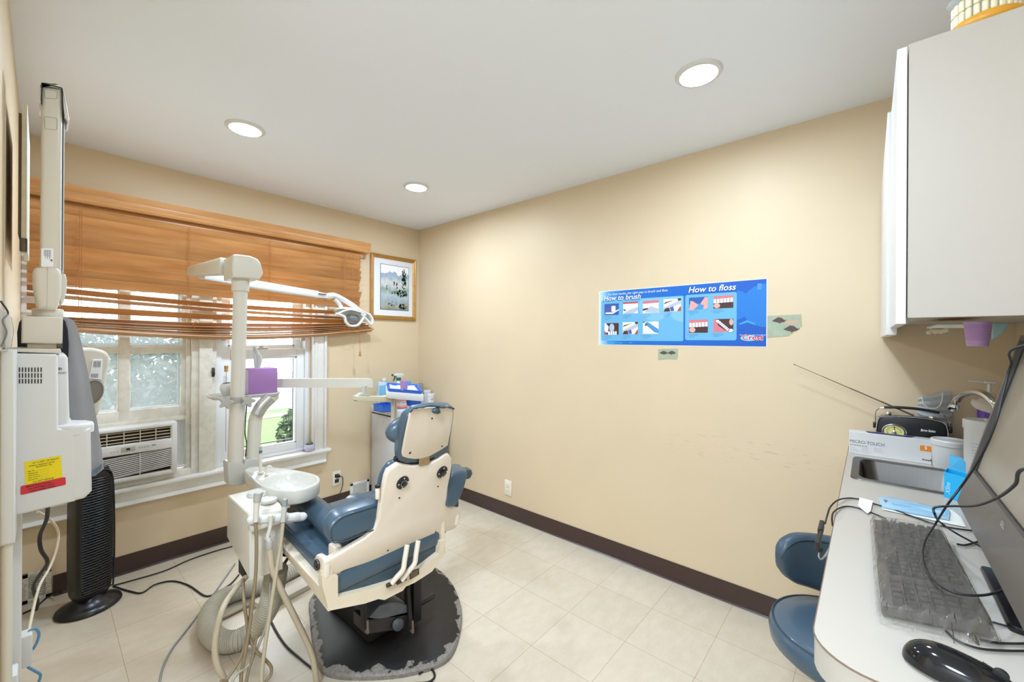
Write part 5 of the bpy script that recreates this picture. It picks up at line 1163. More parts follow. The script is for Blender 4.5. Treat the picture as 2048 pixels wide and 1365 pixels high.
a = P(757, 765, Y=3.05); b_ = P(773, 795, Y=3.05); M_ = Matrix.Identity(4)
bm = B(); prism(bm, [V((a.x, 3.05, KZ)), V((b_.x, 3.03, KZ)), V((b_.x, 3.03, a.z-.01)), V((a.x, 3.05, a.z))], (.01, .05, 0), .002, 1); lb = obj('carton', bm, mat('pale_print', '#CFE3EE', .5, var=.12, vscale=18), t)
bm = B(); prism(bm, [V((a.x+.012, 3.0455, KZ+.05)), V((b_.x-.002, 3.0285, KZ+.05)), V((b_.x-.002, 3.0285, KZ+.105)), V((a.x+.012, 3.0455, KZ+.10))], (0, -.0006, 0)); obj('printed_mouth', bm, mat('mouth_print', '#D3836C', .5), lb, 0)
bm = B(); prism(bm, [V((a.x+.006, 3.0475, KZ+.11)), V((b_.x-.002, 3.0285, KZ+.12)), V((b_.x-.002, 3.0285, KZ+.20)), V((a.x+.006, 3.0475, KZ+.19))], (0, -.0006, 0)); obj('printed_band', bm, M_CYANLT, lb, 0)
a = P(758, 818, Y=2.93); b_ = P(781, 819, Y=2.90); t = thing('storage_bin', 'bright blue plastic bin at the front left of the corner cabinet', 'bin', ((a.x+b_.x)/2, 2.97, KZ)); zt = P(760, 805, Y=2.93).z
def openbin(x0, x1, y0, y1, z0, z1, th=.003):
    bm = B(); box(bm, (x0, y0, z0), (x1, y1, z0+th)); box(bm, (x0, y0, z0), (x0+th, y1, z1)); box(bm, (x1-th, y0, z0), (x1, y1, z1)); box(bm, (x0+th, y0, z0), (x1-th, y0+th, z1)); box(bm, (x0+th, y1-th, z0), (x1-th, y1, z1))
    box(bm, (x0-.004, y0-.004, z1-.004), (x0, y1+.004, z1+.0005)); box(bm, (x1, y0-.004, z1-.004), (x1+.004, y1+.004, z1+.0005)); box(bm, (x0, y0-.004, z1-.004), (x1, y0-.0002, z1+.0005)); box(bm, (x0, y1+.0002, z1-.004), (x1, y1+.004, z1+.0005)); return bm
obj('bin', openbin(a.x, b_.x+.03, 2.88, 3.01, KZ, KZ+.055), M_BLUEPL, t, 20)
q = P(803, 813, Y=2.95); t = thing('teeth_model', 'pink and white open jaw model on the corner cabinet', 'model', (q.x, 2.95, KZ))
def jaw(t, c, zg, zt_, up, nm):
    bm = B(); arc = [(c.x+.040*math.sin(a), c.y-.045*math.cos(a)) for a in [(-1.35+2.7*k/16) for k in range(17)]]
    tube(bm, [(x, y, zg) for x, y in arc], .0125, 10, 3, flat=1.2); g = obj(nm, bm, M_PINK, t, 60)
    bm = B()
    for k in range(12):
        a = -1.3+2.6*k/11; p = V((c.x+.041*math.sin(a), c.y-.047*math.cos(a), zt_)); box(bm, (-.0042, -.0035, -.008), (.0042, .0035, .008), .002, 2, Matrix.Translation(p) @ Matrix.Rotation(a, 4, 'Z'))
    obj('teeth', bm, M_WHITE, g, 50)
jaw(t, V((q.x, 2.96, 0)), KZ+.018, KZ+.036, 1, 'lower_gum'); jaw(t, V((q.x, 2.965, 0)), KZ+.074, KZ+.056, -1, 'upper_gum')
bm = B(); box(bm, (q.x-.045, 2.955, KZ), (q.x+.045, 3.005, KZ+.012), .004); box(bm, (q.x-.02, 2.995, KZ), (q.x+.02, 3.008, KZ+.09), .004); obj('stand', bm, mat('coral_base', '#C97F6A', .5), t)
q = P(832, 812, Y=2.98); t = thing('storage_bin', 'dark blue plastic bin behind the jaw model', 'bin', (q.x, 3.02, KZ)); obj('bin', openbin(q.x-.055, q.x+.06, 2.99, 3.09, KZ, KZ+.075), mat('royal_blue_plastic', '#204FA8', .4), t, 20)
for (x, y, yy, lab) in ((855, 800, 3.07, 'white lidded jar at the back right of the corner cabinet'), (861, 795, 2.93, 'white printed jar at the front right of the corner cabinet')):
    zt = P(x, 788 if yy < 3 else 781, Y=yy).z; q = P(x, y, Y=yy); q.x = min(q.x, XR-.05); t = thing('jar', lab, 'jar', (q.x, yy, KZ)); h = zt-KZ
    bm = B(); lathe(bm, [(0, 0), (.030, 0), (.033, .004), (.034, h-.03), (.031, h-.02), (0, h-.02)], (q.x, yy, KZ), (0, 0, 1), 24); j = obj('jar_body', bm, M_WHITE, t, 40)
    bm = B(); lathe(bm, [(.0, h-.022), (.036, h-.022), (.0365, h-.003), (.034, h), (0, h)], (q.x, yy, KZ), (0, 0, 1), 24); obj('lid', bm, M_WHITE, t, 40)
    if yy < 3:
        bm = B()
        for u in (-.35, .15): 
            for k in range(5): a = u+k*.05-1.2; p = V((q.x+.0342*math.sin(u+.1*k-.3), yy-.0342*math.cos(u+.1*k-.3), KZ+h*.5+(.010*math.sin(k*2.2)))); ball(bm, p, (.003, .001, .004), 6, 4)
        obj('printed_figures', bm, mat('figure_ink', '#7C5E66', .6), t)
q = P(839, 775, Y=3.16); t = thing('instrument_jar', 'glass jar of dark instruments at the back of the corner cabinet', 'jar', (q.x, 3.16, KZ)); h = P(839, 768, Y=3.16).z-KZ
bm = B(); lathe(bm, [(0, 0), (.032, 0), (.034, .005), (.034, h-.005), (.0325, h), (.031, h-.005), (.031, .006), (0, .006)], (q.x, 3.16, KZ), (0, 0, 1), 24); obj('glass', bm, M_CLEAR, t, 40)
bm = B(); rr = random.Random(2)
for k in range(7): a = k*.9; tube(bm, [(q.x+.01*math.cos(a), 3.16+.01*math.sin(a), KZ+.01), (q.x+.024*math.cos(a), 3.16+.024*math.sin(a), KZ+h-.012+rr.uniform(-.02, .016))], .004, 6, 0)
obj('instruments', bm, M_BLACK, t)
q = P(817, 772, Y=3.1); t = thing('blue_pouch', 'blue plastic pouch lying behind the blue tray on the corner cabinet', 'pouch', (q.x, 3.1, KZ))
bm = B(); box(bm, (q.x-.01, 3.15, KZ), (q.x+.075, 3.22, KZ+.20), .02, 3); obj('pouch', bm, mat('pouch_blue', '#4FB0DC', .3), t, 50)

# ================================================================== wall-hung x-ray unit, apron
xr_ = thing('xray_unit', 'wall-hung white dental x-ray unit with folded arm at the left edge', 'x-ray unit', (XL, 1.90, .84))
YX = 1.75; PXN = plane(YX, 0, 0)
bm = B(); prism(bm, [V((XL, 1.66, .845)), V((P(31, 900, Y=1.66).x, 1.66, .845)), V((P(31, 900, Y=1.66).x, 1.66, 1.345)), V((XL, 1.66, 1.345))], (0, .44, 0), .008, 3); obj('wall_plate', bm, M_WHITE, xr_, 40)
up = on(PXN, [(26, 707), (112, 708.5), (116, 712), (117, 858), (150, 862), (150, 1004), (26, 1034)])
bm = B(); prism(bm, up, (0, .30, 0), .012, 4); obj('housing', bm, M_WHITE, xr_, 40)
bm = B(); prism(bm, on(plane(YX+.035, 0, 0), [(95, 708.5), (131, 709.5), (136, 716), (138, 800), (141, 870), (95, 870)]), (0, .24, 0), .014, 4); obj('upper_cover', bm, M_WHITE, xr_, 40)
lw = [P(112, 858, Y=YX), P(182, 858, Y=YX), P(184.5, 985, Y=YX), P(170, 999.5, Y=YX), P(100, 1017, Y=YX)]
bm = B(); prism(bm, [p+V((0, .004, 0)) for p in lw], (0, .20, 0), .014, 4); obj('lower_cover', bm, M_WHITE, xr_, 40)
bm = B(); c = P(146, 858, Y=YX); lathe(bm, [(.046, -.02), (.046, .0), (.044, .007), (.038, .010), (0, .011)], (c.x, YX+.048, c.z), (0, 0, 1), 32, 1, 1.03); obj('cover_dome', bm, M_WHITE, xr_, 50)
bm = B()
for i in range(9):
    for j in range(3):
        a = P(31.5+6.2*i, 735.5+11.5*j, Y=YX); b_ = P(34.0+6.2*i, 744.5+11.5*j, Y=YX); box(bm, (a.x, YX-.0008, b_.z), (b_.x, YX+.004, a.z))
obj('vent_slots', bm, M_BLACK, xr_, 0)
q = P(116.5, 749, Y=YX+.0342); obj('brand_lettering', text_bm('PROGENY', (q.x, q.y, q.z), (1, 0, 0), (0, 0, 1), .0095, sx=.40), M_INK, xr_, 0)
q = P(117, 741, Y=YX+.0342); bm = B(); box(bm, (q.x, YX+.0342, q.z), (q.x+.004, YX+.0352, q.z+.008)); box(bm, (q.x+.005, YX+.0342, q.z+.0015), (q.x+.007, YX+.0352, q.z+.0065)); obj('brand_mark', bm, M_INK, xr_, 0)
yel = [P(x, y, Y=YX-.0004) for x, y in ((48.5, 925), (121.5, 911.5), (125, 955), (51, 972))]
lb = obj('inspection_label', prism(B(), yel, (0, -.0004, 0)), M_YELLOW, xr_, 0)
ru = (yel[1]-yel[0]); uu = (yel[0]-yel[3]); sl = [('N.Y.S. DEPT. OF HEALTH', .22, .86, .0062), ('Radiation Equipment Survey', .12, .76, .0058), ('Identification Tag', .3, .67, .0058), ('Reg. No. ______________', .08, .55, .0050), ('Machine No. ___________', .08, .45, .0050), ('Type of Unit __________', .08, .36, .0050), ('Date of Survey ________', .08, .27, .0050), ('Surveyed by ___________', .08, .18, .0050), ('DO NOT REMOVE', .2, .05, .0066)]
for s_, u, v, sz_ in sl:
    o = yel[3]+ru*u+uu*v+V((0, -.0008, 0)); obj('label_text', text_bm(s_, o, ru, uu, sz_, sx=.72), M_BLACKINK, lb, 0)
red = [P(x, y, Y=YX-.001) for x, y in ((41, 973), (131, 954.5), (132, 970), (41, 991))]
lr = obj('service_label', prism(B(), red, (0, -.0004, 0), 0, 0, corner=.004), M_RED, xr_, 0)
ru = (red[1]-red[0]); uu = (red[0]-red[3])
for s_, u, v, sz_ in (('Medical Physics Services', .12, .70, .0062), ('X-RAY EQUIPMENT SURVEY', .14, .42, .0055), ('X-RAY INSPECTIONS', .2, .10, .0066)): obj('label_text', text_bm(s_, red[3]+ru*u+uu*v+V((0, -.0008, 0)), ru, uu, sz_, bold=.01, sx=.76), M_BLACKINK, lr, 0)
bm = B(); prism(bm, on(plane(YX+.01, 0, 0), [(14, 697), (121, 698.5), (123, 704), (121, 708), (14, 704)]), (0, .20, 0), .003, 2); obj('mount_plate', bm, M_CREAM, xr_)
bm = B(); prism(bm, on(plane(YX+.03, 0, 0), [(43, 632), (126, 634), (125, 687), (121, 689), (42, 687)]), (0, .15, 0), .008, 3); obj('bracket_block', bm, M_CREAM, xr_, 40)
bm = B(); prism(bm, on(plane(YX+.05, 0, 0), [(54, 688), (118, 688), (118, 698), (54, 698)]), (0, .1, 0), .003, 2); obj('bracket_foot', bm, M_SHELL, xr_)
q = P(119, 693, Y=YX+.03); obj('clamp_bolt', cyl(B(), q+V((-.006, 0, 0)), q+V((.006, 0, 0)), .006), M_STEEL, xr_)
q = P(96, 626, Y=YX+.10); bm = B(); cyl(bm, q+V((0, 0, -.012)), q+V((0, 0, .012)), .032, b=.003); obj('swivel_neck', bm, M_CREAM, xr_)
bm = B(); kn = [(64.5, 549), (66, 539), (72, 534), (95, 533), (114, 535), (122, 541), (124, 552), (123, 588), (117, 612), (112, 621), (74, 620), (69, 600), (65, 575)]
prism(bm, on(plane(YX+.05, 0, 0), kn), (0, .11, 0), .014, 4); obj('knuckle', bm, M_CREAM, xr_, 50)
bm = B(); prism(bm, on(plane(YX+.12, 0, 0), [(118, 545), (131, 549), (134, 560), (133, 585), (127, 605), (120, 612)]), (0, .09, 0), .008, 3); obj('knuckle_rear', bm, M_CREAM, xr_, 50)
obj('knuckle_seam', prism(B(), on(plane(YX+.0496, 0, 0), [(94.6, 534), (95.4, 534), (94.2, 620), (93.4, 620)]), (0, .002, 0)), M_KNOBGREY, xr_, 0)
ya = YX+.06
bm = B(); prism(bm, on(plane(ya, 0, 0), [(84, 172), (124, 178), (125, 225), (123, 545), (79, 545), (82, 225)]), (0, .075, 0), .009, 3); ar = obj('arm_column', bm, M_CREAM, xr_, 40)
bm = B(); prism(bm, on(plane(ya+.012, 0, 0), [(124.3, 185), (127, 230), (124.5, 540), (122.5, 540)]), (0, .05, 0)); obj('arm_gap', bm, M_BLACK, xr_, 0)
bm = B(); prism(bm, on(plane(ya+.03, 0, 0), [(125.5, 200), (129.5, 230), (127.5, 545), (123.8, 545)]), (0, .08, 0), .003, 2); obj('second_arm', bm, M_WHITE, xr_, 40)
bm = B(); prism(bm, on(plane(ya-.004, 0, 0), [(78, 205), (78, 175), (80, 165), (86, 160.5), (118, 167), (126, 175), (134, 212), (139, 240), (135, 242), (129, 234), (126, 215), (123.5, 178), (119, 175), (86, 167), (83, 172), (83, 211)]), (0, .10, 0), .004, 2); obj('elbow_cap', bm, M_WHITE, xr_, 40)
bm = B(); pth = [P(x, y, Y=ya-.003) for x, y in ((83, 209), (83.5, 172), (87, 167), (119, 175), (124, 180), (125.5, 212), (128, 233))]; tube(bm, pth, .0016, 6, 3); obj('cap_seal', bm, M_BLACK, xr_)
for y0_, y1_ in ((178, 198), (233, 260)):
    pp = [P(x, y, Y=ya-.0005) for x, y in ((89, y0_), (115, y0_+4), (114, y1_), (90, y1_-2))]; bm = B(); tube(bm, round_poly(pp, .004, 3)+[round_poly(pp, .004, 3)[0]], .0007, 5, 0); obj('plug_outline', bm, M_KNOBGREY, ar)
pp = [P(x, y, Y=ya-.0004) for x, y in ((82.5, 497), (107, 497), (107, 534), (82.5, 534))]; il = obj('info_label', prism(B(), pp, (0, -.0004, 0)), M_WHITEINK, ar, 0)
bm = B()
for k in range(7): 
    a = P(88+2.1*k, 500, Y=ya-.001); b_ = P(88.7+2.1*k, 512+(k*5) % 9, Y=ya-.001); box(bm, (a.x, ya-.0012, b_.z), (b_.x, ya-.0008, a.z))
a = P(101, 519, Y=ya-.001); b_ = P(105, 523, Y=ya-.001); box(bm, (a.x, ya-.0012, b_.z), (b_.x, ya-.0008, a.z)); obj('label_text', bm, M_INK, il, 0)
# tube head hanging behind the apron
th_ = plane(2.34, 0, 0)
bm = B(); hpx = [(150, 702), (170, 697), (192, 697.5), (208, 702), (216, 708), (220, 718), (218, 735), (212, 765), (206, 795), (200, 818), (194, 832), (170, 840), (150, 835)]
prism(bm, smooth_closed(on(th_, hpx), 2), (0, .16, 0), .03, 5); thd = obj('tube_head', bm, M_CREAM, xr_, 60)
bm = B(); prism(bm, on(plane(2.335, 0, 0), [(185, 720), (205, 719), (202, 760), (178, 758)]), (0, .006, 0), .001, 1); obj('info_plate', bm, M_WHITEINK, thd)
bm = B()
for k in range(5): 
    for y0_, y1_ in ((723, 735), (748, 756)): prism(bm, on(plane(2.334, 0, 0), [(188+3*k-(.2*(y0_-723)), y0_), (189.3+3*k-(.2*(y0_-723)), y0_), (188.3+3*k-(.2*(y0_-723)), y1_), (187+3*k-(.2*(y0_-723)), y1_)]), (0, .001, 0))
obj('plate_text', bm, M_INK, thd, 0)
q = P(186, 785, Y=2.335); bm = B(); lathe(bm, [(0, 0), (.043, 0), (.047, -.006), (.05, -.004), (.05, .006), (0, .006)], (q.x, 2.338, q.z), (.25, 1, 0), 30, .62, 1.0); obj('yoke_disc', bm, mat('taupe_disc', '#8F8A82', .4), thd, 50)
bm = B(); qq = [V((.03, 1.90, 1.98)), V((.06, 2.10, 1.75)), V((.10, 2.30, 1.45)), V((.13, 2.40, 1.33))]; 
# lead apron over the bracket block
ap = thing('lead_apron', 'grey lead apron draped beside the x-ray unit', 'apron', (.09, 2.10, .88))
rows = []; rpx = [(634, 100, 131), (641, 100, 147), (655, 100, 155), (690, 98, 164), (740, 98, 175), (790, 98, 184), (840, 100, 194), (890, 110, 202), (920, 130, 206), (938, 140, 208), (950, 158, 192)]
bm = B()
for k, (y, xa, xb) in enumerate(rpx):
    r_ = []
    for j in range(15):
        u = j/14; x = xa+(xb-xa)*u; yy = 2.06+.04*(k/10)+.018*math.sin(u*7+k*.12)*min(1, k/4)-.02*u*u
        r_.append(bm.verts.new(P(x, y+(3*math.sin(u*9) if k == 10 else 0)+(1-u)*3*(k < 3), Y=yy)))
    rows.append(r_)
for a, b_ in zip(rows, rows[1:]):
    for j in range(14): bm.faces.new((a[j], a[j+1], b_[j+1], b_[j]))
bmesh.ops.solidify(bm, geom=list(bm.faces), thickness=.008); obj('cloth', bm, M_APRON, ap, 70)
bm = B(); prism(bm, [V((p.x, p.y, p.z)) for p in on(plane(2.035, 0, 0), [(35, 700), (34, 665), (38, 645), (48, 634), (75, 629), (105, 629), (122, 634), (131, 643), (136, 660), (138, 690), (136, 728), (120, 722), (110, 700)])], (0, .014, 0), .004, 2); obj('binding', bm, M_NAVYCLOTH, ap, 50)
bm = B(); prism(bm, on(plane(2.15, 0, 0), [(110, 640), (128, 640), (128, 700), (110, 700)]), (0, .05, 0)); bm.free()
bm = B(); rr = random.Random(9)
for k in range(16): x = 152+k*3.4; y = 955-max(0, k-8)*2.6; a = P(x, y-8, Y=2.075); tube(bm, [a, P(x-2+rr.uniform(-1, 1), y+4, Y=2.075)], .0018, 5, 0)
obj('fringe', bm, mat('blue_grey_fringe', '#6E7C92', .8), ap)

# ------------------------------------------------------------------ other things on the left wall
bx0 = P(43, 300, Y=1.9).x; bx1 = P(54.5, 300, Y=1.9).x; zt, zb_ = P(50, 207, Y=1.9).z, P(50, 490, Y=1.9).z
t = thing('wall_board', 'thin white board standing off the left wall above the x-ray unit', 'board', (XL, 2.1, zb_))
bm = B(); box(bm, (bx0, 1.90, zb_), (bx1, 2.30, zt), .002); obj('panel', bm, mat('yellowed_white', '#ECE7D6', .5, var=.08, vscale=30), t)
bm = B(); box(bm, (bx0-.003, 1.898, zb_-.02), (bx1+.001, 1.93, zb_+.02), .002); obj('corner_clip', bm, M_STEEL, t)
bm = B(); box(bm, (bx0-.006, 1.906, zb_+.03), (bx0, 2.29, zt-.03), .001); obj('gap_shade', bm, mat('gap_shade_brown', '#6E5638', .7), t)  # dark strip colours in the shaded gap behind the board
q0 = P(14, 640, Y=1.62); q1 = P(26, 695, Y=1.62)
t = thing('switch_box', 'small clear plastic box with wires on the left wall above the x-ray housing', 'box', (XL, 1.65, 1.35))
bm = B(); prism(bm, [V((XL, 1.62, 1.352)), V((q1.x-.004, 1.62, 1.352)), V((q1.x, 1.62, 1.395)), V((q1.x-.004, 1.62, 1.43)), V((XL, 1.62, 1.455))], (0, .06, 0), .003, 2); obj('cover', bm, M_CLEAR, t)
bm = B(); rr = random.Random(1); tube(bm, [(XL+.004, 1.635, 1.355), (XL+.012, 1.64, 1.39), (XL+.006, 1.63, 1.42), (XL+.014, 1.65, 1.44), (XL+.002, 1.65, 1.47)], .002, 6, 6); obj('wires', bm, M_CABLE, t)
t = thing('cable_raceway', 'white vertical cable raceway on the left wall below the x-ray unit', 'raceway', (XL, 1.90, 0))
bm = B(); e = P(43.5, 1150, Y=1.93).x; box(bm, (XL, 1.90, .22), (e, 1.96, .88), .003); box(bm, (XL, 1.80, .22), (XL+.012, 1.90, .88), .002); obj('channel', bm, M_WHITE, t)
bm = B(); e2 = P(22, 1200, Y=1.72).x; tube(bm, [(XL+.013, 1.68, .86), (XL+.013, 1.68, .50), (XL+.013, 1.70, .36), (XL+.013, 1.80, .30), (XL+.013, 1.88, .31)], .011, 10, 6); obj('pipe', bm, M_CREAM, t, 60)
bm = B(); box(bm, (XL, 1.80, .36), (XL+.03, 1.87, .43), .006); box(bm, (XL, 1.83, .31), (XL+.026, 1.86, .38), .005); obj('elbow', bm, M_WHITE, t)
jb_ = [P(x, y, Y=1.98) for x, y in ((49, 1275), (65, 1275), (65, 1338), (49, 1338))]
t = thing('network_jack', 'white surface network jack low on the left wall with blue cables', 'network jack', (jb_[0].x, 2.0, jb_[3].z))
bm = B(); box(bm, (XL, 1.98, jb_[3].z), (jb_[1].x, 2.03, jb_[0].z), .003); obj('box', bm, M_WHITE, t)
for pts, nm, lab in (([(54, 1276), (58, 1264), (70, 1258), (78, 1268), (74, 1285), (66, 1300)], 'network_cable', 'blue network cable looping over the white jack'), ([(56, 1335), (70, 1343), (80, 1349), (80, 1358), (74, 1372)], 'network_cable', 'blue network cable dropping from the white jack to the floor')):
    bm = B(); tube(bm, [P(x, y, Y=2.005+.004*i) for i, (x, y) in enumerate(pts)], .0036, 8, 8); tag(obj(nm, bm, M_BCABLE), lab, 'cable')
def cable(nm, lab, pts, r, m, cat='cord', sm=8, par=None):
    bm = B(); tube(bm, pts, r, 8, sm); o = obj(nm, bm, m, par, 80)
    return o if par else tag(o, lab, cat)
cable('power_cord', 'thick dark cord dropping from the x-ray unit past the white wall vent', [P(96, 1012, Y=2.0), P(93, 1040, Y=2.05), P(80, 1072, Y=2.1), P(82, 1100, Y=2.12), P(95, 1125, Y=2.15), P(80, 1150, Y=2.2), P(67, 1175, Y=2.25), P(75, 1205, Y=2.3), P(72, 1222, Y=2.3)], .0055, M_CABLE, par=xr_)
cable('cord', 'cream cord hanging behind the x-ray unit down to the network jack', [P(75, 1024, Y=2.2), P(98, 1038, Y=2.35), P(116, 1062, Y=2.5), P(114, 1095, Y=2.5), P(100, 1135, Y=2.45), P(78, 1175, Y=2.3), P(62, 1240, Y=2.1), P(52, 1290, Y=2.02)], .0042, M_WCABLE)
# ------------------------------------------------------------------ tower fan
FC = V((.165, 3.0, 0)); FA = math.radians(24)
tf = thing('tower_fan', 'black tower fan on an oval base below the air conditioner', 'fan', (FC.x, FC.y, 0))
MF = Matrix.Translation(FC) @ Matrix.Rotation(FA, 4, 'Z')
def fobj(nm, bm, m, par=tf, sm=40): bm.transform(MF); return obj(nm, bm, m, par, sm)
bm = B(); lathe(bm, [(0, 0), (.118, 0), (.126, .008), (.122, .018), (.10, .028), (.06, .05), (.05, .085), (0, .085)], (0, 0, 0), (0, 0, 1), 48, 1, .92); fobj('base', bm, M_BLACK, tf, 50)
bm = B(); W, D = .073, .085
def fsec(s, z):  # horizontal section of the housing: flat-ish grille side towards -Y
    return [bm.verts.new((x*s, y*s, z)) for x, y in ((-.062, -.062), (.062, -.062), (.074, -.045), (.072, .03), (.05, .075), (-.05, .075), (-.072, .03), (-.074, -.045))]
rings = [fsec(.72, .05), fsec(.92, .085), fsec(1.0, .13), fsec(1.02, .35), fsec(1.0, .56), fsec(.93, .67), fsec(.78, .712), fsec(.5, .722)]
for a, b_ in zip(rings, rings[1:]):
    for i in range(8): bm.faces.new((a[i], a[(i+1) % 8], b_[(i+1) % 8], b_[i]))
bm.faces.new(rings[0][::-1]); bm.faces.new(rings[-1]); fobj('housing', bm, M_BLACK, tf, 35)
bm = B(); nb = 44
for k in range(nb):
    z = .10+.565*k/(nb-1); hw = .064*min(1, .80+.2*min(1, (z-.085)/.06))*min(1, 1.02-.25*max(0, (z-.60)/.1))
    tube(bm, [(-hw, -.062, z), (-hw*.5, -.071, z), (0, -.074, z), (hw*.5, -.071, z), (hw, -.062, z)], .0024, 5, 2)
for k in range(nb-1):
    z = .10+.565*k/(nb-1)
    for j in range(4): x = -.048+.027*j+(.013 if k % 2 else 0); box(bm, (x-.001, -.0735+abs(x)*.1, z), (x+.001, -.066, z+.0131))
fobj('grille', bm, mat('grille_black', '#201F20', .35), tf, 40)
bm = B(); gp_ = [(-.066, -.064, .12), (-.068, -.066, .35), (-.065, -.064, .58), (-.058, -.062, .67), (-.03, -.066, .70), (.03, -.066, .70), (.058, -.062, .67), (.065, -.064, .58), (.068, -.066, .35), (.066, -.064, .12), (.05, -.064, .09), (-.05, -.064, .09), (-.066, -.064, .12)]
tube(bm, gp_, .004, 8, 4); fobj('grille_rim', bm, M_BLACK, tf, 60)
bm = B(); box(bm, (-.012, -.076, .655), (.016, -.073, .659)); fobj('badge', bm, M_STEEL, tf)
Zf = .005
def fl(pts): return [P(x, y, Z=Zf) for x, y in pts]
cable('power_cord', 'black cord curving over the floor from the tower fan to the dental unit', fl([(226, 1173), (262, 1184), (285, 1186), (310, 1170), (345, 1163), (378, 1172), (412, 1193), (440, 1182), (462, 1168), (478, 1150)]), .0042, M_CABLE, par=tf)
cable('power_cord', 'black cord running along the floor under the windows from the tower fan', fl([(226, 1172), (270, 1160), (330, 1142), (380, 1120), (430, 1103), (470, 1092)]), .0038, M_CABLE, par=tf)
cable('power_cord', 'thin black cord at the left behind the tower fan base', [P(46, 1228, Z=.005), P(70, 1216, Z=.005), P(95, 1195, Z=.006), P(112, 1184, Z=.03), P(122, 1186, Z=.035)], .004, M_CABLE, par=tf)
cable('air_line', 'straight thin grey line crossing the floor left of the hoses', fl([(470, 1128), (430, 1185), (380, 1252), (345, 1297), (326, 1335), (318, 1372)]), .004, M_GCABLE)
cable('power_cord', 'black cord on the floor between the hoses and the chair base', fl([(531, 1190), (534, 1222), (548, 1255), (570, 1290), (600, 1318), (624, 1338)]), .0045, M_CABLE, par=du)
cable('foot_control_cord', 'black cord looping on the floor in front of the chair base', [P(x, y, Z=.006) for x, y in ((838, 1349), (858, 1337), (868, 1346), (868, 1357), (855, 1366), (825, 1368))], .0045, M_CABLE, par=ch)
cable('power_cord', 'black cord hanging from the seat down beside the corrugated hose', [P(600, 1080, Y=2.1), P(580, 1110, Y=2.1), P(562, 1140, Y=2.1), P(540, 1180, Y=2.12)], .007, M_CABLE, par=ch)
ra, rb = P(618, 1158, Z=.0), P(470, 1236, Z=.0); d = (rb-ra).normalized(); n2 = V((-d.y, d.x, 0))
t = thing('floor_duct', 'cream floor duct carrying lines from the unit to the chair base', 'duct', (ra+rb)/2)
bm = B(); prism(bm, [ra+n2*(-.02)-d*.1, ra+n2*.10-d*.1, rb+n2*.10-d*.09, rb-n2*.02-d*.09], (0, 0, .03), .006, 2); obj('cover', bm, mat('duct_cream', '#DCD5C6', .4), t)
bm = B(); tube(bm, [ra-n2*.028-d*.1+V((0, 0, .006)), rb-n2*.028+V((0, 0, .006)), rb-n2*.05+d*.08+V((0, 0, .006))], .006, 8, 4); obj('line', bm, M_HOSEBR, t)

# ================================================================== counter run
CZ = .91; CX0 = .762; CYF = .066
t = thing('countertop', 'long white laminate countertop with a rounded near corner', 'countertop', (1.5, -.17, .86))
SX0, SX1, SY0, SY1 = 1.835, 2.165, -.33, .040   # sink cut-out
def counter_part(nm, pts, **k):
    return pts
bm = B()
pf = [V((SX0, CYF, 0)), V((CX0, CYF, 0)), V((CX0, YN+.004, 0)), V((SX0, YN+.004, 0))]
out = round_poly([pf[1]], .1) if False else None
arc = [V((CX0+.075-.075*math.sin(a), CYF-.075+.075*math.cos(a), 0)) for a in [math.pi/2*k/8 for k in range(9)]]
ol = [V((SX0, CYF, 0))]+arc+[V((CX0, YN+.004, 0)), V((SX0, YN+.004, 0))]
prism(bm, [p+V((0, 0, CZ-.05)) for p in ol], (0, 0, .05), 0)
box(bm, (SX1, YN+.004, CZ-.05), (XR-.002, CYF, CZ)); box(bm, (SX0, SY1, CZ-.05), (SX1, CYF, CZ)); box(bm, (SX0, YN+.004, CZ-.05), (SX1, SY0, CZ))
top = obj('top', bm, M_LAM, t, 20)
bm = B(); edge = [V((XR-.004, CYF+.0008, CZ-.0015))]+[p+V((0, .0006, CZ-.0015)) for p in arc]+[V((CX0-.0008, YN+.01, CZ-.0015))]; tube(bm, edge, .0014, 6, 0); obj('edge_line', bm, mat('brown_edge_line', '#7A6450', .6), t)
bm = B(); box(bm, (CX0+.06, YN+.006, 0), (CX0+.078, CYF-.08, CZ-.05), .002); obj('end_panel', bm, M_CABGREY, t)
bm = B(); box(bm, (CX0+.22, YN+.006, CZ-.16), (1.45, CYF-.06, CZ-.05), .002); obj('drawer_box', bm, M_CABGREY, t)
t = thing('sink', 'small stainless steel sink set in the counter', 'sink', ((SX0+SX1)/2, -.14, CZ-.15))
bm = B(); oz = CZ+.002
def rr_loop(x0, x1, y0, y1, r, z): return [V((p.x, p.y, z)) for p in round_poly([V((x0, y0, 0)), V((x1, y0, 0)), V((x1, y1, 0)), V((x0, y1, 0))], r, 5)]
loops = [rr_loop(SX0-.012, SX1+.012, SY0-.012, SY1+.008, .03, CZ+.0005), rr_loop(SX0-.010, SX1+.010, SY0-.010, SY1+.006, .03, CZ+.004), rr_loop(SX0+.012, SX1-.012, SY0+.075, SY1-.014, .045, CZ+.003), rr_loop(SX0+.016, SX1-.016, SY0+.08, SY1-.018, .045, CZ-.004), rr_loop(SX0+.026, SX1-.026, SY0+.09, SY1-.028, .05, CZ-.10), rr_loop(SX0+.055, SX1-.055, SY0+.115, SY1-.055, .05, CZ-.128)]
vl = [[bm.verts.new(p) for p in l] for l in loops]
for a, b_ in zip(vl, vl[1:]):
    for i in range(len(a)): bm.faces.new((a[i], a[(i+1) % len(a)], b_[(i+1) % len(a)], b_[i]))
bm.faces.new(vl[-1]); obj('basin', bm, M_STEEL, t, 45)
obj('drain', cyl(B(), (2.0, -.13, CZ-.129), (2.0, -.13, CZ-.125), .03, b=.002), M_CHROME, t)
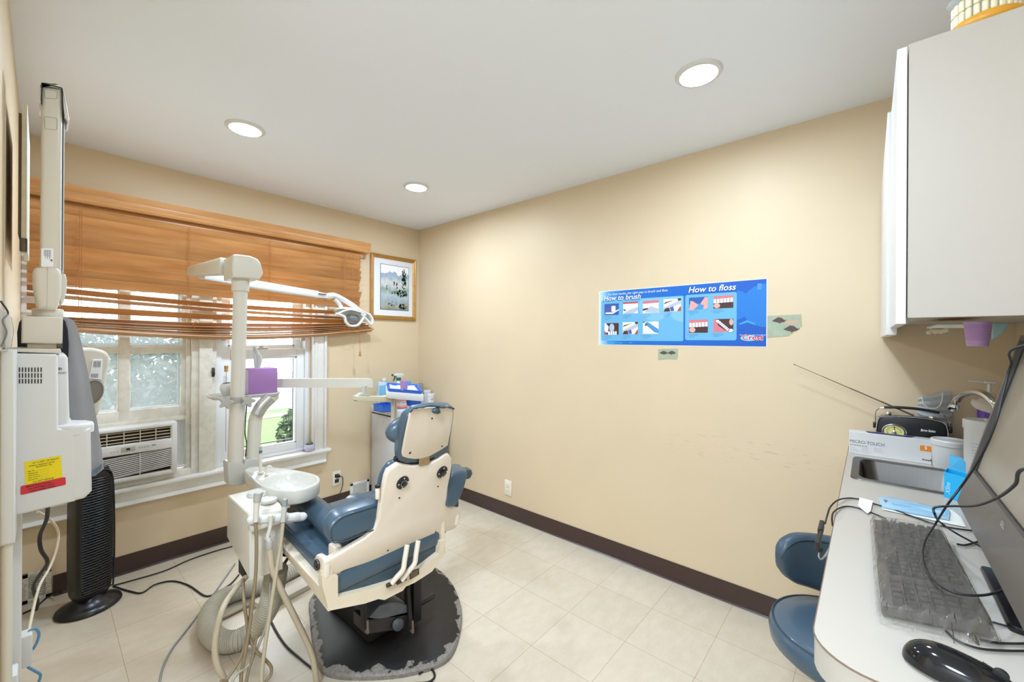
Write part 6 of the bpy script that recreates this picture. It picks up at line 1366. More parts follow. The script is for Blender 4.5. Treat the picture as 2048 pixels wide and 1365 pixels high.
# tap behind the sink: gooseneck arching out towards the room
FY = -.235
fk = plane(FY, 0, 0)
t = thing('faucet', 'chrome gooseneck tap curving over the sink', 'tap', (1.98, FY, CZ))
gp = [P(x, y, Y=FY-.06*(i/6)) for i, (x, y) in enumerate(((1908, 813), (1912, 803), (1924, 791), (1945, 784.5), (1966, 788), (1985, 802), (1996, 820)))]
bend = gp+[gp[-1]+V((-.01, -.01, -.10)), V((gp[-1].x-.012, gp[-1].y-.012, CZ+.01))]
bm = B(); tube(bm, bend, .0115, 14, 8); obj('spout', bm, M_CHROME, t, 60)
a = P(1905, 820, Y=FY+.0); bm = B(); dn = (gp[0]-gp[1]).normalized(); cyl(bm, gp[0]-dn*.002, gp[0]+dn*.022, .0145, b=.002); obj('aerator', bm, M_CHROME, t)
q = bend[-1]; bm = B(); cyl(bm, q+V((0, 0, -.01)), q+V((0, 0, .03)), .024, b=.004); obj('tap_base', bm, M_CHROME, t)
# --- things on the counter
def cbox(x0, x1, y0, y1, z0, z1, r=.0015): return box(B(), (x0, y0, z0), (x1, y1, z1), r, 1)
a = P(1695, 906, Z=CZ); b_ = P(1866, 926, Z=CZ); gx = 2.235; gy0, gy1 = -.182, .062; gz = P(1694, 862, X=gx).z
t = thing('glove_box', 'long white glove box printed with an orange label, behind the sink', 'box', (gx+.05, -.06, CZ))
bm = cbox(gx, gx+.055, gy0, gy1, CZ, gz); gb = obj('carton', bm, M_WHITE, t, 0)
bm = B(); rrp = [(gx+.008, gy1-.06), (gx+.008, gy0+.06), (gx+.045, gy0+.04), (gx+.045, gy1-.05)]; prism(bm, [V((x, y, gz)) for x, y in rrp], (0, 0, .0008), 0, 0, corner=.012); obj('opening', bm, M_NAVY, gb, 0)
def bt(nm, s_, x, y, size, m, bold=0, sx=1): q = P(x, y, X=gx-.0008); obj(nm, text_bm(s_, q, (0, -1, 0), (0, 0, 1), size, bold=bold, sx=sx), m, gb, 0)
bt('brand_lettering', 'MICRO-TOUCH', 1699, 885, .0185, M_INK, 0, .84); bt('subtitle', 'NITRAFREE BLUE', 1699, 890.5, .0075, M_INK)
bm = B()
for j, (xa, n) in enumerate(((1700, 4), (1722, 4), (1748, 3))):
    for k in range(n): q = P(xa, 895+j*1+3.2*k, X=gx); box(bm, (gx-.0006, q.y-.022-.004*((k*7) % 3), q.z-.0007), (gx, q.y, q.z+.0005))
obj('small_print', bm, mat('pale_ink', '#B5B8BC', .7), gb, 0)
q0 = P(1840, 891, X=gx); q1 = P(1866, 905, X=gx); bm = B(); box(bm, (gx-.0008, q1.y, q1.z), (gx, q0.y, q0.z)); obj('size_label', bm, M_ORANGE, gb, 0)
bm = text_bm('S', (gx-.0018, P(1849, 898, X=gx).y, P(1849, 899, X=gx).z), (0, -1, 0), (0, 0, 1), .016, bold=.03); obj('size_letter', bm, M_WHITEINK, gb, 0)
bt('maker_lettering', 'Ansell', 1844, 921, .0105, M_BLACKINK, .02)
# radio
rx = 2.298; PRD = (V((rx, 0, 0)), V((1, 0, 0)))
def RX(x, y, d=0): return P(x, y, X=rx-d)
t = thing('radio', 'black retro radio with round yellow dial and carrying handle', 'radio', (rx+.03, -.12, CZ))
zb_ = CZ
ro = [(1752, 862), (1754, 846), (1758, 836), (1764, 833), (1790, 833), (1830, 835.5), (1870, 841), (1885, 845), (1893, 852), (1896, 866)]
pts = [RX(x, y) for x, y in ro]; pts = pts+[V((rx, pts[-1].y, zb_+.004)), V((rx, pts[0].y, zb_+.004))]
bm = B(); prism(bm, pts, (.048, 0, 0), .006, 3); rc = obj('case', bm, M_BLACK, t, 40)
bm = B(); tube(bm, [p+V((-.001, 0, 0)) for p in round_poly(pts, .006, 3)]+[round_poly(pts, .006, 3)[0]+V((-.001, 0, 0))], .0022, 6, 0); obj('chrome_trim', bm, M_CHROME, t, 60)
q = RX(1788, 864); bm = B(); lathe(bm, [(0, 0), (.030, 0), (.033, .004), (.036, .003), (.037, -.002), (.037, -.004), (0, -.004)], (rx-.001, q.y, q.z), (-1, 0, 0), 36, .88, 1.05); obj('dial_ring', bm, M_CHROME, t, 50)
bm = B(); lathe(bm, [(0, .0046), (.028, .0046), (.028, .003), (0, .003)], (rx-.001, q.y, q.z), (-1, 0, 0), 32, .88, 1.05); dl = obj('dial', bm, mat('dial_yellow', '#DCD480', .4), t)
bm = B()
for k in range(14): a = -.3+k*.26; c_, s_ = math.cos(a), math.sin(a); box(bm, (-.0002, -.0007, .0175), (.0002, .0007, .0235), 0, 1, Matrix.Translation((rx-.0058, q.y, q.z)) @ Matrix.Rotation(a-1.5708, 4, 'X'))
box(bm, (rx-.0062, q.y-.002, q.z-.002), (rx-.0056, q.y+.0005, q.z+.022)); obj('dial_marks', bm, M_BLACKINK, dl, 0)
obj('tuning_knob', cyl(B(), (rx-.004, q.y, q.z), (rx-.014, q.y, q.z), .007, b=.002), M_CHROME, t)
q = RX(1841, 862.5, .0008); obj('brand_lettering', text_bm('Byron Statics', q, (0, -1, 0), (0, 0, 1), .0125, shear=.3, sx=.62, bold=.02), M_WHITEINK, t, 0)
hp = [P(1750, 850, X=rx+.02), P(1751, 826, X=rx+.02), P(1757, 818, X=rx+.02), P(1770, 815, X=rx+.02)]
hq = [P(1877, 826, X=rx+.02), P(1888, 831, X=rx+.02), P(1896, 842, X=rx+.02), P(1898, 862, X=rx+.02)]
bm = B(); tube(bm, hp, .0022, 8, 5); tube(bm, hq, .0022, 8, 5); hw_ = obj('handle_wire', bm, M_CHROME, t)
bm = B(); tube(bm, [P(1768, 815, X=rx+.02), P(1800, 815.5, X=rx+.02), P(1840, 819, X=rx+.02), P(1879, 826, X=rx+.02)], .0055, 10, 6); obj('handle_grip', bm, M_BLACK, t, 60)
for x, y in ((1749, 850), (1901, 860)): q = P(x, y, X=rx+.02); obj('handle_hinge', box(B(), q+V((-.008, -.005, -.012)), q+V((.008, .005, .012)), .002), M_BLACK, t)
for x, y in ((1776, 829), (1864, 838)): q = P(x, y, X=rx+.03); obj('control_knob', cyl(B(), q+V((0, 0, -.006)), q+V((0, 0, .010)), .011, b=.002), M_CHROME, t)
a, b_ = P(1828, 832, X=rx+.045), P(1590, 730, X=rx+.035)
bm = B(); 
L = [a.lerp(b_, k/4) for k in range(5)]
for k, (p, q) in enumerate(zip(L, L[1:])): cyl(bm, p, q, .0034-.0006*k, seg=8)
cyl(bm, b_, b_+(b_-a).normalized()*.006, .003, seg=8); obj('antenna', bm, mat('aerial_steel', '#8E8272', .3, .8), t)
# face mask in a bag leaning on the wall
t = thing('face_mask', 'grey pleated face mask with white ear loop leaning behind the radio', 'face mask', (2.36, -.22, CZ))
mk = [(1834, 800), (1838, 793), (1860, 791), (1885, 784), (1901, 784), (1903, 800), (1906, 850), (1880, 856), (1842, 852), (1833, 830)]
bm = B(); mx_ = 2.372
n = 9; top_ = [(1836, 796), (1844, 792.5), (1852, 791.5), (1860, 791), (1868, 789), (1877, 786.5), (1886, 784), (1894, 783.5), (1901, 784)]; bot_ = [(1834, 838), (1842, 846), (1850, 850), (1858, 853), (1867, 855), (1876, 857), (1886, 858), (1896, 857), (1905, 853)]
gr = []
for i in range(9):
    col_ = []
    for j in range(11):
        u = j/10; x = top_[i][0]*(1-u)+bot_[i][0]*u; y = top_[i][1]*(1-u)+bot_[i][1]*u; col_.append(bm.verts.new(P(x, y, X=mx_-.006*(j % 2)-.012*math.sin(math.pi*i/8)*math.sin(math.pi*u))))
    gr.append(col_)
for i in range(8):
    for j in range(10): bm.faces.new((gr[i][j], gr[i+1][j], gr[i+1][j+1], gr[i][j+1]))
bmesh.ops.solidify(bm, geom=list(bm.faces), thickness=.0015); obj('mask_cloth', bm, mat('mask_grey', '#E0E4E5', .7), t, 20)
bm = B(); tube(bm, [P(x, y, X=mx_-.022) for x, y in ((1844, 793), (1848, 808), (1860, 818), (1874, 817), (1883, 806), (1886, 786))], .0022, 8, 8); obj('ear_loop', bm, M_WHITE, t)
# white tub, wipes canister
def tubthing(nm, lab, cx_, cy_, r0, r1, h, lid, cat='tub'):
    t = thing(nm, lab, cat, (cx_, cy_, CZ))
    bm = B(); lathe(bm, [(0, 0), (r0-.003, 0), (r0, .004), (r1, h-lid), (0, h-lid)], (cx_, cy_, CZ), (0, 0, 1), 40); bd = obj('tub_body', bm, M_WHITE, t, 40)
    bm = B(); lathe(bm, [(0, h-lid), (r1+.003, h-lid), (r1+.0035, h-.004), (r1, h), (r1-.006, h-.001), (r1-.008, h-.004), (0, h-.004)], (cx_, cy_, CZ), (0, 0, 1), 40); obj('lid', bm, M_WHITE, t, 40)
    return t, bd
q = P(1898, 936, Z=CZ); t1, bd = tubthing('tub', 'low white lidded tub beside the glove box', 2.215, -.232, .050, .054, .108, .02)
t2, bd2 = tubthing('wipes_canister', 'tall white canister of wipes with printed label by the monitor', 2.05, -.292, .050, .050, .212, .03, 'canister')
cx_, cy_ = 2.05, -.292; bm = B()
for k in range(11):
    z = CZ+.03+.0105*k
    for a0, a1 in ((2.35, 2.9), (2.98, 3.6)):
        pts = [V((cx_+.0504*math.cos(a0+(a1-a0)*u/6), cy_-.0504*math.sin(a0+(a1-a0)*u/6)*-1, z)) for u in range(7)]
        for p, q in zip(pts, pts[1:]): quad(bm, [p, q, q+V((0, 0, .0022)), p+V((0, 0, .0022))])
obj('label_print', bm, mat('pale_ink', '#B5B8BC', .7), bd2, 0)
bm = B(); c = P(1950, 832, X=2.06); tube(bm, [(cx_-.025, cy_, CZ+.212), (cx_-.005, cy_, CZ+.216), (cx_+.025, cy_, CZ+.212)], .006, 8, 4, flat=.5); obj('flip_tab', bm, M_WHITE, t2)
# purple lotion bottle, white scoop
px_, py_ = 2.30, -.335
pb = thing('lotion_bottle', 'purple pump bottle with a white pump behind the tap', 'bottle', (px_, py_, CZ)); zt = P(1942, 765, X=px_).z
bm = B(); lathe(bm, [(0, 0), (.036, 0), (.038, .006), (.038, zt-CZ-.105), (.033, zt-CZ-.07), (.014, zt-CZ-.058), (.014, zt-CZ-.055), (0, zt-CZ-.055)], (px_, py_, CZ), (0, 0, 1), 24, 1.0, .8); obj('body', bm, M_PURBOT, pb, 50)
bm = B(); cyl(bm, (px_, py_, zt-.06), (px_, py_, zt-.035), .013, b=.002); cyl(bm, (px_, py_, zt-.036), (px_, py_, zt), .005); box(bm, (px_-.012, py_-.018, zt-.002), (px_+.012, py_+.014, zt+.008), .004); prism(bm, [V((px_-.007, py_+.01, zt)), V((px_+.007, py_+.01, zt)), V((px_+.004, py_+.055, zt+.002)), V((px_-.004, py_+.055, zt+.002))], (0, 0, .007), .002, 1); obj('pump', bm, M_WHITE, pb, 50)
t = thing('scoop', 'white scoop-shaped spatula standing behind the tap', 'spatula', (2.22, -.30, CZ))
bm = B(); sp = [(1942, 807), (1946, 798), (1953, 800), (1958, 796), (1972, 798), (1984, 804), (1994, 818), (1992, 830), (1975, 826), (1952, 818)]; prism(bm, smooth_closed([P(x, y, X=2.2) for x, y in sp], 2), (.008, 0, 0), .003, 2); obj('blade', bm, mat('bone_plastic', '#E9E2D3', .5), t, 50)
q = P(1988, 826, X=2.204); bm = B(); cyl(bm, q, (q.x+.01, q.y-.005, CZ), .006); obj('handle', bm, mat('bone_plastic', '#E9E2D3'), t)
# blue box with toothbrush pack
t = thing('tissue_carton', 'opened bright blue carton with torn flap at the sink edge', 'box', (1.735, -.19, CZ))
c0_, c1_ = P(1888, 994, Z=CZ), P(1930, 1008, Z=CZ); zt = P(1884, 943, X=c0_.x).z
c2_ = V((c1_.x+.055, c1_.y-.012, CZ)); c3_ = V((c0_.x+.055, c0_.y-.012, CZ))
bm = B()
for a, b_ in ((c0_, c1_), (c1_, c2_), (c2_, c3_), (c3_, c0_)):
    d = (b_-a).normalized(); n_2 = V((-d.y, d.x, 0))*.0012; prism(bm, [a, b_, b_+V((0, 0, zt-CZ)), a+V((0, 0, zt-CZ))], n_2)
prism(bm, [c0_, c1_, c2_, c3_], (0, 0, .001)); cb = obj('carton', bm, M_CYAN, t, 0)
bm = B(); f0, f1 = c2_.lerp(c3_, .1), c2_.lerp(c3_, .9); zf = P(1916, 916, X=c2_.x).z; prism(bm, [V((f1.x, f1.y, zt)), V((f0.x, f0.y, zt)), V((f0.x, f0.y, zf-.012)), V((f0.x, f0.y+.008, zf)), V((f1.x, f1.y, zf))], (.0012, 0, 0)); obj('flap', bm, mat('cyan_inside', '#4FB2DC', .5), t, 0)
bm = text_bm('Xlite', (c0_.x-.001, c0_.y-.006, CZ+.006), (0, 0, 1), (0, 1, 0), .017, shear=.2); d = (c1_-c0_).normalized(); bm2 = text_bm('Xlite', c0_+d*.016+V((-.0012, 0, .012)), (0, 0, 1), -d, .018, shear=.2); bm.free(); obj('lettering', bm2, mat('pale_lettering', '#BFE6F5', .5), cb, 0)
t = thing('tooth_pack', 'small blue and white tooth-shaped pack between blue carton and monitor', 'box', (1.66, -.225, CZ))
bm = B(); q0 = P(1931, 1004, Z=CZ); box(bm, (q0.x-.0, q0.y-.02, CZ), (q0.x+.05, q0.y+.006, CZ+.045), .004); obj('box', bm, mat('pack_blue', '#3C4BB0', .4), t)
bm = B(); rr = random.Random(4)
for k in range(3): ball(bm, (q0.x+.002, q0.y+.004, CZ+.018+.017*k), (.012, .006, .010), 12, 8)
obj('white_shapes', bm, M_WHITE, t, 60)
# sterilisation pouch
t = thing('sterile_pouch', 'pale blue sterilisation pouch lying behind the keyboard', 'pouch', (1.57, -.09, CZ))
po = [P(x, y, Z=CZ+.002) for x, y in ((1757, 996), (1765, 1020), (1905, 1050), (1932, 1055), (1922, 1036), (1905, 1022), (1800, 1000))]
obj('paper_back', prism(B(), po, (0, 0, .001)), mat('pouch_paper', '#E4E6DC', .8), t, 0)
bm = B(); pi = [P(x, y, Z=CZ+.004) for x, y in ((1757, 996), (1764, 1016), (1830, 1030), (1898, 1042), (1900, 1024), (1830, 1008), (1790, 998))]; prism(bm, pi, (0, 0, .005), .002, 2); obj('film', bm, mat('pouch_film', '#A9D2E8', .15, alpha=.8), t, 40)
bm = B(); tube(bm, [P(x, y, Z=CZ+.0085) for x, y in ((1785, 1010), (1830, 1016), (1890, 1028))], .006, 8, 4); obj('mirror_handle', bm, mat('handle_blue', '#8DBBD4', .3), t)
bm = B(); prism(bm, [P(x, y, Z=CZ+.0095) for x, y in ((1767, 999), (1775, 1002), (1771, 1006))], (0, 0, .0006)); obj('triangle_mark', bm, M_INK, t, 0)
# keyboard in its film
kb0, kb1, kb2, kb3 = P(1742, 1036, Z=CZ+.022), P(1886, 1058, Z=CZ+.03), P(1993, 1255, Z=CZ+.03), P(1757, 1214, Z=CZ+.022)
kbt = t = thing('keyboard', 'black keyboard inside a crinkled clear plastic cover', 'keyboard', ((kb0+kb2)/2)*1.0); t.location.z = CZ
def kbp(u, v, dz=0): return (kb0.lerp(kb3, u)).lerp(kb1.lerp(kb2, u), v)+V((0, 0, dz))
bm = B(); tp_ = [kbp(.015, .03), kbp(.985, .03), kbp(.985, .97), kbp(.015, .97)]
t0 = bmesh.new(); A = [t0.verts.new(p) for p in tp_]; Bv = [t0.verts.new(V((p.x, p.y, CZ+.006+(.004 if i in (2, 3) else 0)))) for i, p in enumerate(tp_)]; t0.faces.new(A); t0.faces.new(Bv[::-1])
for i in range(4): t0.faces.new((A[i], Bv[i], Bv[(i+1) % 4], A[(i+1) % 4]))
bev(t0, .003, 2); merge(bm, t0); kc = obj('case', bm, M_KEY, t, 30)
bm = B(); rows_ = 6
for r_i in range(rows_):
    v0 = .14+.125*r_i; cols = 21
    for c_i in range(cols):
        if c_i in (15, ) and r_i < 6: continue
        if r_i == 0 and c_i in (5, 6, 7, 8) : 
            if c_i != 5: continue
            u0, u1 = .03+5*.045, .03+9*.045-.006
        else: u0 = .03+c_i*.045; u1 = u0+.038
        if u1 > .97: continue
        u0, u1 = 1-u1, 1-u0      # the number pad lies at the near end
        u0, u1 = 1-u1, 1-u0
        ks = [kbp(u0, v0), kbp(u1, v0), kbp(u1, v0+.108), kbp(u0, v0+.108)]; cc = sum(ks, V((0, 0, 0)))/4
        t0 = bmesh.new(); A = [t0.verts.new(k) for k in ks]; Bv = [t0.verts.new(cc+(k-cc)*.78+V((0, 0, .0055))) for k in ks]; t0.faces.new(Bv)
        for i in range(4): t0.faces.new((A[i], A[(i+1) % 4], Bv[(i+1) % 4], Bv[i]))
        merge(bm, t0)
obj('keys', bm, mat('key_black', '#4A453F', .4), kc, 20)
bm = B(); n1, n2_ = 46, 16; g_ = []; rr = random.Random(7)
for i in range(n1+1):
    row = []
    for j in range(n2_+1):
        u, v = i/n1*1.03-.015, j/n2_*1.04-.02
        h = .0095+.0022*math.sin(u*9+v*21+2*math.sin(v*7))*math.sin(v*13+u*5)+rr.uniform(-.0008, .0008)
        p = kbp(u, v, h)
        if i in (0, n1) or j in (0, n2_): p.z = CZ+.012+rr.uniform(-.004, .004)
        row.append(bm.verts.new(p))
    g_.append(row)
for i in range(n1):
    for j in range(n2_): bm.faces.new((g_[i][j], g_[i+1][j], g_[i+1][j+1], g_[i][j+1]))
obj('plastic_cover', bm, M_FILM, t, 60)
bm = B(); g_ = []
for i in range(25):
    row = []
    for j in range(5):
        u = .02+.96*i/24; w__ = j/4; p = kbp(1.0, u, .006*(1-w__)); p = p+V((-.012*w__-.022*math.sin(math.pi*u)*w__, -.004*w__+.003*math.sin(u*25)*w__, -.016*w__+.006*math.sin(u*31+j))); p.z = max(p.z, CZ+.002); row.append(bm.verts.new(p))
    g_.append(row)
for i in range(24):
    for j in range(4): bm.faces.new((g_[i][j], g_[i+1][j], g_[i+1][j+1], g_[i][j+1]))
obj('cover_end', bm, M_FILM, t, 60)
# mouse
m0, m1 = P(1806, 1292, Z=CZ+.016), P(2040, 1400, Z=CZ+.012); d = (m1-m0); d.z = 0; d.normalize(); a_m = math.atan2(d.y, d.x)
mc = V((m0.x, m0.y, CZ))+d*.060
mst = t = thing('computer_mouse', 'glossy black computer mouse at the near end of the counter', 'mouse', (mc.x, mc.y, CZ))
MM = Matrix.Translation(mc) @ Matrix.Rotation(a_m, 4, 'Z')
bm = B(); lp = []
for k in range(25):
    s = -math.cos(math.pi*k/24*1.0); ww = .031*math.sqrt(max(0, 1-abs(s)**2.3))*(1-.06*s)+.0004; hh = .001+.032*math.sqrt(max(0, 1-abs(s)**2.6))*(1-.18*s); row = []
    for j in range(11): a = math.pi*j/10; row.append(bm.verts.new(V((s*.061, ww*math.cos(a), .005+hh*math.sin(a)**.8))))
    lp.append(row)
for a, b_ in zip(lp, lp[1:]):
    for j in range(10): bm.faces.new((a[j], a[j+1], b_[j+1], b_[j]))
bm.faces.new(lp[0]); bm.faces.new(lp[-1]); bm.transform(MM); ms = obj('shell', bm, mat('glossy_black', '#141416', .1), t, 70)
bm = B(); lathe(bm, [(0, 0), (.030, 0), (.031, .005), (0, .006)], (0, 0, 0), (0, 0, 1), 32, 1.95, 1.0); bm.transform(MM @ Matrix.Translation((0, 0, .0005))); obj('underside', bm, mat('grey_underside', '#8E8A85', .4), t)
bm = B(); tube(bm, [(.018, 0, .0405), (.035, 0, .034), (.05, 0, .022), (.058, 0, .012)], .0008, 5, 4); bm.transform(MM); obj('button_seam', bm, M_BLACKINK, t)
bm = B(); cyl(bm, (.034, -.004, .033), (.034, .004, .033), .0075, b=.0015); bm.transform(MM); obj('scroll_wheel', bm, M_BLACKM, t)
# monitor, turned to the user, standing on the counter by the near wall
mb0, mb1 = P(1928, 1008, Z=.985), P(2048, 1226, Z=.985)
d = (mb1-mb0).normalized(); d.z = 0; back = V((d.y, -d.x, 0)); back = back if back.y < 0 else -back
upv = (V((0, 0, 1))+back*.22).normalized()
# lean is solved from the visible left edge
bestk = min([k*.02 for k in range(-10, 40)], key=lambda k: abs((lambda q: ray(0, 0) and q)(0)) if False else abs((lambda p: p[0]-((p[1]-1008)*(2048-1928)/(690-1008)+1928))((lambda w_: (lambda r: (1024+FPX*r[0]/r[2], CYP-FPX*r[1]/r[2]))(((w_.x*_c-w_.y*_s), (w_.z-CAM_H), (w_.x*_s+w_.y*_c))))(mb0+(V((0, 0, 1))+back*k).normalized()*.25))))
upv = (V((0, 0, 1))+back*bestk).normalized(); nf = d.cross(upv).normalized(); nf = nf if nf.y > 0 else -nf
MWd, MHt, BZ = .62, .42, .034
mnt = t = thing('computer_monitor', 'dark grey computer monitor tilted back at the right edge of the counter', 'monitor', mb0+d*.25); t.location.z = CZ
def mp_(u, v, n=0): return mb0+d*u+upv*v+nf*n
bm = B(); prism(bm, [mp_(0, 0), mp_(MWd, 0), mp_(MWd, MHt), mp_(0, MHt)], nf*-.03, .004, 2); obj('back_case', bm, M_BLACK, t, 30)
bm = B(); sb = .012; bb2 = (P(2003, 1020, pl=(mb0+nf*.012, nf))-mb0).dot(upv)
for pl_ in ([(0, 0), (MWd, 0), (MWd, bb2), (0, bb2)], [(0, bb2), (sb, bb2), (sb, MHt), (0, MHt)], [(MWd-sb, bb2), (MWd, bb2), (MWd, MHt), (MWd-sb, MHt)], [(sb, MHt-sb), (MWd-sb, MHt-sb), (MWd-sb, MHt), (sb, MHt)]): prism(bm, [mp_(u, v) for u, v in pl_], nf*.012)
bz = obj('bezel', bm, M_SILVERB, t, 20)
obj('screen', prism(B(), [mp_(sb, bb2), mp_(MWd-sb, bb2), mp_(MWd-sb, MHt-sb), mp_(sb, MHt-sb)], nf*.003), M_SCREEN, t, 0)
bm = B(); prism(bm, [mp_(sb, bb2, .003), mp_(sb+.013, bb2, .003), mp_(sb+.013, MHt-sb, .003), mp_(sb, MHt-sb, .003)], nf*.0006); prism(bm, [mp_(sb, bb2, .003), mp_(MWd-sb, bb2, .003), mp_(MWd-sb, bb2+.003, .003), mp_(sb, bb2+.003, .003)], nf*.0006); obj('screen_gasket', bm, M_BLACK, t, 0)
q = P(2003, 1054, pl=(mb0+nf*.0126, nf)); obj('logo', text_bm('DELL', q-d*.012, d, upv, .0125, bold=.02), mat('logo_silver', '#C9C7C2', .3, .5), bz, 0)
sb_ = [P(1959, 1129, Z=CZ+.012), P(1999, 1137, Z=CZ+.012), P(2080, 1290, Z=CZ+.012), P(2016, 1249, Z=CZ+.012)]
s0_, s1_ = sb_[0], sb_[3]; dd_ = (s1_-s0_).normalized(); bk = V((dd_.y, -dd_.x, 0)); bk = bk if bk.y < 0 else -bk
bm = B(); prism(bm, [V((p.x, p.y, CZ)) for p in (s0_, s1_, s1_+bk*.17, s0_+bk*.17)], (0, 0, .012), .004, 2, corner=.01); obj('stand_base', bm, M_BLACK, t)
bm = B(); c = (s0_+s1_)/2+bk*.10; quadbar(bm, (c.x, c.y, CZ+.01), tuple(mp_(.25, .12, -.03)), .035, .014); obj('stand_neck', bm, M_BLACK, t)
# cables on the counter
Zc = CZ+.004
def ct(x, y, z=Zc): return P(x, y, Z=z)
t = thing('usb_cable', 'black usb extension hanging off the counter front with its white-tagged cord', 'cable', (1.4, .09, .80))
yq = .085
bm = B(); tube(bm, [P(1650, 1048, Y=yq), P(1655, 1030, Y=yq), P(1661, 1014, Y=.08), P(1676, 1001, Z=CZ+.012), P(1697, 997, Z=Zc), P(1719, 999, Z=Zc)], .0021, 8, 8); tube(bm, [P(1744, 1007, Z=Zc), P(1790, 1021, Z=Zc), P(1860, 1046, Z=Zc), P(1900, 1056, Z=Zc), P(1960, 1064, Z=Zc)], .0021, 8, 6); obj('cord', bm, M_CABLE, t, 80)
bm = B(); prism(bm, [ct(x, y, Zc+.001) for x, y in ((1719, 996), (1746, 1003), (1741, 1024), (1735, 1028), (1722, 1018), (1716, 1012))], (0, 0, .0008)); obj('paper_tag', bm, M_WHITEINK, t, 0)
def plug(p0, p1, w0, th, m, nm):
    a, b_ = P(*p0, Y=yq), P(*p1, Y=yq); d_ = (b_-a); u_ = V((d_.z, 0, -d_.x)).normalized()*w0; bm = B(); prism(bm, [a-u_, a+u_, b_+u_, b_-u_], (0, th, 0), .002, 2); return obj(nm, bm, m, t)
plug((1649, 1050), (1645, 1068), .010, .010, M_CABLE, 'socket'); plug((1645, 1068), (1643, 1080), .008, .006, M_STEEL, 'metal_plug'); plug((1643, 1080), (1640, 1096), .011, .010, M_BLACK, 'plug_body')
bm = B(); 
for k in range(4): tube(bm, [P(1636.5+k*.4, 1097+2.2*k, Y=yq+.005), P(1644.5-k*.4, 1097.5+2.2*k, Y=yq+.005)], .002, 6, 0)
obj('strain_relief', bm, M_CABLE, t)
bm = B(); tube(bm, [P(1640, 1104, Y=yq+.005), P(1638, 1114, Y=yq+.005), P(1643, 1119, Y=yq), P(1652, 1110, Y=.075), P(1663, 1090, Y=.07)], .0024, 8, 8); obj('tail', bm, M_GCABLE, t, 80)
cable('keyboard_cable', 'dark cable bending over the counter edge to the back of the keyboard', [P(1665, 1052, Y=.072), P(1664, 1036, Y=.072), P(1668, 1024, Z=CZ+.01), P(1684, 1015, Z=Zc), P(1702, 1014, Z=Zc), P(1730, 1021, Z=Zc), P(1772, 1038, Z=Zc)], .0020, M_CABLE, 'cable', par=kbt)
cable('power_cable', 'black cable hanging in front of the monitor and crossing the keyboard', [V((.98, YN+.008, 1.40)), V((1.02, -.33, 1.41)), P(2046, 692, Y=-.19), P(2022, 730, Y=-.188), P(2008, 780, Y=-.18), P(1996, 830, Y=-.17), P(1978, 880, Y=-.16), P(1955, 925, Y=-.15), P(1925, 970, Y=-.14), P(1895, 1010, Y=-.12), P(1870, 1050, Z=CZ+.055), P(1848, 1088, Z=CZ+.05), P(1848, 1130, Z=CZ+.05), P(1872, 1165, Z=CZ+.05), P(1912, 1187, Z=CZ+.05), P(1970, 1191, Z=CZ+.05), P(2022, 1175, Z=CZ+.03)], .0020, M_CABLE, 'cable', par=mnt)
cable('video_cable', 'black cable looping across the front of the monitor to the counter', [mp_(MWd+.015, .22, -.06), mp_(MWd+.02, .24, .015), P(2052, 938, Y=-.155), P(2030, 970, Y=-.15), P(1995, 996, Y=-.148), P(1950, 1012, Y=-.14), P(1900, 1013, Y=-.12), P(1869, 1016, Y=-.10), P(1870, 1030, Y=-.10), P(1880, 1045, Z=CZ+.05), P(1910, 1066, Z=CZ+.03), P(1950, 1088, Z=CZ+.01), P(1990, 1110, Z=CZ+.006)], .0021, M_CABLE, 'cable', par=mnt)
cable('power_cable', 'short black cable between the keyboard and the monitor foot', [ct(1914, 1089), ct(1930, 1091), ct(1950, 1086), ct(1970, 1079)], .0022, M_CABLE, 'cable', par=mnt)
cable('mouse_cable', 'thin black mouse cable curving from under the keyboard', [ct(1892, 1263), ct(1915, 1282), ct(1955, 1297), ct(2000, 1302), ct(2060, 1303)], .0017, M_CABLE, 'cable', par=mst)
cable('power_cable', 'black cable running past the near end of the monitor base', [ct(1985, 1245), ct(2010, 1252), ct(2035, 1258), ct(2070, 1268)], .0017, M_CABLE, 'cable', par=mnt)
cable('power_cable', 'black cable on the counter beside the mouse', [ct(1960, 1279), ct(1990, 1286), ct(2020, 1288), ct(2065, 1288)], .0017, M_CABLE, 'cable', par=mnt)

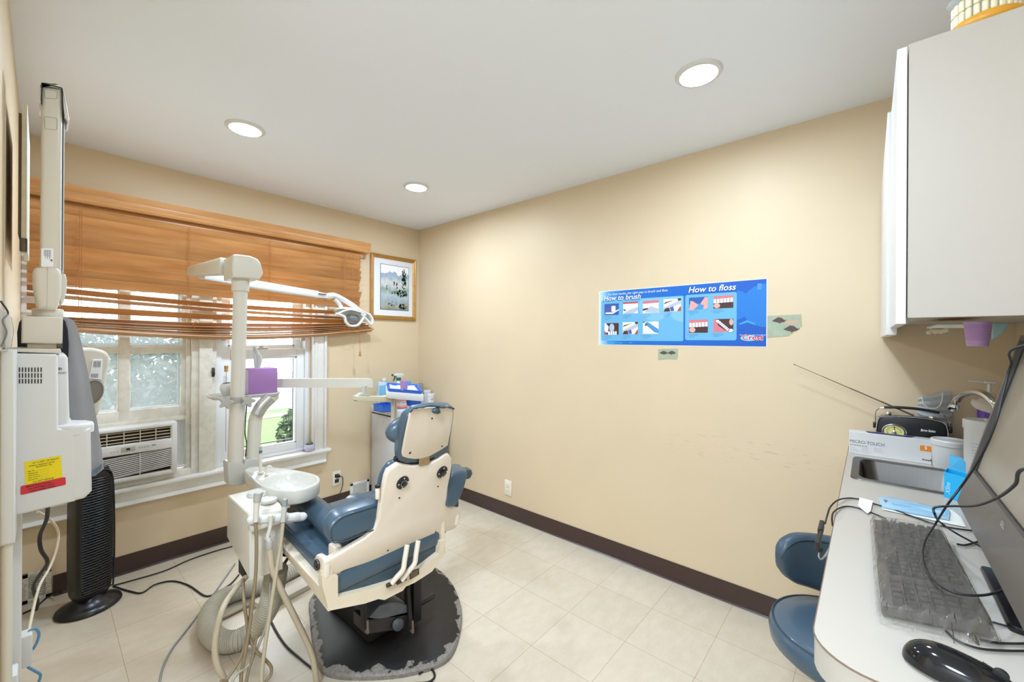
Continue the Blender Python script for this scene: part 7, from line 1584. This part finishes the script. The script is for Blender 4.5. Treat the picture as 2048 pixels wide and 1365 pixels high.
# ================================================================== stool
stl = thing('operator_stool', 'blue vinyl operator stool tucked beside the counter', 'stool', (1.62, .055, 0))
sc0 = V((1.62, .055, 0)); sr = .196
bm = B(); lathe(bm, [(0, .400), (sr-.03, .400), (sr-.004, .425), (sr, .455), (sr-.008, .482), (sr-.03, .494), (0, .498)], sc0, (0, 0, 1), 56); se = obj('seat', bm, M_BLUE, stl, 60)
bm = B(); tube(bm, [sc0+V(((sr-.01)*math.cos(a), (sr-.01)*math.sin(a), .485)) for a in [2*math.pi*k/56 for k in range(57)]], .003, 6, 0); obj('seat_piping', bm, M_PIPING, se)
bm = B(); n = 30; inn, outr = [], []
cb_ = sc0+V((.0, 0, 0)); rb_ = .195; prof_b = []
A0, A1 = math.radians(-66), math.radians(68)
rows = []
for k in range(n+1):
    u = k/n; a = A0+(A1-A0)*u; e = min(1, min(u, 1-u)*5); e = math.sqrt(1-(1-e)**2); e2 = min(1, min(u, 1-u)*2.4); zlo, zhi = .63-.085*e-.045*e2, .63+.065*e; zc_ = (zlo+zhi)/2; hh = (zhi-zlo)/2+.004; th = .010+.022*e
    ca, sa = math.cos(a), math.sin(a); ring = []
    for j in range(14): b_ = 2*math.pi*j/14; r_ = rb_+th*(1 if True else 0)*math.copysign(abs(math.cos(b_))**.7, math.cos(b_)); z = zc_+hh*math.copysign(abs(math.sin(b_))**.6, math.sin(b_)); ring.append(bm.verts.new((cb_.x+ca*r_, cb_.y+sa*r_, z)))
    rows.append(ring)
for a, b_ in zip(rows, rows[1:]):
    for j in range(14): bm.faces.new((a[j], a[(j+1) % 14], b_[(j+1) % 14], b_[j]))
bm.faces.new(rows[0][::-1]); bm.faces.new(rows[-1]); bk_ = obj('backrest', bm, M_BLUEDK, stl, 70)
bm = B(); pp = []
for k in range(0, n+1):
    u = k/n; a = A0+(A1-A0)*u; e = min(1, min(u, 1-u)*5); e = math.sqrt(1-(1-e)**2); pp.append((cb_.x+math.cos(a)*(rb_-.008-.018*e), cb_.y+math.sin(a)*(rb_-.008-.018*e), .625+.062*e))
tube(bm, pp, .0028, 6, 0); obj('backrest_piping', bm, M_PIPING, bk_)
bm = B(); tube(bm, [sc0+V((.10, 0, .405)), sc0+V((.225, 0, .40)), sc0+V((.245, 0, .46)), sc0+V((.245, 0, .60))], .012, 10, 5); obj('back_bracket', bm, M_BLACK, stl)
obj('gas_column', cyl(B(), sc0+V((0, 0, .09)), sc0+V((0, 0, .402)), .027), M_CHROME, stl)
obj('hub', cyl(B(), sc0+V((0, 0, .065)), sc0+V((0, 0, .125)), .04, b=.005), M_BLACK, stl)
for k in range(5):
    a = k*2*math.pi/5+2.75; e = sc0+V((math.cos(a)*.24, math.sin(a)*.24, .068)); bm = B(); taper(bm, sc0+V((0, 0, .095)), e, .022, .016, .014, .010, .004); lg = obj('leg', bm, M_BLACK, stl)
    bm = B(); s_ = V((-math.sin(a), math.cos(a), 0)); cyl(bm, e+s_*-.012+V((0, 0, -.041)), e+s_*.012+V((0, 0, -.041)), .026, b=.005); cyl(bm, e+V((0, 0, -.02)), e, .008); obj('caster', bm, M_BLACKM, lg)

# ================================================================== upper cabinet
UZ0, UZ1, UX0, UYF = 1.432, 2.032, 1.245, -.0625
uc = thing('upper_cabinet', 'pale wall cabinet above the counter at the right edge', 'cabinet', (1.8, -.24, UZ0))
bm = B(); box(bm, (UX0, YN+.004, UZ0+.018), (XR-.002, UYF, UZ1), .001, 1); box(bm, (UX0, YN+.004, UZ0), (UX0+.018, UYF, UZ0+.02), .001, 1); box(bm, (UX0+.018, UYF-.02, UZ0), (XR-.002, UYF, UZ0+.02)); obj('carcass', bm, M_CABGREY, uc, 0)
d1 = obj('door', box(B(), (UX0-.002, UYF+.002, UZ0-.013), (1.57, UYF+.0185, UZ1-.004), .001, 1), M_CABWHITE, uc, 0)
d2 = obj('door', box(B(), (1.573, UYF+.004, UZ0-.033), (XR-.01, UYF+.026, 2.03), .001, 1), M_CABWHITE, uc, 0)
def cupx(x, y, z): return P(x, y, Z=z)
# cup dispenser under the cabinet
q0, q1 = P(1926, 644, X=1.50), P(1986, 644, X=1.50); cyc = (q0.y+q1.y)/2; rr0 = abs(q0.y-q1.y)/2
t = thing('plastic_cup', 'lilac plastic cup hung upside up under the wall cabinet', 'cup', (1.50, cyc, 1.37)); zb_ = P(1962, 693, X=1.5).z
bm = B(); lathe(bm, [(0, zb_), (rr0*.74, zb_), (rr0*.77, zb_+.003), (rr0*.98, UZ0-.006), (rr0*1.03, UZ0-.003), (rr0*.97, UZ0-.003), (rr0*.72, zb_+.004), (0, zb_+.004)], (1.50, cyc, 0), (0, 0, 1), 36); obj('cup', bm, M_CUP, t, 50)
bm = B()
for k in range(9): z = zb_+.016+.0042*k; f = rr0*(.77+.21*(z-zb_-.003)/(UZ0-zb_-.009)); lathe(bm, [(f, z-.0007), (f+.0006, z), (f, z+.0007)], (1.50, cyc, 0), (0, 0, 1), 36)
obj('ribs', bm, M_CUP, t, 50)
t = thing('paper_plate', 'pale teal plate rim hung behind the lilac cup', 'plate', (1.60, cyc-.03, 1.36))
bm = B(); pp_ = [P(x, y, X=1.60) for x, y in ((1984, 646), (2018, 646), (2015, 656), (2006, 667), (1994, 676), (1984, 679))]
for p in pp_: p.z = min(p.z, UZ0-.002)
prism(bm, pp_, (.012, 0, 0), .004, 3); obj('plate', bm, mat('pale_teal', '#A9CDD2', .5), t, 50)
t = thing('latex_glove', 'wrinkled cream latex glove tip hanging below the wall cabinet', 'glove', (1.95, -.18, 1.40)); bm = B(); rr = random.Random(6)
for k in range(9): p = P(1858+4.2*k, 660+rr.uniform(-1, 6)*(1-k/12), X=1.98); p.z = min(p.z, UZ0-.004); ball(bm, p, (.010, rr.uniform(.005, .009), rr.uniform(.006, .011)), 10, 7)
obj('glove', bm, M_LATEX, t, 80)
t = thing('paper_towels', 'folded white paper showing under the wall cabinet bottom', 'paper', (1.9, -.2, UZ0-.01)); a = P(1862, 652, X=1.85); b_ = P(1925, 648, X=1.85)
bm = B(); box(bm, (1.72, b_.y-.02, UZ0-.006), (1.98, a.y, UZ0-.0005), .001, 1); obj('sheets', bm, M_TISSUE, t, 0)
# denture model on top of the cabinet
jw = V((1.315, -.185, UZ1)); t = thing('jaw_model', 'clear and amber denture model lying on top of the wall cabinet', 'model', (jw.x, jw.y, UZ1))
a_ = [(-1.45+2.9*k/20) for k in range(21)]; arc = [(jw.x-.045*math.cos(a)+.02, jw.y+.046*math.sin(a)) for a in a_]
bm = B(); tube(bm, [(x, y, UZ1+.026) for x, y in arc], .014, 10, 3, flat=1.0); obj('lower_gum', bm, M_AMBER, t, 60)
bm = B(); tube(bm, [(x, y, UZ1+.096) for x, y in arc], .013, 10, 3); obj('upper_gum', bm, M_CLEAR, t, 60)
for zz, hh in ((UZ1+.049, .0115), (UZ1+.073, .0115)):
    for k in range(12):
        a = -1.35+2.7*k/11; p = V((jw.x-.047*math.cos(a)+.02, jw.y+.048*math.sin(a), zz)); bm = B(); box(bm, (-.0042, -.0048, -hh), (.0042, .0048, hh), .0025, 2, Matrix.Translation(p) @ Matrix.Rotation(-a, 4, 'Z')); obj('tooth', bm, M_IVORY, t, 60)
bm = B(); box(bm, (jw.x-.01, jw.y-.05, UZ1), (jw.x+.07, jw.y+.05, UZ1+.012), .002); box(bm, (jw.x+.035, jw.y-.045, UZ1), (jw.x+.07, jw.y+.045, UZ1+.11), .008); obj('clear_block', bm, M_CLEAR, t)

# repeats share a group
for nm, g in (('jar', 'white jars on the corner cabinet'), ('torn_wallpaper', 'torn wallpaper scraps on the right wall'), ('wall_outlet', 'wall outlets'), ('wall_register', 'wall registers under the window wall'), ('network_cable', 'blue network cables at the white jack'), ('storage_bin', 'blue bins on the corner cabinet'), ('plastic_cup', 'lilac plastic cups')):
    for o in COL.objects:
        if o.parent is None and o.name.split('.')[0] == nm: o['group'] = g
